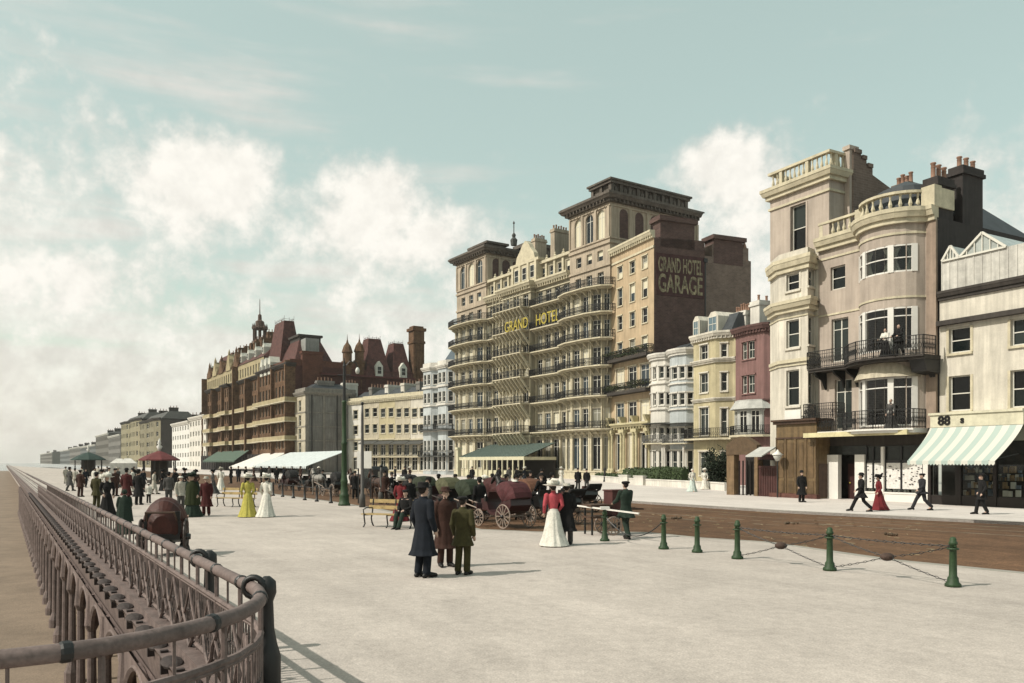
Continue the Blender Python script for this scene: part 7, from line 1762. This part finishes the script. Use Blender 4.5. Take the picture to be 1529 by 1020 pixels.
V = [((752, 787), cred, hoodmat('red', (96, 34, 40)), wheelm, 'dark red open carriage with a red hood, nearest on the cab rank', True),
     ((828, 781), cblack, hoodmat('black', (36, 34, 34)), wheelm, 'black open carriage with pale wheels behind the woman in rose red', False),
     ((690, 777), cblack, hoodmat('green', (44, 58, 32)), wheeld, 'carriage with a dark green hood, right behind the three men in front', True),
     ((660, 768), cred, hoodmat('olive', (92, 92, 50)), wheeld, 'carriage with an olive hood, seen over the brown-coated man', True),
     ((625, 762), cblack, hoodmat('deep_green', (46, 58, 30)), wheeld, 'carriage with a deep green hood, seen over the navy-coated man', True),
     ((778, 774), cred, hoodmat('rust', (124, 70, 30)), wheeld, 'carriage with a rust brown hood behind the red one', True),
     ((602, 754), cblack, hoodmat('black', (36, 34, 34)), wheeld, 'black carriage farthest along the rank, behind the bench', True),
     ((500, 741), cblack, hoodmat('black', (36, 34, 34)), wheelm, 'dark carriage with one pale wheel showing left of the green lamp standard', True),
     ((462, 734), cblack, hoodmat('black', (36, 34, 34)), wheeld, 'black carriage between the two left of the lamp standard', False),
     ((730, 768), cblack, hoodmat('oxblood', (86, 34, 32)), wheeld, 'dark carriage with oxblood hood directly behind the red one', True),
     ((860, 764), cblack, hoodmat('black', (36, 34, 34)), wheeld, 'low black carriage rightmost of the rank, by the handcart', False),
     ((432, 732), cred, hoodmat('black', (36, 34, 34)), wheeld, 'small dark carriage in front of the white awning', True)]
for (px, py), bm_, hm, wm, lab, ra in V: victoria(gp(px, py), HEAD, lab, bm_, hm, wm, ra)
def ahead(px, py, d): v = gp(px, py); return v+Vector((math.cos(HEAD), math.sin(HEAD), 0))*d
horse(ahead(828, 781, 3.0), HEAD, 'black horse harnessed to the black open carriage', hk)
horse(ahead(602, 754, 3.0), HEAD, 'bay horse at the head of the cab rank', hb)
horse(ahead(500, 741, 3.0), HEAD, 'grey horse in front of the carriage left of the lamp standard', hg)
# people riding: coachman and fares
def rider(base, dx, lab, wear, fem=False, dz=.0):
    v = gp(*base); p = v+Vector((math.cos(HEAD), math.sin(HEAD), 0))*dx; p.z = RZ+dz
    person(p, HEAD+R(90), lab, 'sit', wear, .96, fem)
rider((752, 787), -.68, 'passenger in grey with a pale hat sitting in the dark red carriage', [('jacket', greyc), ('trousers', greyc), ('boots', bootm), ('boater', whitec)], False, .44)
rider((828, 781), .82, 'coachman in black on the box of the black carriage', [('jacket', blackc), ('trousers', blackc), ('boots', bootm), ('bowler', blackc)], False, .62)
def cab():
    v = gp(560, 741); r = empty('closed_cab', v, HEAD, 'tall black closed cab with pale round light by the cream terrace', 'cab')
    q = MB(); q.extr([(-.75, .6), (.6, .55), (.75, .9), (.75, 2.0), (.6, 2.12), (-.7, 2.12), (-.85, 1.9), (-.85, .9)], -.6, .6, axis='y'); q.build('body', cblack, r)
    for y in (-.61, .61):
        q = MB(); q.box(-.3, .4, y-.01, y+.01, 1.25, 1.9); q.build('side_window', pane_dk, r)
    q = MB(); q.ring((-.87, 0, 1.55), .2, .03, 'x', 16, 5); q.box(-.88, -.86, -.22, .22, 1.35, 1.75); q.build('rear_light', palec, r)
    q = MB(); q.box(.75, 1.3, -.4, .4, 1.1, 1.25); q.box(.75, 1.2, -.38, .38, .6, 1.1); q.build('driver_box', cblack, r)
    wheel(r, (-.6, -.7, .55), .55, wheeld, cblack); wheel(r, (-.6, .7, .55), .55, wheeld, cblack); wheel(r, (1.1, -.65, .42), .42, wheeld, cblack, 10); wheel(r, (1.1, .65, .42), .42, wheeld, cblack, 10)
    horse(ahead(560, 741, 3.1), HEAD, 'bay horse drawing the closed cab', hb)
    rr = gp(560, 741)+Vector((math.cos(HEAD), math.sin(HEAD), 0))*.95; rr.z = RZ+.7
    person(rr, HEAD+R(90), 'cabman in brown on the closed cab', 'sit', [('jacket', brownc), ('trousers', blackc), ('boots', bootm), ('bowler', blackc)])
    g = G(544, 752); n = empty('notice_board', g, R(-10), 'blank white notice board on two legs beside the slender grey pole', 'notice board'); q = MB(); q.box(-.42, .42, -.02, .02, 1.95, 2.9); q.build('board', whitep, n); q = MB()
    for x in (-.36, .36): q.box(x-.03, x+.03, .02, .07, 0, 2.85)
    q.build('leg', iron, n)
cab()
def handcart():
    g = G(912, 798); r = empty('handcart', g, R(20), 'small handcart with dark red box and flat wooden top', 'handcart')
    q = MB(); q.box(-.1, .5, -.3, .3, .62, 1.38); q.box(-.13, .53, -.33, .33, 1.38, 1.42); 
    for k in range(4): q.box(-.1+.155*k, -.09+.155*k, -.31, -.3, .65, 1.36)
    q.build('box', M('red_box', (96, 42, 36), rough=.6, var=.25), r)
    q = MB(); q.box(-.85, -.1, -.34, .34, .9, .97); q.box(-.85, .5, -.3, .3, .54, .6); q.box(.5, 1.0, -.28, -.23, .78, .83); q.box(.5, 1.0, .23, .28, .78, .83); q.tube([(1.0, -.3, .8), (1.0, .3, .8)], .025, 6); q.build('frame', brownp, r)
    q = MB()
    for x in (-.78, .42):
        for y in (-.26, .26): q.box(x-.025, x+.025, y-.025, y+.025, 0.02, .9 if x < 0 else .56)
    q.build('leg', iron, r)
    wheel(r, (-.1, -.38, .3), .3, wheelm, cblack, 10); wheel(r, (-.1, .38, .3), .3, wheelm, cblack, 10)
handcart()
def bath_chair():
    g = G(246, 829); r = empty('bath_chair', g, R(196), 'bath chair with domed russet leather hood beside the rail', 'bath chair', None, 1.1)
    hm = M('russet_leather', (74, 32, 22), sat=.9, rough=.55, var=.3, scale=4, bump=.3)
    q = MB(); n = 12; Rr = []
    for k in range(n+1):
        a = math.pi*(k/n)*.62; y = .38-.62*(1-math.cos(a)) if 0 else .42*math.cos(a)+.0; rad = 1.0
        Rr.append([(.46*math.cos(t)*(1 if math.sin(t) >= 0 else 1), .05+y*(.9+.1*math.sin(t)), .78+(.30+.28*math.sin(a)+.0)*max(math.sin(t), -.35)*1.15) for t in [math.pi*(-.12+1.24*j/16) for j in range(17)]])
    q = MB(); rr = []
    for k in range(9):
        ph = k/8; y = .46-.8*ph; s = (1-(1-ph)**3.2*.75)**.6
        ridge = 1+.03*(k % 2)
        rr.append([(.47*s*ridge*math.cos(t), y, .62+.66*s*ridge*math.sin(t)) for t in [math.pi*(-.12+1.24*j/16) for j in range(17)]])
    q.loft(rr, closed=False, cap=False); q.add([rr[0][j] for j in range(17)], [tuple(range(17))]); q.extr([(.42, .45), (.42, .62), (-.3, .62), (-.3, .45)], -.45, .45, axis='x') if 0 else None
    q.build('hood', hm, r, False)
    q = MB(); q.box(-.36, .36, -.45, .38, .38, .5); q.box(-.38, -.34, -.4, .38, .5, .78); q.box(.34, .38, -.4, .38, .5, .78); q.box(-.36, .36, .3, .36, .5, 1.0); q.extr([(-.45, .4), (-.95, .2), (-1.0, .26), (-.45, .5)], -.28, .28, axis='x'); q.build('body', cblack, r)
    for x in (-.46, .46):
        w = wheel(r, (x, .15, .42), .42, wheeld, cblack); w.rotation_euler.z = R(90)
    w = wheel(r, (0, -1.05, .22), .22, wheeld, cblack, 8); w.rotation_euler.z = R(90)
    q = MB(); q.tube([(-.3, .4, .8), (-.28, .75, 1.0)], .02, 6); q.tube([(.3, .4, .8), (.28, .75, 1.0)], .02, 6); q.tube([(-.3, .75, 1.0), (.3, .75, 1.0)], .025, 6); q.build('handle', brownp, r)
bath_chair()
g = G(275, 822); r = empty('pointed_bollard', g, 0, 'short black pointed iron post on the promenade beside the bath chair', 'post'); q = MB(); q.lathe([(.16, 0), (.14, .1), (.1, .2), (.085, .62), (.06, .72), (.015, .8)], (0,0,0), 8); q.build('post', iron, r)
q = MB(); q.box(-.14, .14, -.02, .02, .3, .34); q.build('crossbar', iron, r)
def dog():
    g = G(1223, 744.5); r = empty('dog', g, R(10), 'small white dog by the brown shop doorway', 'dog'); q = MB(); T = lambda p, r_: q.tube(p, r_, 10, round_=True)
    T([(-.2, 0, .27), (0, 0, .26), (.2, 0, .29)], [.07, .08, .09]); T([(.2, 0, .32), (.29, 0, .42)], [.06, .05]); T([(.29, 0, .43), (.36, 0, .41), (.42, 0, .39)], [.055, .04, .026])
    for y in (-.05, .05):
        T([(.2, y, .26), (.21, y, .14), (.2, y, .03)], [.035, .022, .018]); T([(.2, y, .02), (.235, y, .018)], [.018, .018]); T([(-.2, y, .27), (-.17, y, .18), (-.24, y, .11), (-.22, y, .03)], [.05, .035, .02, .018]); T([(-.22, y, .02), (-.185, y, .018)], [.018, .018])
        T([(.28, y*.8, .47), (.26, y*1.1, .5)], [.018, .01])
    T([(-.26, 0, .31), (-.34, 0, .4)], [.022, .01]); inst('body', remesh(q, .011, whitec, 'dog', 2), r)
dog()

# ================================================================== planting and boundary in front of the hotels
def hedge_and_wall():
    P = [G(*p) for p in ((884, 717.5), (925, 721.5), (968, 725), (1057, 730.5), (1084, 733))]
    pl = [(p.x, p.y) for p in P]; r = empty('garden_wall', (0,0,0), 0, 'low pale garden wall curving along the forecourt below the hedge', 'wall')
    q = MB(); band(q, pl, 0, .55, .12, inn=.12); band(q, pl, .55, .65, .17, inn=.17); q.build('wall', whitest, r)
    for px, py, lab in ((934, 722.5, 'left of the two white gate piers in front of the hotel wing'), (957, 724.5, 'right of the two white gate piers in front of the hotel wing')):
        g = G(px, py); r = empty('gate_pier', g, RB.rz, lab, 'pier', 'white gate piers'); q = MB(); q.box(-.75, .75, -.35, .1, 0, .85); q.box(-.8, .8, -.4, .15, .85, .95); q.build('pier', whitest, r)
    segs = [(pl[0], pl[1], .9, 700, 'low dark green hedge left of the white gate piers'), (pl[1], pl[2], 1.6, 1100, 'green hedge behind the white gate piers'), (pl[2], ((pl[2][0]+pl[3][0])*.5+.3, (pl[2][1]+pl[3][1])*.5+.3), 1.75, 1800, 'tallest dark green hedge, left of the nursemaid in white')]
    for i, (a, c, h, n, lab) in enumerate(segs):
        a = Vector(a); c = Vector(c); L = (c-a).length; u = (c-a)/L; o = Vector((-u.y, u.x)) ; o = o if o.y > 0 else -o; m = (a+c)/2+o*.7
        r = empty('hedge', (m.x, m.y, 0), math.atan2(u.y, u.x), lab, 'hedge', 'hedges along the garden wall')
        q = MB(); rn = random.Random(i)
        for k in range(n*2):
            p = Vector((rn.uniform(-L/2, L/2), rn.uniform(-.45, .45), rn.uniform(.3, h+.12*math.sin(k)))); aa = Vector((rn.gauss(0,1), rn.gauss(0,1), rn.gauss(0,1))).normalized()*.11; bb = aa.orthogonal().normalized()*.07
            if abs(p.y) < .3 and p.z < h-.2: continue
            q.add([p-aa, p+bb, p+aa, p-bb], [(0,1,2,3)])
        q.box(-L/2+.05, L/2-.05, -.34, .34, .1, h-.12); q.build('foliage', leafm, r)
    g = G(1069, 728); r = empty('shrub', g+Vector((.5, .8, 0)), 0, 'round dark green shrub behind the garden wall, left of the brown gateway', 'shrub')
    q = MB(); foliage(q, (0, 0, 1.9), 1.3, 1.1, 1.6, 3600, .13, 9); foliage(q, (-.4, 0, 1.2), 1.2, 1.0, 1.1, 1500, .13, 10); q.build('foliage', leafd, r)
    q = MB()
    for k in range(5): a = k*1.3; q.tube([(0, 0, 0), (.2*math.cos(a), .2*math.sin(a), .9), (.6*math.cos(a), .5*math.sin(a), 2.0)], [.06, .04, .015], 6)
    q.build('stem', M('bark', (70, 56, 42)), r)
    for px, py, h, lab in ((903, 719.5, 1.6, 'dark post on the forecourt, left of the white gate piers'), (948, 722, 1.7, 'dark post standing between the two white gate piers'), (983, 723.5, .9, 'short dark post right of the white gate piers')):
        g = G(px, py); r = empty('forecourt_post', g, 0, lab, 'post'); q = MB(); q.lathe([(.2, 0), (.18, .2), (.13, .3), (.12, h-.3), (.18, h-.25), (.16, h-.05), (.03, h+.1)], (0,0,0), 10); q.build('post', iron, r)
hedge_and_wall()

# ================================================================== droppings and straw on the road by the rank
def road_litter():
    rn = random.Random(8); dm = M('dung', (96, 74, 46), var=.4, scale=9); 
    sm_ = M('straw_litter', (176, 156, 104), var=.3); q = MB()
    for k in range(260):
        px = rn.uniform(560, 1400); t = rn.random(); y0 = 781+(px-560)*.062; y1 = 742+(px-560)*.034; g = G(px, y0+(y1-y0)*t-2, RZ); a = rn.uniform(0, 6.28); l = rn.uniform(.05, .14)
        q.bar(g+Vector((-l*math.cos(a), -l*math.sin(a), .012)), g+Vector((l*math.cos(a), l*math.sin(a), .016)), .012)
    o = q.build('straw_litter', sm_); tag(o, 'scattered straw and chaff lying along the brown road', 'straw', kind='stuff')
    spots_ = [(1010, 775, 'nearest the green bollards'), (1180, 783, 'right of the third bollard'), (890, 760, 'beyond the handcart'), (1330, 800, 'between the two rightmost bollards')]
    for px, py, w in spots_:
        g = G(px, py, RZ); q = MB()
        for k in range(9): q.ball((rn.gauss(0, .12), rn.gauss(0, .12), .03+.03*rn.random()), rn.uniform(.035, .06), 7, 5)
        o = q.build('dung_pile', dm, None, True, g); tag(o, 'small dark heap of horse dung on the road '+w, 'dung', 'horse dung on the road')
road_litter()
def haze():
    m = bpy.data.materials.new('haze_air'); m.use_nodes = True; nt = m.node_tree; nt.nodes.clear()
    o = N(nt, 'ShaderNodeOutputMaterial'); v = N(nt, 'ShaderNodeVolumePrincipled'); v.inputs['Color'].default_value = (.98, .96, .92, 1); v.inputs['Density'].default_value = .00015; v.inputs['Anisotropy'].default_value = .2
    nt.links.new(v.outputs[0], o.inputs['Volume']); q = MB(); q.box(-4600, 4600, -700, 5300, -7, 60); h = q.build('haze', m); tag(h, 'thin pale sea haze over the far promenade', 'haze', kind='stuff')
haze()
